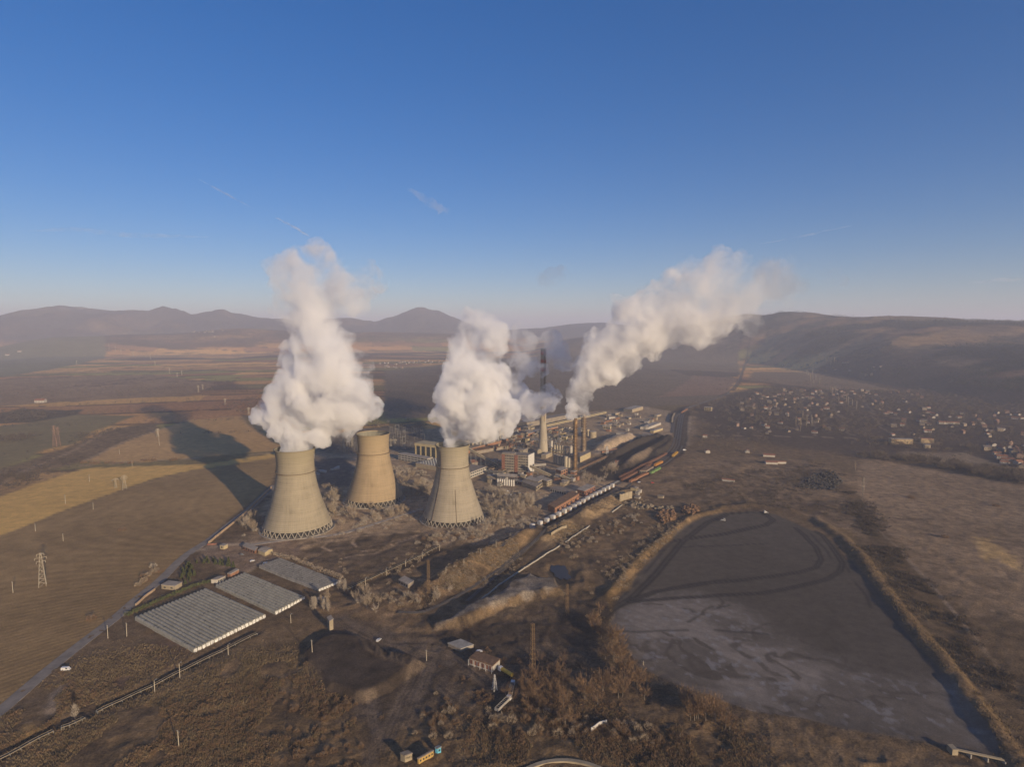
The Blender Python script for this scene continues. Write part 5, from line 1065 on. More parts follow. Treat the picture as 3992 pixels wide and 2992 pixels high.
# rubble blocks near the retaining wall
def rubble(label, poly, n, m, r0, r1, h):
    rs = random.Random(n); cx = sum(p.x for p in poly) / len(poly); cy_ = sum(p.y for p in poly) / len(poly); s = MB()
    for (x, y) in rnd_in(poly, n):
        r = rs.uniform(r0, r1); M = Matrix.Translation((x - cx, y - cy_, gz(x, y) + rs.uniform(0, h))) @ Matrix.Rotation(rs.uniform(0, 6), 4, Vector((rs.gauss(0, 1), rs.gauss(0, 1), rs.gauss(0, 1)))); s.box(-r, r, -r * .7, r * .7, -r * .6, r * .6, M)
    o = s.build('rubble_heap', m); o.location = (cx, cy_, 0); return tag(o, label, 'rubble heap')
rubble('heap of rusty scrap below the broken concrete blocks', GL('m', 1230, 370, 1300, 310, 1390, 330, 1400, 400, 1300, 430), 260, M_RUSTM, .6, 1.8, 3)
rubble('heap of brown timber scrap right of the broken concrete blocks', GL('m', 1450, 300, 1550, 270, 1620, 300, 1550, 350, 1460, 340), 160, M_RUSTM, .6, 1.8, 3)
rubble('line of broken concrete blocks below the retaining wall', GL('m', 960, 250, 1040, 235, 1160, 280, 1370, 290, 1380, 325, 1240, 320, 1000, 285), 70, mat('weathered_blocks', (.20, .16, .11), .95, .35, .3), .9, 2.6, 1.6)
rubble('dark grey heap of slag on the plain above the lagoon', GL('w', 240, 460, 380, 330, 560, 320, 640, 400, 560, 480, 400, 470), 320, mat('dark_slag', (.055, .05, .045), 1, .4, .3), .6, 1.9, 2.2)
# ------------------------------------------------------------------ belt conveyor with lamp posts
def belt(label, pl, h=1.6):
    pl = resample(smooth_pl(pl, 1), 6); o_ = Vector((pl[0].x, pl[0].y, gz(pl[0].x, pl[0].y))); t = thing('belt_conveyor', o_, label, 'conveyor'); zz = [gz(p.x, p.y) for p in pl]
    P_ = [Vector((p.x, p.y, z + h)) - o_ for p, z in zip(pl, zz)]; s = MB()
    for sg in (-1.0, 1.0): s.tube([Vector((q.x, q.y, p.z)) for q, p in zip(offs(P_, sg), P_)], .2, 4)
    s.build('rail', M_TAN, t)
    s = MB(); l_, r_ = offs(P_, .85), offs(P_, -.85); s.add([Vector((a.x, a.y, p.z + .1)) for a, p in zip(l_, P_)] + [Vector((a.x, a.y, p.z + .1)) for a, p in zip(r_, P_)], [(k, k + 1, len(P_) + k + 1, len(P_) + k)[::-1] for k in range(len(P_) - 1)]); s.build('belt', M_DARK, t)
    for k in range(0, len(P_), max(1, len(P_) // 45)):
        s = MB(); a, b2 = offs(P_, 1.0)[k], offs(P_, -1.0)[k]
        for q in (a, b2): s.bar((q.x, q.y, P_[k].z - h - 1), (q.x, q.y, P_[k].z), .16)
        s.bar((a.x, a.y, P_[k].z), (b2.x, b2.y, P_[k].z), .2); s.build('trestle', M_STEEL, t)
    return t
belt('near stretch of belt conveyor running up from the bottom left corner to the first gap', GL('l', -60, 1650, 100, 1570, 220, 1500, 345, 1438))
belt('middle short stretch of belt conveyor between two scrub gaps, bottom left', GL('l', 400, 1415, 470, 1392, 548, 1352))
belt('long stretch of belt conveyor passing in front of the polytunnels', GL('l', 632, 1312, 760, 1250, 880, 1192, 1020, 1130, 1160, 1052, 1320, 972, 1480, 895, 1671, 800))
belt('belt conveyor climbing from the polytunnels towards the plant', GL('c', 560, 560, 720, 484, 900, 412, 1060, 335, 1210, 263, 1360, 188))
M_POLE = mat('weathered_pole', (.40, .34, .25), .9, .25, 1)
def post(fr, x, y, xt, yt, label, group, kind='lamp'):
    p = G(fr, x, y); z0 = gz(p.x, p.y); h = topz(fr, xt, yt, p.y) - z0
    t = thing('lamp_post' if kind == 'lamp' else 'utility_pole', (p.x, p.y, z0), label, 'lamp post' if kind == 'lamp' else 'pole', R(60), group); s = MB(); lean = RNG.normal(0, .02, 2) * h
    s.bar((0, 0, -1), (lean[0], lean[1], h), .28, 6, .18); s.build('pole', M_POLE, t); s = MB()
    if kind == 'lamp': s.bar((lean[0], lean[1], h), (lean[0] + 1.1, lean[1], h + .3), .12); s.box(lean[0] + .8, lean[0] + 1.6, lean[1] - .25, lean[1] + .25, h + .15, h + .45); s.build('lamp_head', M_STEEL, t)
    else: s.bar((lean[0], -1.2, h - .7), (lean[0], 1.2, h - .7), .12); [s.bar((lean[0], y_, h - .7), (lean[0], y_, h - .2), .1) for y_ in (-1.1, 0, 1.1)]; s.build('crossarm', M_STEEL, t)
    return t
L1 = 'lamp post beside the belt conveyor in front of the polytunnels'; L2 = 'lamp post beside the belt conveyor climbing towards the plant'; L3 = 'lamp post along the top of the sunny bank'
for q in ((1487, 930, 1482, 862), (1008, 1172, 1000, 1095), (1172, 1080, 1165, 985)): post('l', *q, L1, 'lamp posts by the polytunnels')
post('g', 1476, 866, 1470, 800, L1, 'lamp posts by the polytunnels'); post('g', 2062, 575, 2060, 516, L1, 'lamp posts by the polytunnels')
for q in ((720, 525, 716, 455), (898, 435, 896, 370), (1064, 355, 1062, 298), (1208, 285, 1204, 228), (1357, 220, 1354, 160)): post('c', *q, L2, 'lamp posts by the climbing conveyor')
for q in ((1412, 425, 1405, 362), (1568, 346, 1555, 290), (1713, 262, 1700, 208), (1845, 190, 1832, 132), (1966, 122, 1952, 68), (2080, 52, 2070, 5)): post('c', *q, L3, 'lamp posts along the sunny bank')
post('b', 236, 492, 222, 395, 'pale leaning pole beside the shadowed edge of the black dump', None, 'pole'); post('b', 1132, 560, 1130, 475, 'stout pole standing on the dirt crossroads', None, 'pole')
post('l', 1165, 1530, 1157, 1420, 'lone pole in the scrub at the bottom left', None, 'pole'); post('l', 85, 522, 70, 450, 'single pole on the ploughed field left of the lattice pylon', None, 'pole')
post('l', 703, 820, 697, 735, 'left pole of the pair beside the road by the polytunnels', None, 'pole'); post('l', 826, 808, 820, 720, 'right pole of the pair beside the road by the polytunnels', None, 'pole')
post('l', 412, 186, 410, 135, 'pole at the edge of the golden field, above the lattice pylon', None, 'pole'); post('l', 231, 122, 228, 72, 'pole in the golden field at the left edge', None, 'pole')
for (x, y, xt, yt, lab) in ((1052, 1295, 1045, 1210, 'thin pole in the middle of the golden field'), (770, 1555, 766, 1450, 'pole in the lower part of the golden field'), (1095, 1620, 1090, 1540, 'pole on the edge between golden and ploughed field'), (1555, 1115, 1552, 1050, 'pole beside the dirt lane between the two golden fields'), (1405, 970, 1400, 910, 'pole with a dark shrub at its foot in the upper golden field'), (1875, 870, 1872, 690, 'tall pole at the edge of the big smoke shadow')):
    post('e', x, y, xt, yt, lab, None, 'pole')
# ------------------------------------------------------------------ lattice masts and pylons
def lattice(s, h, w0, w1, n, r=.16):
    lv = [(h * k / n, w0 + (w1 - w0) * k / n) for k in range(n + 1)]; cs = ((-1, -1), (1, -1), (1, 1), (-1, 1))
    for (z0, a), (z1, b2) in zip(lv[:-1], lv[1:]):
        for q in range(4):
            c0, c1 = cs[q], cs[(q + 1) % 4]
            s.bar((c0[0] * a, c0[1] * a, z0), (c0[0] * b2, c0[1] * b2, z1), r, 4); s.bar((c0[0] * a, c0[1] * a, z0), (c1[0] * b2, c1[1] * b2, z1), r * .6, 3); s.bar((c0[0] * b2, c0[1] * b2, z1), (c1[0] * b2, c1[1] * b2, z1), r * .6, 3)
def pylon(fr, x, y, xt, yt, label, group=None, arms=3, w=2.6, m=None, rz=0.6, name='pylon', cat='pylon', top=.5, thick=.2):
    p = G(fr, x, y); z0 = gz(p.x, p.y); h = topz(fr, xt, yt, p.y) - z0; m = m or M_POLE
    t = thing(name, (p.x, p.y, z0), label, cat, rz, group); s = MB(); lattice(s, h, w, top, max(4, int(h / 3.2)), thick); s.build('lattice', m, t)
    for k in range(arms):
        z = h * (.97 - .11 * k); L = (2.6, 4.2, 3.2)[k]; s = MB()
        for sg in (-1, 1): s.bar((sg * top, 0, z), (sg * L, 0, z + .1), thick, 4, thick * .5); s.bar((sg * top, 0, z + 1.2), (sg * L, 0, z + .1), thick * .6, 3); s.bar((sg * L * .95, 0, z), (sg * L * .95, 0, z - 1.6), .16, 5)
        s.build('crossarm', m, t)
    return t
M_RPYL = mat('reddish_lattice', (.30, .17, .12), .9, .25, 1)
pylon('l', 278, 478, 264, 265, 'pale lattice pylon standing alone on the ploughed field at the left', thick=.15)
pylon('e', 645, 880, 645, 635, 'left one of the two reddish lattice pylons on the green field', m=M_RPYL, w=3, thick=.17); pylon('e', 690, 875, 688, 650, 'right one of the two reddish lattice pylons on the green field', m=M_RPYL, w=3, thick=.12)
pylon('e', 1465, 1385, 1458, 1222, 'pale lattice pylon with three arms on the edge of the golden field', thick=.17); pylon('e', 1362, 1370, 1352, 1255, 'thinner lattice pylon left of the three armed one on the golden field', w=1.4, thick=.13, arms=2)
for (x, y, yt) in ((855, 540, 485), (905, 550, 500), (950, 565, 520), (1045, 585, 540), (1180, 605, 565), (1215, 660, 620), (1330, 720, 675), (1390, 745, 710), (1425, 730, 695), (1555, 865, 810), (1590, 845, 805), (1765, 960, 915), (1950, 1040, 985), (600, 650, 615), (1238, 1215, 1150)):
    pylon('f', x, y, x, yt, 'distant pale pylon of the power line crossing the far fields at the left', 'pylons of the far power line', thick=.22, w=2)
M_MAST = mat('rusty_yellow_lattice', (.30, .185, .085), .9, .3, 1)
pylon('c', 1262, 585, 1256, 300, 'rusty lattice lighting mast between the belt conveyor and the sunny bank', name='lighting_mast', cat='mast', arms=0, m=M_MAST, w=1.1, top=.7, thick=.1); pylon('m', 465, 1215, 470, 950, 'rusty lattice lighting mast at the end of the grey dump', name='lighting_mast', cat='mast', arms=0, m=M_MAST, w=1.1, top=.7, thick=.1)
pylon('b', 1962, 690, 1962, 268, 'tallest rusty lattice mast, among the bushes right of the trucks', name='lighting_mast', cat='mast', arms=0, m=M_MAST, w=1.4, top=.8, thick=.1); pylon('b', 1665, 792, 1663, 668, 'slim white lattice mast beside the parked trucks', name='lighting_mast', cat='mast', arms=0, m=M_PAINTW, w=1.2, top=.25, thick=.14)
M_PORT = mat('galvanised_steel', (.20, .185, .16), .7, .3, .5)
for k in range(64):
    if k < 26: x, y = RNG.uniform(720, 1060), RNG.uniform(800, 1020)
    else: x, y = RNG.uniform(1640, 2212), RNG.uniform(560, 900)
    p = G('h', x, y); z0 = gz(p.x, p.y); t = thing('switchyard_portal', (p.x, p.y, z0), 'steel switchyard portal in the sunlit yard left of the empty tower' if k < 26 else 'steel switchyard portal in the shadowed yard behind the empty tower', 'portal', R(RNG.choice([58, 148])), 'portals of the sunlit switchyard' if k < 26 else 'portals of the shadowed switchyard')
    h, w_ = RNG.uniform(6, 13), RNG.uniform(4, 9); s = MB()
    s.bar((-w_ / 2, 0, .3), (w_ / 2, 0, .3), .1)
    for sg in (-1, 1): s.bar((sg * w_ / 2, 0, -1), (sg * w_ / 2, 0, h + 1.5), .17)
    s.build('posts_frame', M_PORT, t); s = MB(); s.bar((-w_ / 2, 0, h), (w_ / 2, 0, h), .22); [s.bar((u * w_, 0, h), (u * w_, 0, h - 1.5), .12) for u in (-.3, 0, .3)]; s.build('crossbeam', M_PORT, t)
for (x, y, yt) in ((850, 940, 715), (985, 850, 690), (1650, 850, 720), (1720, 800, 725), (1885, 900, 790), (1440, 500, 460), (1610, 440, 400), (1915, 390, 350)): pylon('h', x, y, x, yt, 'pale pylon rising from the switchyard behind the cooling towers', 'pylons of the switchyard', thick=.2, w=1.8, m=M_SILO)
for k, (x, y, l_) in enumerate(((420, 1275, 120), (440, 1290, 100), (620, 1265, 150), (650, 1255, 110), (690, 1235, 70), (365, 1330, 60))):
    a, b2 = G('h', x, y), G('h', x + l_, y - (30 if k in (2, 3, 4) else -12)); s = MB(); c0 = (a + b2) / 2; d = b2 - a; n_ = Vector((-d.y, d.x, 0)).normalized() * 1.4
    s.prism([a - c0 - n_, b2 - c0 - n_, b2 - c0 + n_, a - c0 + n_], 0, 2.4); o = s.build('stacked_panel', M_WHITE); o.location = (c0.x, c0.y, gz(c0.x, c0.y)); tag(o, 'pale stack of long panels lying in the shade between two cooling towers', 'panel stack', 'stacks of long panels in the shade')
# ------------------------------------------------------------------ vehicles
M_CABW = mat('white_cab_paint', (.62, .60, .57), .4, .15, 1, spec=.5); M_TYRE = mat('tyre_rubber', (.025, .025, .025), .9, .2, 2); M_TANK = mat('yellow_tank_paint', (.48, .33, .05), .5, .25, 1)
def wheels(t, xs, w, r):
    for x in xs:
        for sg in (-1, 1): s = MB(); s.bar((x, sg * w - .16, r), (x, sg * w + .16, r), r, 12); s.build('wheel', M_TYRE, t)
def truck(p, q, label, body, tank=False):
    """p: nose, q: tail on the ground"""
    d = p - q; L = d.length; c = (p + q) / 2; t = thing('tipper_truck' if not tank else 'tanker_truck', (c.x, c.y, gz(c.x, c.y)), label, 'truck', math.atan2(d.y, d.x)); k = L / 2
    s = MB(); x1 = k; x0 = k - 2.5; s.add([(x0, -1.25, .9), (x1, -1.25, .9), (x1, 1.25, .9), (x0, 1.25, .9), (x0, -1.2, 3.3), (x1 - .5, -1.15, 3.3), (x1 - .5, 1.15, 3.3), (x0, 1.2, 3.3), (x1, -1.25, 2.0), (x1, 1.25, 2.0)], [(0, 3, 2, 1), (4, 5, 6, 7), (0, 1, 8, 5, 4), (2, 3, 7, 6, 9), (1, 2, 9, 8), (8, 9, 6, 5), (3, 0, 4, 7)]); s.build('cab', M_CABW, t)
    s = MB(); s.add([(x1 - .03, -1.1, 2.1), (x1 - .03, 1.1, 2.1), (x1 - .46, 1.05, 3.15), (x1 - .46, -1.05, 3.15)], [(0, 1, 2, 3)]); s.build('windscreen', M_GLASS, t)
    s = MB(); s.box(-k, k - .3, -.5, .5, .75, 1.15); s.build('chassis', M_DARK, t)
    wheels(t, (k - 1.3, -k * .1, -k * .55, -k * .75), 1.1, .52); s = MB()
    if tank: s.bar((-k, 0, 2.3), (k - 3.0, 0, 2.3), 1.2, 16); s.box(-k + .6, k - 3.5, -.25, .25, 3.45, 3.6); s.build('tank', body, t)
    else:
        a, b2, h0, h1 = -k, k - 2.9, 1.2, 2.9
        s.box(a, b2, -1.25, 1.25, h0, h0 + .15)
        for y in (-1.25, 1.13): s.box(a, b2, y, y + .12, h0 + .15, h1)
        s.box(a, a + .12, -1.13, 1.13, h0 + .15, h1); s.box(b2 - .12, b2, -1.13, 1.13, h0 + .15, h1 + .35)
        for j in range(8): x = a + (b2 - a) * (j + .5) / 8; s.box(x - .06, x + .06, -1.32, 1.32, h0 + .2, h1 - .1)
        s.build('tipping_body', body, t); s = MB(); s.box(a + .12, b2 - .12, -1.13, 1.13, h0 + .152, h1 - .25); s.build('load', M_DARK, t)
M_TIP = mat('grey_tipper_body', (.34, .31, .27), .7, .3, .6)
truck(k_(1548, 425), k_(1375, 585), 'white tipper truck with long open grey body, the lower of the two', M_TIP)
truck(k_(1582, 215), k_(1545, 385), 'white tipper truck pointing away, the upper of the two', M_TIP)
truck(k_(1408, 40), k_(1570, 155), 'tanker truck with white cab and long yellow tank', M_TANK, True)
def car(p, rz, label, m, name='car', L=4.4, H=1.5, van=False):
    t = thing(name, (p.x, p.y, gz(p.x, p.y)), label, 'van' if van else 'car', rz); k = L / 2; s = MB(); w_ = .88; hb = .95 if not van else 1.1
    pr = [(-k, .35), (k, .35), (k, .75), (k * .55, hb), (k * .2, H), (-k * .6, H), (-k * .95, hb)] if not van else [(-k, .35), (k, .35), (k, 1.0), (k * .78, 1.2), (k * .55, H), (-k, H)]
    n = len(pr); s.add([(x, -w_, z) for x, z in pr] + [(x, w_, z) for x, z in pr], [tuple(range(n - 1, -1, -1))[::-1], tuple(range(n, 2 * n))[::-1]] + [(j, n + j, n + (j + 1) % n, (j + 1) % n) for j in range(n)]); s.build('body', m, t)
    s = MB(); x0, x1 = (k * .5, -k * .85) if not van else (k * .7, k * .1)
    for sg in (-1, 1): s.add([(x0 * .9, sg * (w_ + .01), hb + .03), (x1 * .9, sg * (w_ + .01), hb + .03), (x1 * .75, sg * (w_ + .01), H - .12), (x0 * .5, sg * (w_ + .01), H - .12)], [(0, 1, 2, 3)])
    s.build('side_window', M_GLASS, t); wheels(t, (k * .62, -k * .62), .8, .33); return t
car(G('l', 430, 1028), .1, 'white van parked on the grass beside the asphalt road', M_CABW, 'van', 5.2, 2.2, True)
car(O_(1570, 775), .7, 'white car with red tail parked in the open farmyard', M_CABW); car(O_(1870, 845), .2, 'white van parked at the corner of the farthest polytunnels', M_CABW, 'van', 5.2, 2.2, True)
car(O_(1340, 640), -.3, 'dark car parked below the long open farm shed', M_STEEL)
car(b_(1545, 492), .3, 'white car behind the brown roofed open shed', M_CABW); car(b_(757, 402), 1.2, 'small white car driving on the dirt crossroads', M_CABW)
for k in range(16): car(G('j', RNG.uniform(200, 560), RNG.uniform(1395, 1500)), R(RNG.uniform(0, 180)), 'parked car in the car park below the row of white tanks', (M_CABW, M_STEEL, M_DARK, M_PAINTW)[k % 4])['group'] = 'cars in the works car park'
car(N_(1950, 365), .4, 'white car beside the brick red wagons', M_CABW); car(R_(1380, 1345), .3, 'red car by the siding below the green wagons', mat('red_car_paint', (.5, .05, .03), .4, .2, 1)); car(R_(1885, 835), 0, 'white van at the railway bend', M_CABW, 'van', 6, 2.4, True)
def dozer(p, rz, label):
    t = thing('bulldozer', (p.x, p.y, gz(p.x, p.y)), label, 'bulldozer', rz)
    for sg in (-1, 1): s = MB(); s.add([(x, sg * 1.3 + y, z) for y in (-.35, .35) for x, z in ((-2.4, .5), (-1.9, 0), (1.9, 0), (2.4, .5), (1.9, 1.1), (-1.9, 1.1))], [tuple(range(6)), tuple(range(11, 5, -1))] + [(j, 6 + j, 6 + (j + 1) % 6, (j + 1) % 6) for j in range(6)]); s.build('crawler_track', M_DARK, t)
    s = MB(); s.box(-2, 2.3, -.9, .9, .8, 2.0); s.build('body', M_PAINTW, t); s = MB(); s.box(-1.9, .1, -.95, .95, 2.0, 3.5); s.build('cab', M_PAINTW, t); s = MB(); s.box(-1.95, .15, -1.0, 1.0, 2.4, 3.1); s.build('cab_window', M_GLASS, t)
    s = MB(); s.box(3.0, 3.25, -2.1, 2.1, .1, 1.6); s.box(1.5, 3.0, -1.75, -1.55, .5, .8); s.box(1.5, 3.0, 1.55, 1.75, .5, .8); s.build('blade', M_STEEL, t)
dozer(a_(680, 306), 2.6, 'white bulldozer on the ash inside the loop of wheel tracks'); dozer(a_(893, 265), 0.3, 'white bulldozer at the top edge of the ash lagoon')
# ------------------------------------------------------------------ coal yard machine, lagoon pipe, round tank, pond
p = R_(665, 905); t = thing('stacker', (p.x, p.y, gz(p.x, p.y)), 'red and white coal stacker with boom beside the pale heap', 'coal stacker', R(30))
s = MB(); s.box(-4, 4, -3, 3, 0, 2); s.build('bogie', M_DARK, t); s = MB(); lattice(s, 15, 3, .6, 5, .3); s.build('tower', M_PAINTW, t); s = MB(); s.bar((-9, 0, 6), (22, 0, 9), .7); s.build('boom', M_ORANGE, t); s = MB(); s.bar((0, 0, 15), (20, 0, 9), .15); s.bar((0, 0, 15), (-9, 0, 6), .15); s.build('stay', M_STEEL, t); s = MB(); s.box(-11, -8, -1.5, 1.5, 5, 8); s.build('counterweight', M_ORANGE, t)
p = R_(805, 1085); t = thing('stacker', (p.x, p.y, gz(p.x, p.y)), 'smaller red coal stacker in the dark part of the coal yard', 'coal stacker', R(60))
s = MB(); s.box(-3, 3, -2, 2, 0, 1.5); s.build('bogie', M_DARK, t); s = MB(); lattice(s, 10, 2, .6, 4, .3); s.build('tower', M_BRICK, t); s = MB(); s.bar((-6, 0, 5), (14, 0, 7), .6); s.build('boom', M_BRICK, t)
p = a_(1850, 1490); q = a_(2110, 1540); t = thing('slurry_pipe', (p.x, p.y, gz(p.x, p.y)), 'slurry pipe on trestles at the bottom right corner of the ash lagoon', 'pipe'); d = q - p
s = MB(); s.bar((0, 0, 2.2), (d.x, d.y, 2.2), .45, 8); s.bar((0, 1.2, 2.2), (d.x, d.y + 1.2, 2.2), .3, 8); s.build('pipe', M_TAN, t)
for k in range(4): c0 = d * (k / 3); s = MB(); s.box(c0.x - .3, c0.x + .3, c0.y - 1, c0.y + 2, -1, 1.8); s.build('trestle', M_CONC, t)
s = MB(); s.box(-1.5, 1.5, -1.5, 2.5, 0, 3.2); s.build('valve_house', M_TAN, t)
post('a', 272, 1040, 271, 1018, 'short white marker post on the edge of the ash lagoon', None, 'pole')
POND = PONDP
M_WATER = mat('pond_water', (.012, .013, .016), .3, .1, .05, spec=.28)
s = MB(); zp = -.75; pc = sum(POND, Vector()) / len(POND); s.prism([(pc + (p - pc) * (1.0 + .22 * math.sin(k_ * 1.3) * math.sin(k_ * .47 + 1))).xy for k_, p in enumerate( resample(smooth_pl(POND + [POND[0]], 2), 2)[:-1])], zp - 2.5, zp); tag(s.build('pond_water', M_WATER), kind='structure')
p = G('b', 2250, 1760); RT_ = 31
t = thing('settling_tank', (p.x, p.y, gz(p.x, p.y)), 'round concrete settling tank with dark water cut by the bottom edge', 'settling tank')
s = MB(); s.lathe([(RT_ + 2.2, -2), (RT_ + 2.2, 1.4), (RT_, 1.4), (RT_, -1.0), (.1, -1.0)], 96, cap=False); s.build('rim', M_TAN, t); s = MB(); s.lathe([(RT_ - .02, .2), (.1, .2)], 96, cap=False); s.build('water', M_WATER, t)
s = MB(); s.box(-RT_ - 1, 0, -.7, .7, 1.45, 1.7); s.build('walkway', M_STEEL, t)
KEEP.append((p.x, p.y, RT_ + 4))
# ------------------------------------------------------------------ village houses
M_HW = [mat('house_white', (.36, .325, .28), .9, .15, .2), mat('house_cream', (.27, .215, .155), .9, .15, .2), mat('house_pink', (.25, .17, .13), .9, .15, .2)]
M_HR = [M_TILE, mat('old_tiles', (.16, .085, .06), .95, .3, .4), mat('grey_roof_sheet', (.15, .125, .105), .9, .3, .4)]
def house_proto(L, W, H, rise, wm, rm):
    t = thing('house', (0, 0, 0), '', 'house')
    s = MB(); s.box(-L / 2, L / 2, -W / 2, W / 2, -2, H); s.add([(x, y, z) for x in (-L / 2, L / 2) for y, z in ((-W / 2, H), (W / 2, H), (0, H + rise))], [(0, 2, 1), (3, 4, 5)]); s.build('wall', wm, t)
    s = MB(); s.gable(-L / 2, L / 2, -W / 2, W / 2, H + .01, H + rise, .6, .25); r = s.build('roof', rm, t); s = MB(); s.box(L * .2, L * .2 + .8, -1.6, -.8, H + rise * .4, H + rise + 1.2); c0 = s.build('chimney', M_BRICK, r)
    me = None
    for sy in (-1, 1):
        for k in range(3):
            if me is None: s = MB(); s.box(-.6, .6, -.05, .05, -.7, .7); o = s.build('window', M_GLASS, t); me = o.data
            else: o = bpy.data.objects.new('window', me); C.objects.link(o); o.parent = t
            o.location = (L * (k - 1) * .3, sy * (W / 2 + .02), H * .55)
    return t
HP = []; VH = 'house in the hazy village right of the railway'
for k, (L, W, H, rise) in enumerate(((10, 8, 4.5, 2.2), (12, 9, 6.2, 2.4), (9, 8, 6, 2.2), (14, 8, 4, 2), (8, 7, 3.5, 2))):
    HP.append((house_proto(L, W, H, rise, M_HW[k % 3], M_HR[(k * 2) % 3]), ('white' if k % 3 == 0 else 'cream' if k % 3 == 1 else 'pinkish'), ('red tiled', 'grey', 'dark tiled')[(k * 2) % 3] if False else ('red tiled', 'grey', 'brown')[0 if (k * 2) % 3 == 0 else 1 if (k * 2) % 3 == 2 else 2]))
USED = set(); HOUSES = []
def put_house(x, y, k, where, group, s=1.0, rz=None):
    src, wc, rc = HP[k]; rz = R(RNG.choice([-15, 20, 60, 100, 148]) + RNG.uniform(-12, 12)) if rz is None else rz
    q = src if k not in USED else dup(src); USED.add(k)
    q.location = (x, y, gz(x, y)); q.rotation_euler = (0, 0, rz); q.scale = (s, s, s); q['label'] = '%s house with %s roof %s' % (wc, rc, where); q['group'] = group; HOUSES.append((x, y)); KEEP.append((x, y, 7))
def scatter(fr, poly, n, where, group, smin=.8, smax=1.2, mind=13):
    pts = []
    for (x, y) in rnd_in(GL(fr, *poly), n * 6):
        if len(pts) >= n: break
        if all((x - a) ** 2 + (y - b) ** 2 > mind ** 2 for a, b in pts): pts.append((x, y))
    for (x, y) in pts: put_house(x, y, int(RNG.integers(5)), where, group, RNG.uniform(smin, smax))
scatter('v', (680, 480, 900, 465, 1180, 480, 1190, 600, 1180, 740, 700, 735, 540, 690, 560, 560), 108, 'in the left part of the hazy village', 'houses in the left part of the village', .65, 1.0)
scatter('v', (1180, 480, 1600, 490, 1700, 600, 1400, 620, 1200, 600), 32, 'at the back of the hazy village', 'houses at the back of the village', .65, 1.0)
scatter('v', (1400, 620, 1700, 600, 2212, 600, 2300, 700, 2212, 780, 1800, 760, 1400, 740), 54, 'in the right part of the hazy village', 'houses in the right part of the village', .65, 1.0)
scatter('v', (1960, 800, 2212, 790, 2300, 900, 2212, 930, 2000, 890), 26, 'in the nearest cluster at the right edge', 'houses in the nearest cluster at the right edge')
scatter('v', (800, 330, 1100, 300, 1400, 330, 1390, 420, 1100, 380, 850, 350), 20, 'in the far hamlet under the right hills', 'houses of the far hamlet', .7, 1.1, 22)
scatter('D', (815, 784, 880, 782, 960, 775, 975, 780, 900, 793, 830, 799), 30, 'in the far village between the two steam columns', 'houses of the far village between the steam columns', 1, 1.4, 18)
scatter('f', (1400, 385, 1620, 380, 1980, 385, 1960, 450, 1660, 440, 1500, 405), 20, 'in the distant town at the foot of the mountains', 'houses of the distant town', 1.1, 1.7, 60)
for (x, y, lab) in ((60, 575, 'white farm at the left edge of the far green field'), (155, 548, 'second white farm above the far green field'), (320, 945, 'long white barn beside the pale dirt lane on the left')):
    p = G('f', x, y); put_house(p.x, p.y, 3, '', 'x', 1.8, .1); o = [o for o in C.objects if o.parent is None and o.get('group') == 'x'][-1]; o['label'] = lab; del o['group']
v_ = lambda x, y: G('v', x, y)
building('apartment_block', 'long yellow apartment block with rows of red balconies at the edge of the village', quad(v_(1445, 787), v_(1570, 789), depth=11), 8.5, M_YEL, M_ROOFL, rows=3, cols=16, wsize=(.55, .5), wm=M_BRICK)
building('apartment_block', 'yellow apartment block right of the longer one with red balconies', quad(v_(1617, 781), v_(1690, 783), depth=11), 7.5, M_YEL, M_TILE, rows=2, cols=8, wsize=(.5, .5), wm=M_BRICK)
building('village_hall', 'plain cream box building below the two yellow apartment blocks', quad(v_(1640, 813), v_(1672, 814), depth=9), 5.5, M_TAN, M_ROOFL)
building('village_hall', 'long low white building with tiled roof amid the right part of the village', quad(v_(1720, 672), v_(1840, 676), depth=9), 4, M_WHITE, M_TILE, gable=2)
# ------------------------------------------------------------------ trees and shrubs
def grove(protos, fr, poly, n, name, label, cat, group, smin=.55, smax=1.25):
    k = 0
    for (x, y) in rnd_in(GL(fr, *poly), n * 3):
        if k >= n: break
        if not free(x, y, -1): continue
        put_tree(protos[int(RNG.integers(len(protos)))], x, y, RNG.uniform(smin, smax), RNG.uniform(0, 6.28), name, label, cat, group); k += 1
def row(protos, pl, step, jit, name, label, cat, group, smin=.7, smax=1.2):
    for p in resample(pl, step):
        x, y = p.x + RNG.normal(0, jit), p.y + RNG.normal(0, jit); put_tree(protos[int(RNG.integers(len(protos)))], x, y, RNG.uniform(smin, smax), RNG.uniform(0, 6.28), name, label, cat, group)
BT = 'bare_tree'
grove(P_TREE, 't', (690, 800, 760, 800, 900, 900, 880, 1000, 1300, 950, 1420, 980, 1380, 1030, 1000, 1120, 800, 1150, 770, 1000), 44, BT, 'frosted bare tree in the thicket between the three cooling towers', 'tree', 'trees between the cooling towers')
grove(P_TREE, 't', (1260, 650, 1600, 760, 1560, 860, 1480, 920, 1330, 800), 26, BT, 'pale bare tree on the slope between the empty tower and the right cooling tower', 'tree', 'trees behind the right cooling tower')
grove(P_TREE, 't', (60, 1130, 180, 1010, 250, 1060, 290, 1150, 120, 1180), 10, BT, 'bare tree between the boundary wall and the left cooling tower', 'tree', 'trees left of the left cooling tower')
grove(P_VASE, 'g', (1190, 60, 1260, 50, 1320, 120, 1290, 150, 1220, 110), 6, BT, 'tall feathery bare tree at the left foot of the front cooling tower', 'tree', 'feathery trees at the tower foot', .6, .9)
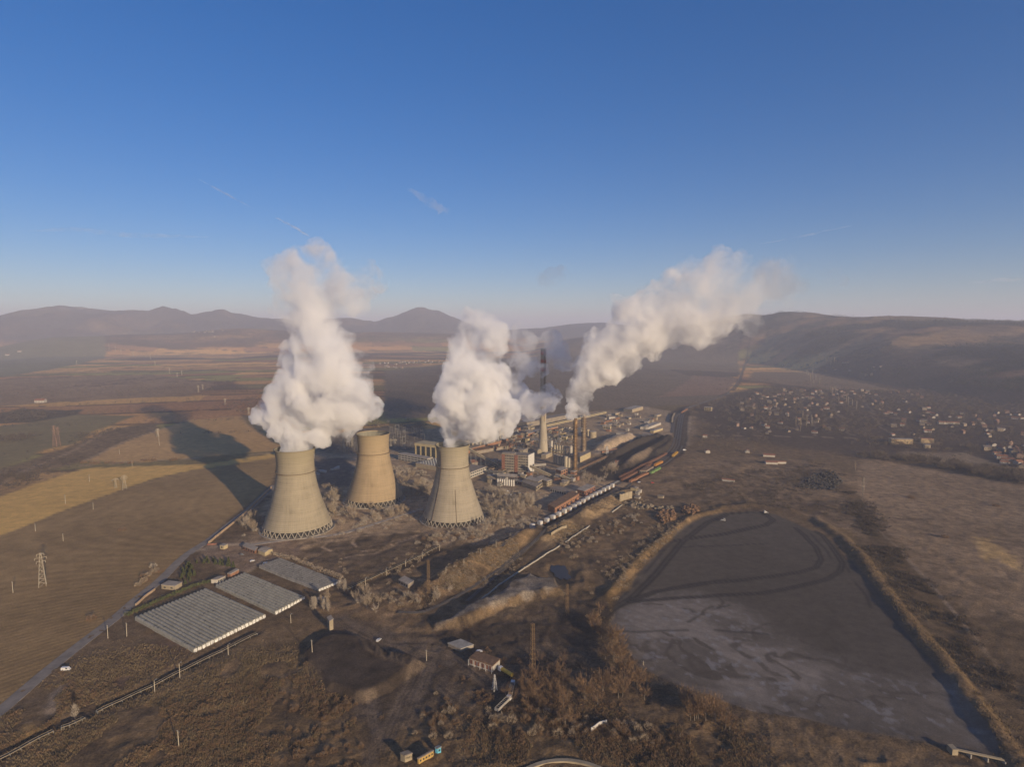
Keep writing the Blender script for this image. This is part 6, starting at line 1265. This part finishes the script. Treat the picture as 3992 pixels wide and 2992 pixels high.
grove(P_TREE + P_VASE[:1], 'p', (830, 1000, 870, 920, 1000, 930, 1140, 1010, 1260, 1010, 1340, 1130, 1250, 1200, 1000, 1290, 700, 1300, 560, 1270, 850, 1190), 58, BT, 'bare tree in the grove right of the right cooling tower', 'tree', 'trees right of the right cooling tower')
grove(P_VASE, 'p', (1110, 1010, 1290, 960, 1300, 1050, 1150, 1120), 9, BT, 'tall pale bare tree rising behind the grove near the red brick halls', 'tree', 'tall trees near the brick halls', .8, 1.1)
grove(P_TREE, 'j', (1640, 1200, 1900, 1100, 2212, 1000, 2212, 1150, 1950, 1300, 1700, 1330), 26, BT, 'dark bare tree between the coal yard and the brick halls', 'tree', 'trees beside the coal yard')
grove(P_RUST, 's', (850, 420, 930, 380, 960, 480, 1080, 640, 1110, 800, 1020, 840, 900, 720, 830, 600), 16, BT, 'rusty brown bare tree on the left edge of the ash lagoon', 'tree', 'rusty trees on the lagoon edge', .7, 1.1)
grove(P_RUST, 's', (1130, 900, 1300, 960, 1370, 1150, 1250, 1180, 1130, 1120, 800, 1180, 780, 1080), 16, BT, 'large rusty bare tree below the lagoon corner', 'tree', 'large rusty trees below the lagoon', .8, 1.3)
grove(P_RUST, 's', (1590, 1080, 1750, 1150, 1900, 1200, 2093, 1250, 2093, 1400, 1850, 1350, 1640, 1300), 18, BT, 'rusty bare tree along the lower edge of the ash lagoon', 'tree', 'rusty trees along the lower lagoon edge', .7, 1.2)
grove(P_RUST, 'b', (1650, 900, 1900, 700, 2100, 450, 2212, 500, 2212, 900, 2000, 950), 18, BT, 'brown bare tree in the thicket right of the trucks and mast', 'tree', 'trees right of the trucks', .6, 1.0)
grove(P_TREE, 'c', (680, 580, 830, 600, 850, 740, 780, 780, 640, 740, 600, 680), 12, BT, 'bare tree beside the dirt road below the grey shed', 'tree', 'trees below the grey shed', .6, .9)
grove(P_VASE, 'c', (220, 640, 400, 660, 400, 760, 250, 740), 9, BT, 'pale bare tree round the tiny white hut', 'tree', 'trees round the tiny white hut', .6, .9)
grove(P_VASE, 'c', (470, 520, 555, 560, 540, 600, 470, 590), 4, BT, 'bushy pale tree at the corner of the farthest polytunnels', 'tree', 'trees at the polytunnel corner', .6, .8)
put_tree(P_VASE[0], *G('l', 490, 1345).xy, .75, 1, BT, 'lone pale brush shaped tree beside the belt conveyor gap, bottom left', 'tree', None)
put_tree(P_POP[0], *G('w', 810, 520).xy, 1.25, 1, BT, 'tall broad poplar standing alone at the bend of the stream hedge', 'tree', None); put_tree(P_POP[1], *G('w', 745, 300).xy, .9, 2, BT, 'slender poplar beside the lane above the stream hedge', 'tree', None)
for fr, pl, n, lab, gr in (('v', (960, 375, 1040, 430, 1060, 470, 980, 450, 950, 410), 16, 'pale poplar in the tall plantation beyond the village', 'poplars of the plantation'), ('v', (1050, 470, 1180, 470, 1250, 600, 1170, 590), 9, 'pale poplar standing among the village houses', 'poplars in the village'), ('v', (880, 640, 990, 640, 990, 730, 880, 720), 6, 'slim poplar at the near edge of the village', 'poplars at the near edge of the village'), ('v', (1100, 280, 1180, 330, 1100, 350, 1000, 300), 7, 'distant poplar near the far hamlet', 'poplars by the far hamlet')):
    grove(P_POP, fr, pl, n, 'poplar', lab, 'tree', gr, .9, 1.5)
for (x, y, lab) in ((1228, 540, 'single round dark shrub in the pale pasture at the right'), (1525, 885, 'dark shrub in the middle of the right pasture'), (1970, 615, 'dark shrub far right in the pasture')): put_tree(P_BUSH[2], *G('w', x, y).xy, 1.5, 0, 'shrub', lab, 'shrub', None)
row(P_JUN, GL('o', 420, 800, 600, 830, 760, 850, 1000, 880, 1180, 900), 4.0, .8, 'juniper', 'olive green juniper in the farmyard row', 'shrub', 'junipers of the farmyard row', .8, 1.5)
row(P_JUN, GL('o', 620, 760, 800, 790, 1050, 800), 4.5, .8, 'juniper', 'olive green juniper in the back row of the farmyard', 'shrub', 'junipers of the back row', .8, 1.4)
grove(P_JUN, 'o', (60, 900, 300, 820, 380, 1000, 200, 1250, 20, 1300), 26, 'juniper', 'olive green juniper in the thick patch beside the road', 'shrub', 'junipers beside the road', .7, 1.4)
def hedge(label, pl, h, w, m):
    pl = resample(pl, 1.4); rs = random.Random(len(pl)); tr = []
    for p in pl:
        for _ in range(26):
            x, y = p.x + rs.uniform(-w, w) / 2, p.y + rs.uniform(-w, w) / 2; z = gz(x, y) + h * rs.random() ** .7; d = Vector((rs.gauss(0, 1), rs.gauss(0, 1), rs.gauss(.5, .6))).normalized(); s_ = d.orthogonal() * .28; a = Vector((x, y, z)); tr.append((a - s_, a + s_, a + d * .8))
    c0 = pl[0]; o = bpy.data.objects.new('hedge', tri_mesh('hedge', np.array([[tuple(q - Vector((c0.x, c0.y, 0))) for q in t3] for t3 in tr]), m)); C.objects.link(o); o.location = (c0.x, c0.y, 0); return tag(o, label, 'hedge')
hedge('long olive hedge along the back of the largest polytunnel block', GL('g', 190, 812, 350, 740, 520, 665, 700, 590, 860, 545), 2.6, 3, M_GREEN)
hedge('dark brown hedge along the side of the farthest polytunnel block', GL('g', 1330, 330, 1500, 370, 1700, 450, 1880, 520), 2.6, 4, M_TWIG)
grove(P_RUST, 's', (300, 1000, 700, 1000, 800, 1300, 1500, 1400, 1500, 1500, 500, 1400, 200, 1200), 16, BT, 'brown bare tree scattered in the thick growth at the bottom', 'tree', 'trees in the bottom growth', .5, .9)
grove(P_TREE, 'c', (1000, 620, 1250, 640, 1500, 560, 1400, 640, 1150, 720), 8, BT, 'tan bare tree at the foot of the sunny bank', 'tree', 'trees at the foot of the sunny bank', .5, .8)
# field shrubs that stand apart
SH = 'dark shrub along the dirt lane between the golden fields'
for x in (985, 1085, 1140, 1260, 1330, 1430, 1520, 1540, 1670, 1700, 1730, 1810, 2010, 2050): p = G('e', x, 1078 - (x > 1600) * 30 + RNG.uniform(-6, 6)); put_tree(P_BUSH[2], p.x, p.y, RNG.uniform(1.0, 2.2), 0, 'shrub', SH, 'shrub', 'shrubs along the lane')
for (x, y, lab) in ((660, 685, 'dark shrub'), (790, 650, ''), (930, 660, '')): pass
grove(P_BUSH, 'l', (850, 480, 920, 420, 1010, 340, 1070, 330, 1060, 380, 960, 450, 880, 500), 9, 'shrub', 'dark shrub on the road verge opposite the farmyard', 'shrub', 'shrubs on the road verge', .9, 1.5)
put_tree(P_BUSH[2], *G('l', 595, 695).xy, 1.5, 0, 'shrub', 'single dark shrub on the verge opposite the pair of poles', 'shrub', None); put_tree(P_BUSH[2], *G('l', 795, 115).xy, 1.6, 0, 'shrub', 'lone round shrub in the ploughed field', 'shrub', None)
# shrubs one can tell apart in the foreground and on the banks
grove(P_BUSH[2:3], 'b', (200, 900, 600, 880, 640, 1100, 660, 1392, 0, 1392, 0, 800), 44, 'shrub', 'rusty shrub in the rough grass left of the dirt roads at the bottom', 'shrub', 'shrubs of the bottom scrub', .5, 1.0)
grove(P_BUSH[2:], 's', (0, 1150, 300, 1200, 800, 1250, 1400, 1350, 1600, 1400, 1600, 1500, 900, 1450, 500, 1400, 0, 1400), 70, 'shrub', 'brown shrub in the thick growth below the rusty trees', 'shrub', 'shrubs below the rusty trees', .7, 1.3)
grove(P_BUSH, 'c', (900, 560, 1200, 600, 1250, 680, 1000, 700, 870, 640), 22, 'shrub', 'tan shrub between the grey shed and the rusty lighting mast', 'shrub', 'shrubs by the lighting mast', .7, 1.2)
grove(P_BUSH, 'c', (1150, 130, 1400, 60, 1750, 20, 1700, 110, 1400, 160, 1200, 210), 34, 'shrub', 'pale shrub at the foot of the right cooling tower, near the climbing conveyor', 'shrub', 'shrubs at the right tower foot', .8, 1.4)
grove(P_BUSH[2:], 'b', (1120, 850, 1250, 800, 1400, 960, 1350, 1150, 1100, 1250, 1020, 1150), 24, 'shrub', 'russet shrub on the triangle between the dirt roads', 'shrub', 'shrubs of the road triangle', .6, 1.1)
grove(P_BUSH, 'm', (340, 640, 700, 480, 1000, 330, 1200, 400, 1000, 480, 700, 620, 500, 740), 60, 'shrub', 'dark shrub in the rough ground left of the lagoon track', 'shrub', 'shrubs left of the lagoon track', .6, 1.2)
# undergrowth: uncountable
def zone(fr, poly, n, sg=9.0):
    P = np.array(rnd_in(GL(fr, *poly), int(n * 1.5))) + RNG.normal(0, sg, (int(n * 1.5), 2)); ok = (fbm(P[:, 0], P[:, 1], 26, 3, 501) > .45) & ~inside(ASH, P[:, 0], P[:, 1]) & ~inside(BLK, P[:, 0], P[:, 1])
    for pl, hw in ROADS + [(rpl, 4.5), (ROADT, 4)]: ok &= pdist(pl, P[:, 0], P[:, 1])[0] > hw
    return [tuple(q) for q in P[ok] if free(q[0], q[1], -2)]
ROADT = GL('t', 0, 1262, 400, 1218, 800, 1182, 1000, 1130, 1300, 1032, 1500, 975)
HB = [p[0] for p in P_BUSH]; HT = [p[0] for p in P_TREE]
und = zone('t', (250, 1180, 690, 900, 900, 980, 1400, 960, 1500, 1000, 1350, 1060, 1000, 1150, 800, 1170, 400, 1200), 460) + zone('p', (60, 700, 440, 800, 420, 900, 320, 1040, 100, 960), 320) + zone('p', (830, 900, 1300, 960, 1400, 1100, 1250, 1250, 900, 1320, 500, 1290, 800, 1180), 480)
stuff_mesh('frosted_undergrowth', HB, und, M_FROST, .6, 1.4, 3, 1.4)
und = zone('c', (1300, 500, 1900, 185, 2150, 60, 2212, 100, 1850, 390, 1600, 550, 1300, 700), 360) + zone('m', (250, 530, 640, 320, 1000, 150, 1030, 200, 640, 430, 330, 620), 300) + zone('m', (640, 1200, 850, 900, 1150, 640, 1400, 430, 1500, 380, 1460, 460, 1200, 700, 900, 1000, 760, 1190), 320) + zone('c', (100, 240, 500, 420, 850, 400, 1300, 200, 1350, 250, 900, 520, 560, 560, 100, 350), 160)
stuff_mesh('tan_undergrowth', HB, und, M_TWIG, .35, .8, 3, 1.6)
und = zone('b', (0, 650, 300, 850, 620, 900, 680, 1392, 660, 1600, -100, 1600, -200, 900), 900) + zone('s', (0, 1000, 400, 1100, 900, 1200, 1500, 1300, 2093, 1400, 2093, 1750, 1000, 1560, 600, 1480, 0, 1600), 1500) + zone('l', (300, 1600, 700, 1400, 1200, 1250, 1671, 1000, 1671, 1658, 400, 1800), 700) + zone('l', (60, 1350, 500, 1100, 600, 1250, 350, 1420, 100, 1540), 160) + zone('b', (1250, 480, 1450, 560, 1700, 560, 2000, 600, 2212, 800, 2000, 1000, 1800, 1000), 300)
stuff_mesh('brown_undergrowth', HB, und, M_RUST, .3, .75, 4, 1.8)
und = zone('a', (1300, 120, 1420, 260, 1560, 450, 1760, 720, 2000, 990, 2250, 1230, 2212, 1330, 1900, 980, 1700, 720, 1500, 480, 1290, 190), 700) + zone('a', (950, 60, 1150, 0, 1300, 110, 1250, 200, 1000, 110), 160) + zone('a', (450, 120, 900, 30, 1300, 130, 1250, 300, 900, 220, 600, 230), 300)
stuff_mesh('dark_undergrowth', HB, und, M_DARKW, .5, 1.3, 4, 1.8)
und = zone('w', (830, 165, 1200, 200, 1700, 250, 2212, 340, 2400, 380, 2400, 440, 2212, 420, 1700, 330, 1200, 240, 850, 195), 800) + zone('v', (540, 560, 700, 470, 1180, 470, 1600, 480, 2212, 560, 2300, 960, 1950, 900, 1700, 780, 1180, 750, 560, 700), 2100) + zone('v', (1280, 770, 1440, 770, 1900, 800, 1960, 880, 1800, 860, 1300, 830), 260) + zone('q', (1550, 400, 1900, 300, 2212, 500, 2212, 900, 1600, 760, 1480, 560), 260)
stuff_mesh('village_thicket', HT, und, leafy('village_twigs', (.15, .115, .085), (.085, .068, .052)), .5, 1.15, 6, 3)
und = zone('e', (900, 760, 1060, 740, 1230, 770, 1200, 840, 1050, 870, 930, 850), 90) + zone('e', (1200, 700, 1380, 680, 1380, 750, 1240, 760), 40) + zone('e', (300, 1020, 600, 1010, 850, 1020, 780, 1120, 500, 1260, 250, 1280), 90) + zone('e', (0, 470, 250, 440, 620, 480, 600, 560, 200, 600, 0, 640), 260) + zone('e', (0, 730, 120, 760, 420, 760, 300, 830, 0, 840), 120) + zone('e', (0, 1250, 250, 1200, 420, 1280, 250, 1340, 0, 1390), 160) + zone('h', (1000, 420, 1600, 450, 2212, 480, 2212, 560, 1600, 540, 1050, 560), 160) + zone('f', (1700, 980, 1800, 950, 2040, 900, 2040, 1030, 1800, 1010), 160)
stuff_mesh('field_thicket', HT, und, M_DARKW, .4, .9, 8, 3)
# far hedges and woods
sel = np.nonzero((kf * np.clip(hed + wood * .8, 0, 1) > .3) & (RRf > 1300) & (RRf < 6200) & (np.abs(AZf) < R(47)))[0]
sel = RNG.choice(sel, min(len(sel), 5200), replace=False); stuff_mesh('far_hedgerows', HT, [(X[k], Y[k]) for k in sel], M_DARKW, .55, 1.0, 20, 6)
sel = np.nonzero((fw > .5) & (RRf < 6500) & (np.abs(AZf) < R(47)))[0]
if len(sel): sel = RNG.choice(sel, min(len(sel), 5200), replace=False); stuff_mesh('hill_forest', HT, [(X[k], Y[k]) for k in sel], leafy('pine_dark', (.045, .052, .04), (.028, .032, .026)), .9, 1.5, 20, 6)
# grass tufts
def tufts(zones, m, h0, h1):
    out = []
    for pts in zones:
        P = np.array(pts); n = len(P); z = np.array([gz(a, b) for a, b in pts]); base_ = np.column_stack([P, z - .05])
        for _ in range(3):
            a = RNG.uniform(0, 6.283, n); w_ = RNG.uniform(.12, .3, n); h = RNG.uniform(h0, h1, n); d = np.column_stack([np.cos(a) * w_, np.sin(a) * w_, np.zeros(n)]); o_ = np.column_stack([RNG.normal(0, .25, n), RNG.normal(0, .25, n), np.zeros(n)])
            tip = np.column_stack([RNG.normal(0, .3, n), RNG.normal(0, .3, n), h]); out.append(np.stack([base_ + o_ - d, base_ + o_ + d, base_ + o_ + tip], 1))
    o = bpy.data.objects.new('dry_grass', tri_mesh('dry_grass', np.concatenate(out), m)); C.objects.link(o); o['kind'] = 'stuff'
tufts([zone('b', (-300, 500, 150, 520, 200, 700, 640, 900, 680, 1600, -400, 1600), 9000), zone('s', (0, 1250, 900, 1250, 2093, 1400, 2093, 1800, 600, 1490, 0, 1620), 9000), zone('l', (60, 1560, 700, 1320, 1671, 900, 1671, 1658, 200, 1800), 9000), zone('l', (0, 1350, 600, 950, 1100, 850, 1150, 1000, 600, 1280, 100, 1520), 4000), zone('c', (1300, 500, 2150, 60, 2212, 100, 1600, 560, 1300, 700), 3500), zone('m', (250, 530, 1000, 150, 1030, 200, 330, 620), 2500), zone('a', (1250, 330, 1460, 480, 1800, 890, 2212, 1400, 2212, 1560, 1900, 1180, 1400, 480), 2200), zone('m', (640, 1200, 1150, 640, 1500, 380, 1460, 460, 900, 1000, 760, 1190), 2500)], M_GRASS, .5, 1.3)
# ------------------------------------------------------------------ steam and smoke
def vol_mat(name, col, d0, d1, z0, z1, aniso=.0, nscale=.03, lo=.42, hi=.55, step=1.0, clear0=0.0, tear=.0, fade=None):
    """d0 at height z0 thinning to d1 at z1, broken up by turbulence"""
    m = bpy.data.materials.new(name); m.use_nodes = True; nt = m.node_tree; nt.nodes.remove(nt.nodes['Principled BSDF'])
    out = [n for n in nt.nodes if n.type == 'OUTPUT_MATERIAL'][0]; pv = nnode(nt, 'ShaderNodeVolumePrincipled')
    pv.inputs['Color'].default_value = (*col, 1); pv.inputs['Anisotropy'].default_value = aniso
    g = nnode(nt, 'ShaderNodeNewGeometry'); sx = nnode(nt, 'ShaderNodeSeparateXYZ'); nt.links.new(g.outputs['Position'], sx.inputs[0])
    mr = nnode(nt, 'ShaderNodeMapRange', interpolation_type='SMOOTHSTEP'); nt.links.new(sx.outputs[2], mr.inputs[0])
    mr.inputs['From Min'].default_value = z0; mr.inputs['From Max'].default_value = z1; mr.inputs['To Min'].default_value = d0; mr.inputs['To Max'].default_value = d1
    n = nnode(nt, 'ShaderNodeTexNoise'); n.inputs['Scale'].default_value = nscale; n.inputs['Detail'].default_value = 6.0; n.inputs['Roughness'].default_value = .6; n.inputs['Distortion'].default_value = .4
    nt.links.new(g.outputs['Position'], n.inputs['Vector'])
    m2 = nnode(nt, 'ShaderNodeMapRange', interpolation_type='SMOOTHSTEP'); 
    tz = nnode(nt, 'ShaderNodeMapRange'); nt.links.new(sx.outputs[2], tz.inputs[0]); tz.inputs['From Min'].default_value = z0; tz.inputs['From Max'].default_value = z1; tz.inputs['To Min'].default_value = 0; tz.inputs['To Max'].default_value = tear
    sb = nnode(nt, 'ShaderNodeMath', operation='SUBTRACT'); nt.links.new(n.outputs[0], sb.inputs[0]); nt.links.new(tz.outputs[0], sb.inputs[1]); nt.links.new(sb.outputs[0], m2.inputs[0])
    m2.inputs['From Min'].default_value = lo; m2.inputs['From Max'].default_value = hi; m2.inputs['To Min'].default_value = clear0; m2.inputs['To Max'].default_value = 1
    mu = nnode(nt, 'ShaderNodeMath', operation='MULTIPLY'); nt.links.new(mr.outputs[0], mu.inputs[0]); nt.links.new(m2.outputs[0], mu.inputs[1])
    if fade:
        fx = nnode(nt, 'ShaderNodeMapRange', interpolation_type='SMOOTHSTEP'); nt.links.new(sx.outputs[0], fx.inputs[0]); fx.inputs['From Min'].default_value = fade[0]; fx.inputs['From Max'].default_value = fade[1]; fx.inputs['To Min'].default_value = 1; fx.inputs['To Max'].default_value = fade[2]
        m3 = nnode(nt, 'ShaderNodeMath', operation='MULTIPLY'); nt.links.new(mu.outputs[0], m3.inputs[0]); nt.links.new(fx.outputs[0], m3.inputs[1]); mu = m3
    nt.links.new(mu.outputs[0], pv.inputs['Density']); nt.links.new(pv.outputs[0], out.inputs['Volume'])
    m.cycles.volume_step_rate = step
    return m
import bmesh
def plume(name, balls, Yd, m, label, vox=2.0, d1=(30, 14), d2=(11, 7), group=None, depth=.7, cat='steam plume', puffs=7, infl=1.0):
    """union of billows (column, row, radius in the 2212-wide picture at forward distance Yd), roughened"""
    bm = bmesh.new(); rs = random.Random(len(balls) * 7 + int(balls[0][0]))
    for bl in balls:
        Y0 = Yd + (bl[3] if len(bl) > 3 else rs.uniform(-.35, .35) * bl[2] * depth)
        p = AT('D', bl[0], bl[1], Y0); r = bl[2] * Y0 / 1289.4 * infl
        bmesh.ops.create_icosphere(bm, subdivisions=3, radius=r, matrix=Matrix.Translation(p) @ Matrix.Diagonal((1, rs.uniform(.85, 1.1), 1, 1)))
        for _ in range(puffs if bl[2] > 24 else 1):
            q = Vector((rs.gauss(0, 1), rs.gauss(0, 1), rs.gauss(0, 1))).normalized(); r2 = r * rs.uniform(.22, .42)
            bmesh.ops.create_icosphere(bm, subdivisions=2, radius=r2, matrix=Matrix.Translation(p + q * r * rs.uniform(.8, 1.05)))
    me = bpy.data.meshes.new(name); bm.to_mesh(me); bm.free(); me.materials.append(m)
    o = bpy.data.objects.new(name, me); C.objects.link(o)
    rm = o.modifiers.new('merge', 'REMESH'); rm.mode = 'VOXEL'; rm.voxel_size = vox
    for k, (sz, st) in enumerate((d1, d2)):
        tx = bpy.data.textures.new(name + '_billow', 'CLOUDS'); tx.noise_scale = sz; tx.noise_depth = 2
        dm = o.modifiers.new('billow', 'DISPLACE'); dm.texture = tx; dm.strength = st; dm.mid_level = .5; dm.texture_coords = 'GLOBAL'
    rm2 = o.modifiers.new('clean', 'REMESH'); rm2.mode = 'VOXEL'; rm2.voxel_size = vox * .75
    tx = bpy.data.textures.new(name + '_billow', 'CLOUDS'); tx.noise_scale = d2[0] * .42; tx.noise_depth = 2
    dm = o.modifiers.new('billow', 'DISPLACE'); dm.texture = tx; dm.strength = d2[1] * .55; dm.mid_level = .5; dm.texture_coords = 'GLOBAL'
    return tag(o, label, cat, group)
P1 = [(640, 966, 27, 0), (640, 948, 33, 0), (634, 922, 42), (665, 908, 52), (612, 888, 40), (645, 880, 55), (690, 880, 62), (625, 845, 46), (690, 840, 72), (740, 850, 62), (655, 800, 52), (715, 800, 58), (765, 865, 50), (770, 815, 40), (795, 880, 32), (735, 905, 42), (690, 930, 34), (690, 760, 54), (650, 765, 36), (715, 740, 40)]
P1b = [(690, 770, 54), (690, 735, 50), (670, 700, 46), (700, 700, 34), (665, 660, 52), (655, 620, 58), (640, 580, 46), (690, 600, 54), (740, 610, 48), (785, 615, 40), (760, 650, 38), (630, 650, 40), (680, 570, 36), (690, 560, 30)]
P3 = [(978, 960, 20, 0), (982, 942, 24, 0), (968, 922, 23), (1005, 922, 36), (985, 890, 46), (1040, 900, 56), (1075, 875, 38), (990, 850, 46), (1040, 850, 50), (1015, 810, 52), (975, 825, 30), (1060, 815, 38), (1020, 770, 44), (1050, 760, 36), (1010, 735, 38), (1035, 715, 44), (1060, 725, 30), (1020, 695, 24), (1090, 890, 26)]
PS = [(1239, 897, 9, 0), (1239, 888, 10, 0), (1239, 878, 12, 0), (1241, 864, 14, 0), (1261, 892, 9, 0), (1261, 880, 11, 0), (1261, 866, 13, 0), (1248, 850, 19, 0), (1264, 846, 18, 0), (1256, 826, 24, 0), (1280, 818, 28, 0), (1270, 795, 32, 0), (1300, 800, 34, 0), (1285, 770, 34, 0), (1320, 775, 40, 0), (1345, 785, 30, 0), (1310, 745, 42, 0), (1350, 750, 46, 0), (1335, 715, 36, 0), (1375, 715, 52, 0), (1360, 680, 42, 0), (1405, 725, 46, 0), (1415, 685, 52, 0), (1400, 660, 38, 0), (1450, 690, 48, 0), (1450, 650, 38, 0)]
PSb = [(1440, 690, 48, 0), (1460, 655, 50, 0), (1490, 690, 50, 0), (1500, 640, 54, 0), (1530, 670, 56, 0), (1500, 605, 40, 0), (1540, 610, 50, 0), (1580, 640, 56, 0), (1575, 590, 40, 0), (1610, 620, 44, 0), (1600, 670, 36, 0), (1650, 610, 40, 0), (1690, 600, 40, 0), (1435, 630, 22, 0)]
PSb = [(a_, b_, c_ * 1.2, d_) for a_, b_, c_, d_ in PSb]
PC = [(1175, 800, 17, -25), (1150, 792, 24), (1180, 868, 27, -45), (1148, 876, 30, -45), (1200, 858, 15, -45), (1172, 868, 30), (1140, 880, 30), (1185, 850, 20), (1120, 850, 24), (1105, 800, 34), (1130, 780, 30), (1160, 770, 26), (1200, 760, 30), (1190, 735, 24), (1130, 740, 30), (1120, 720, 24), (1215, 785, 20), (1100, 890, 24)]
steam = 'steam rising from the cooling towers'
VZ = lambda px, Yd: AT('D', 1106, px, Yd).z
plume('steam_plume', P1 + P1b, T1.y, vol_mat('thick_steam', (.968, .962, .958), .24, .06, 100, 285, .1, .030, .40, .64, .6, .0, .008), 'dense white steam swelling out of the left front cooling tower and thinning high above it', d1=(26, 22), d2=(9, 9), infl=1.08)
plume('steam_plume', P3, T3.y, vol_mat('thick_steam_right', (.968, .962, .958), .24, .085, 95, 250, .1, .034, .40, .62, .6, .0, .012), 'tall white steam column over the cooling tower beside the plant', d1=(20, 18), d2=(8, 8), infl=1.08)
plume('smoke_plume', PS + PSb, 900, vol_mat('warm_smoke', (.962, .95, .935), .20, .05, 90, 290, .1, .032, .40, .63, .6, .13, .015, (170, 450, .10)), 'thick pale smoke blowing right from the twin steel stacks towards the hills', d1=(24, 22), d2=(9, 9), cat='smoke plume')
plume('smoke_plume', PC, 1000, vol_mat('chimney_haze', (.96, .95, .945), .11, .035, 70, 200, .1, .03, .42, .58, 1.5, .0), 'grey wisps of drifting vapour around the tall concrete chimney', d1=(30, 18), d2=(11, 8), cat='smoke plume')
M_DKSM = vol_mat('dark_smoke', (.62, .60, .62), .012, .012, 200, 400, .1, .03, .40, .60, 1.5, .0)
plume('smoke_puff', [(1190, 597, 22, 0), (1172, 600, 14, 0), (1210, 592, 16, 0)], 1000, M_DKSM, 'small grey puff of smoke drifting alone above the concrete chimney', d1=(30, 18), d2=(11, 8), cat='smoke puff', puffs=3)
plume('smoke_puff', [(1660, 590, 34, 0), (1690, 605, 34, 0), (1670, 625, 28, 0), (1705, 590, 20, 0)], 950, M_DKSM, 'dark grey smoke at the far right end of the stack plume', d1=(30, 18), d2=(11, 8), cat='smoke puff', puffs=3)
plume('smoke_puff', [(1800, 602, 18, 0), (1818, 606, 14, 0), (1770, 604, 12, 0)], 950, M_DKSM, 'faint grey shred of smoke farthest right of the stack plume', d1=(30, 18), d2=(11, 8), cat='smoke puff', puffs=3)
def streak(pts, r, dens, label, cat='contrail', name='contrail', Yd=9000):
    m = vol_mat(name + '_vapour', (.97, .97, .98), dens, dens, 0, 9000, .2, .004, .36, .62, 1.5, .1); s = MB(); P_ = [AT('D', x, y, Yd) for x, y in pts]; rs = random.Random(len(label))
    P_ = [a.lerp(b, k / 5) + Vector((rs.gauss(0, r * .2), 0, rs.gauss(0, r * .2))) for a, b in zip(P_[:-1], P_[1:]) for k in range(5)] + [P_[-1]]
    n = len(P_); N = 8; vs = []
    for k, p in enumerate(P_):
        rr_ = r * (.25 + .75 * math.sin(math.pi * (k + .3) / n)) * rs.uniform(.8, 1.2)
        for q in range(N): a = 2 * math.pi * q / N; vs.append(p + Vector((0, math.cos(a) * rr_, math.sin(a) * rr_)))
    s.add(vs, [(k * N + q, k * N + (q + 1) % N, (k + 1) * N + (q + 1) % N, (k + 1) * N + q) for k in range(n - 1) for q in range(N)] + [tuple(range(N - 1, -1, -1)), tuple((n - 1) * N + q for q in range(N))])
    tag(s.build(name, m), label, cat)
streak([(430, 387), (490, 420), (548, 450)], 18, .009, 'upper fainter half of the diagonal contrail at the upper left')
streak([(594, 470), (630, 488), (670, 512)], 24, .015, 'lower brighter half of the diagonal contrail, just above the left steam plume')
streak([(60, 498), (180, 497), (260, 507), (350, 510), (450, 512)], 40, .0035, 'long faint nearly level vapour streak above the left mountains')
streak([(1640, 528), (1740, 508), (1840, 487)], 18, .005, 'thin faint streak rising to the right above the stack smoke')
streak([(2080, 612), (2150, 606), (2230, 604)], 34, .004, 'pale thin cloud low at the right edge of the sky', 'cloud', 'thin_cloud')
streak([(880, 412), (920, 430), (950, 452), (972, 455)], 80, .0022, 'small pale cloud wisp high in the middle of the sky', 'cloud', 'thin_cloud')
# ------------------------------------------------------------------ air
def haze():
    m = bpy.data.materials.new('haze_air'); m.use_nodes = True; nt = m.node_tree; nt.nodes.remove(nt.nodes['Principled BSDF'])
    out = [n for n in nt.nodes if n.type == 'OUTPUT_MATERIAL'][0]; pv = nnode(nt, 'ShaderNodeVolumePrincipled')
    pv.inputs['Color'].default_value = (.77, .80, .93, 1); pv.inputs['Density'].default_value = 1.05e-4; pv.inputs['Anisotropy'].default_value = .0
    nt.links.new(pv.outputs[0], out.inputs['Volume'])
    s = MB(); L = 30600; s.box(-L, L, -L, L, float(Z.min()) - 1.0, max(620.0, float(Z.max()) + 5))
    tag(s.build('haze', m), kind='stuff')
haze()
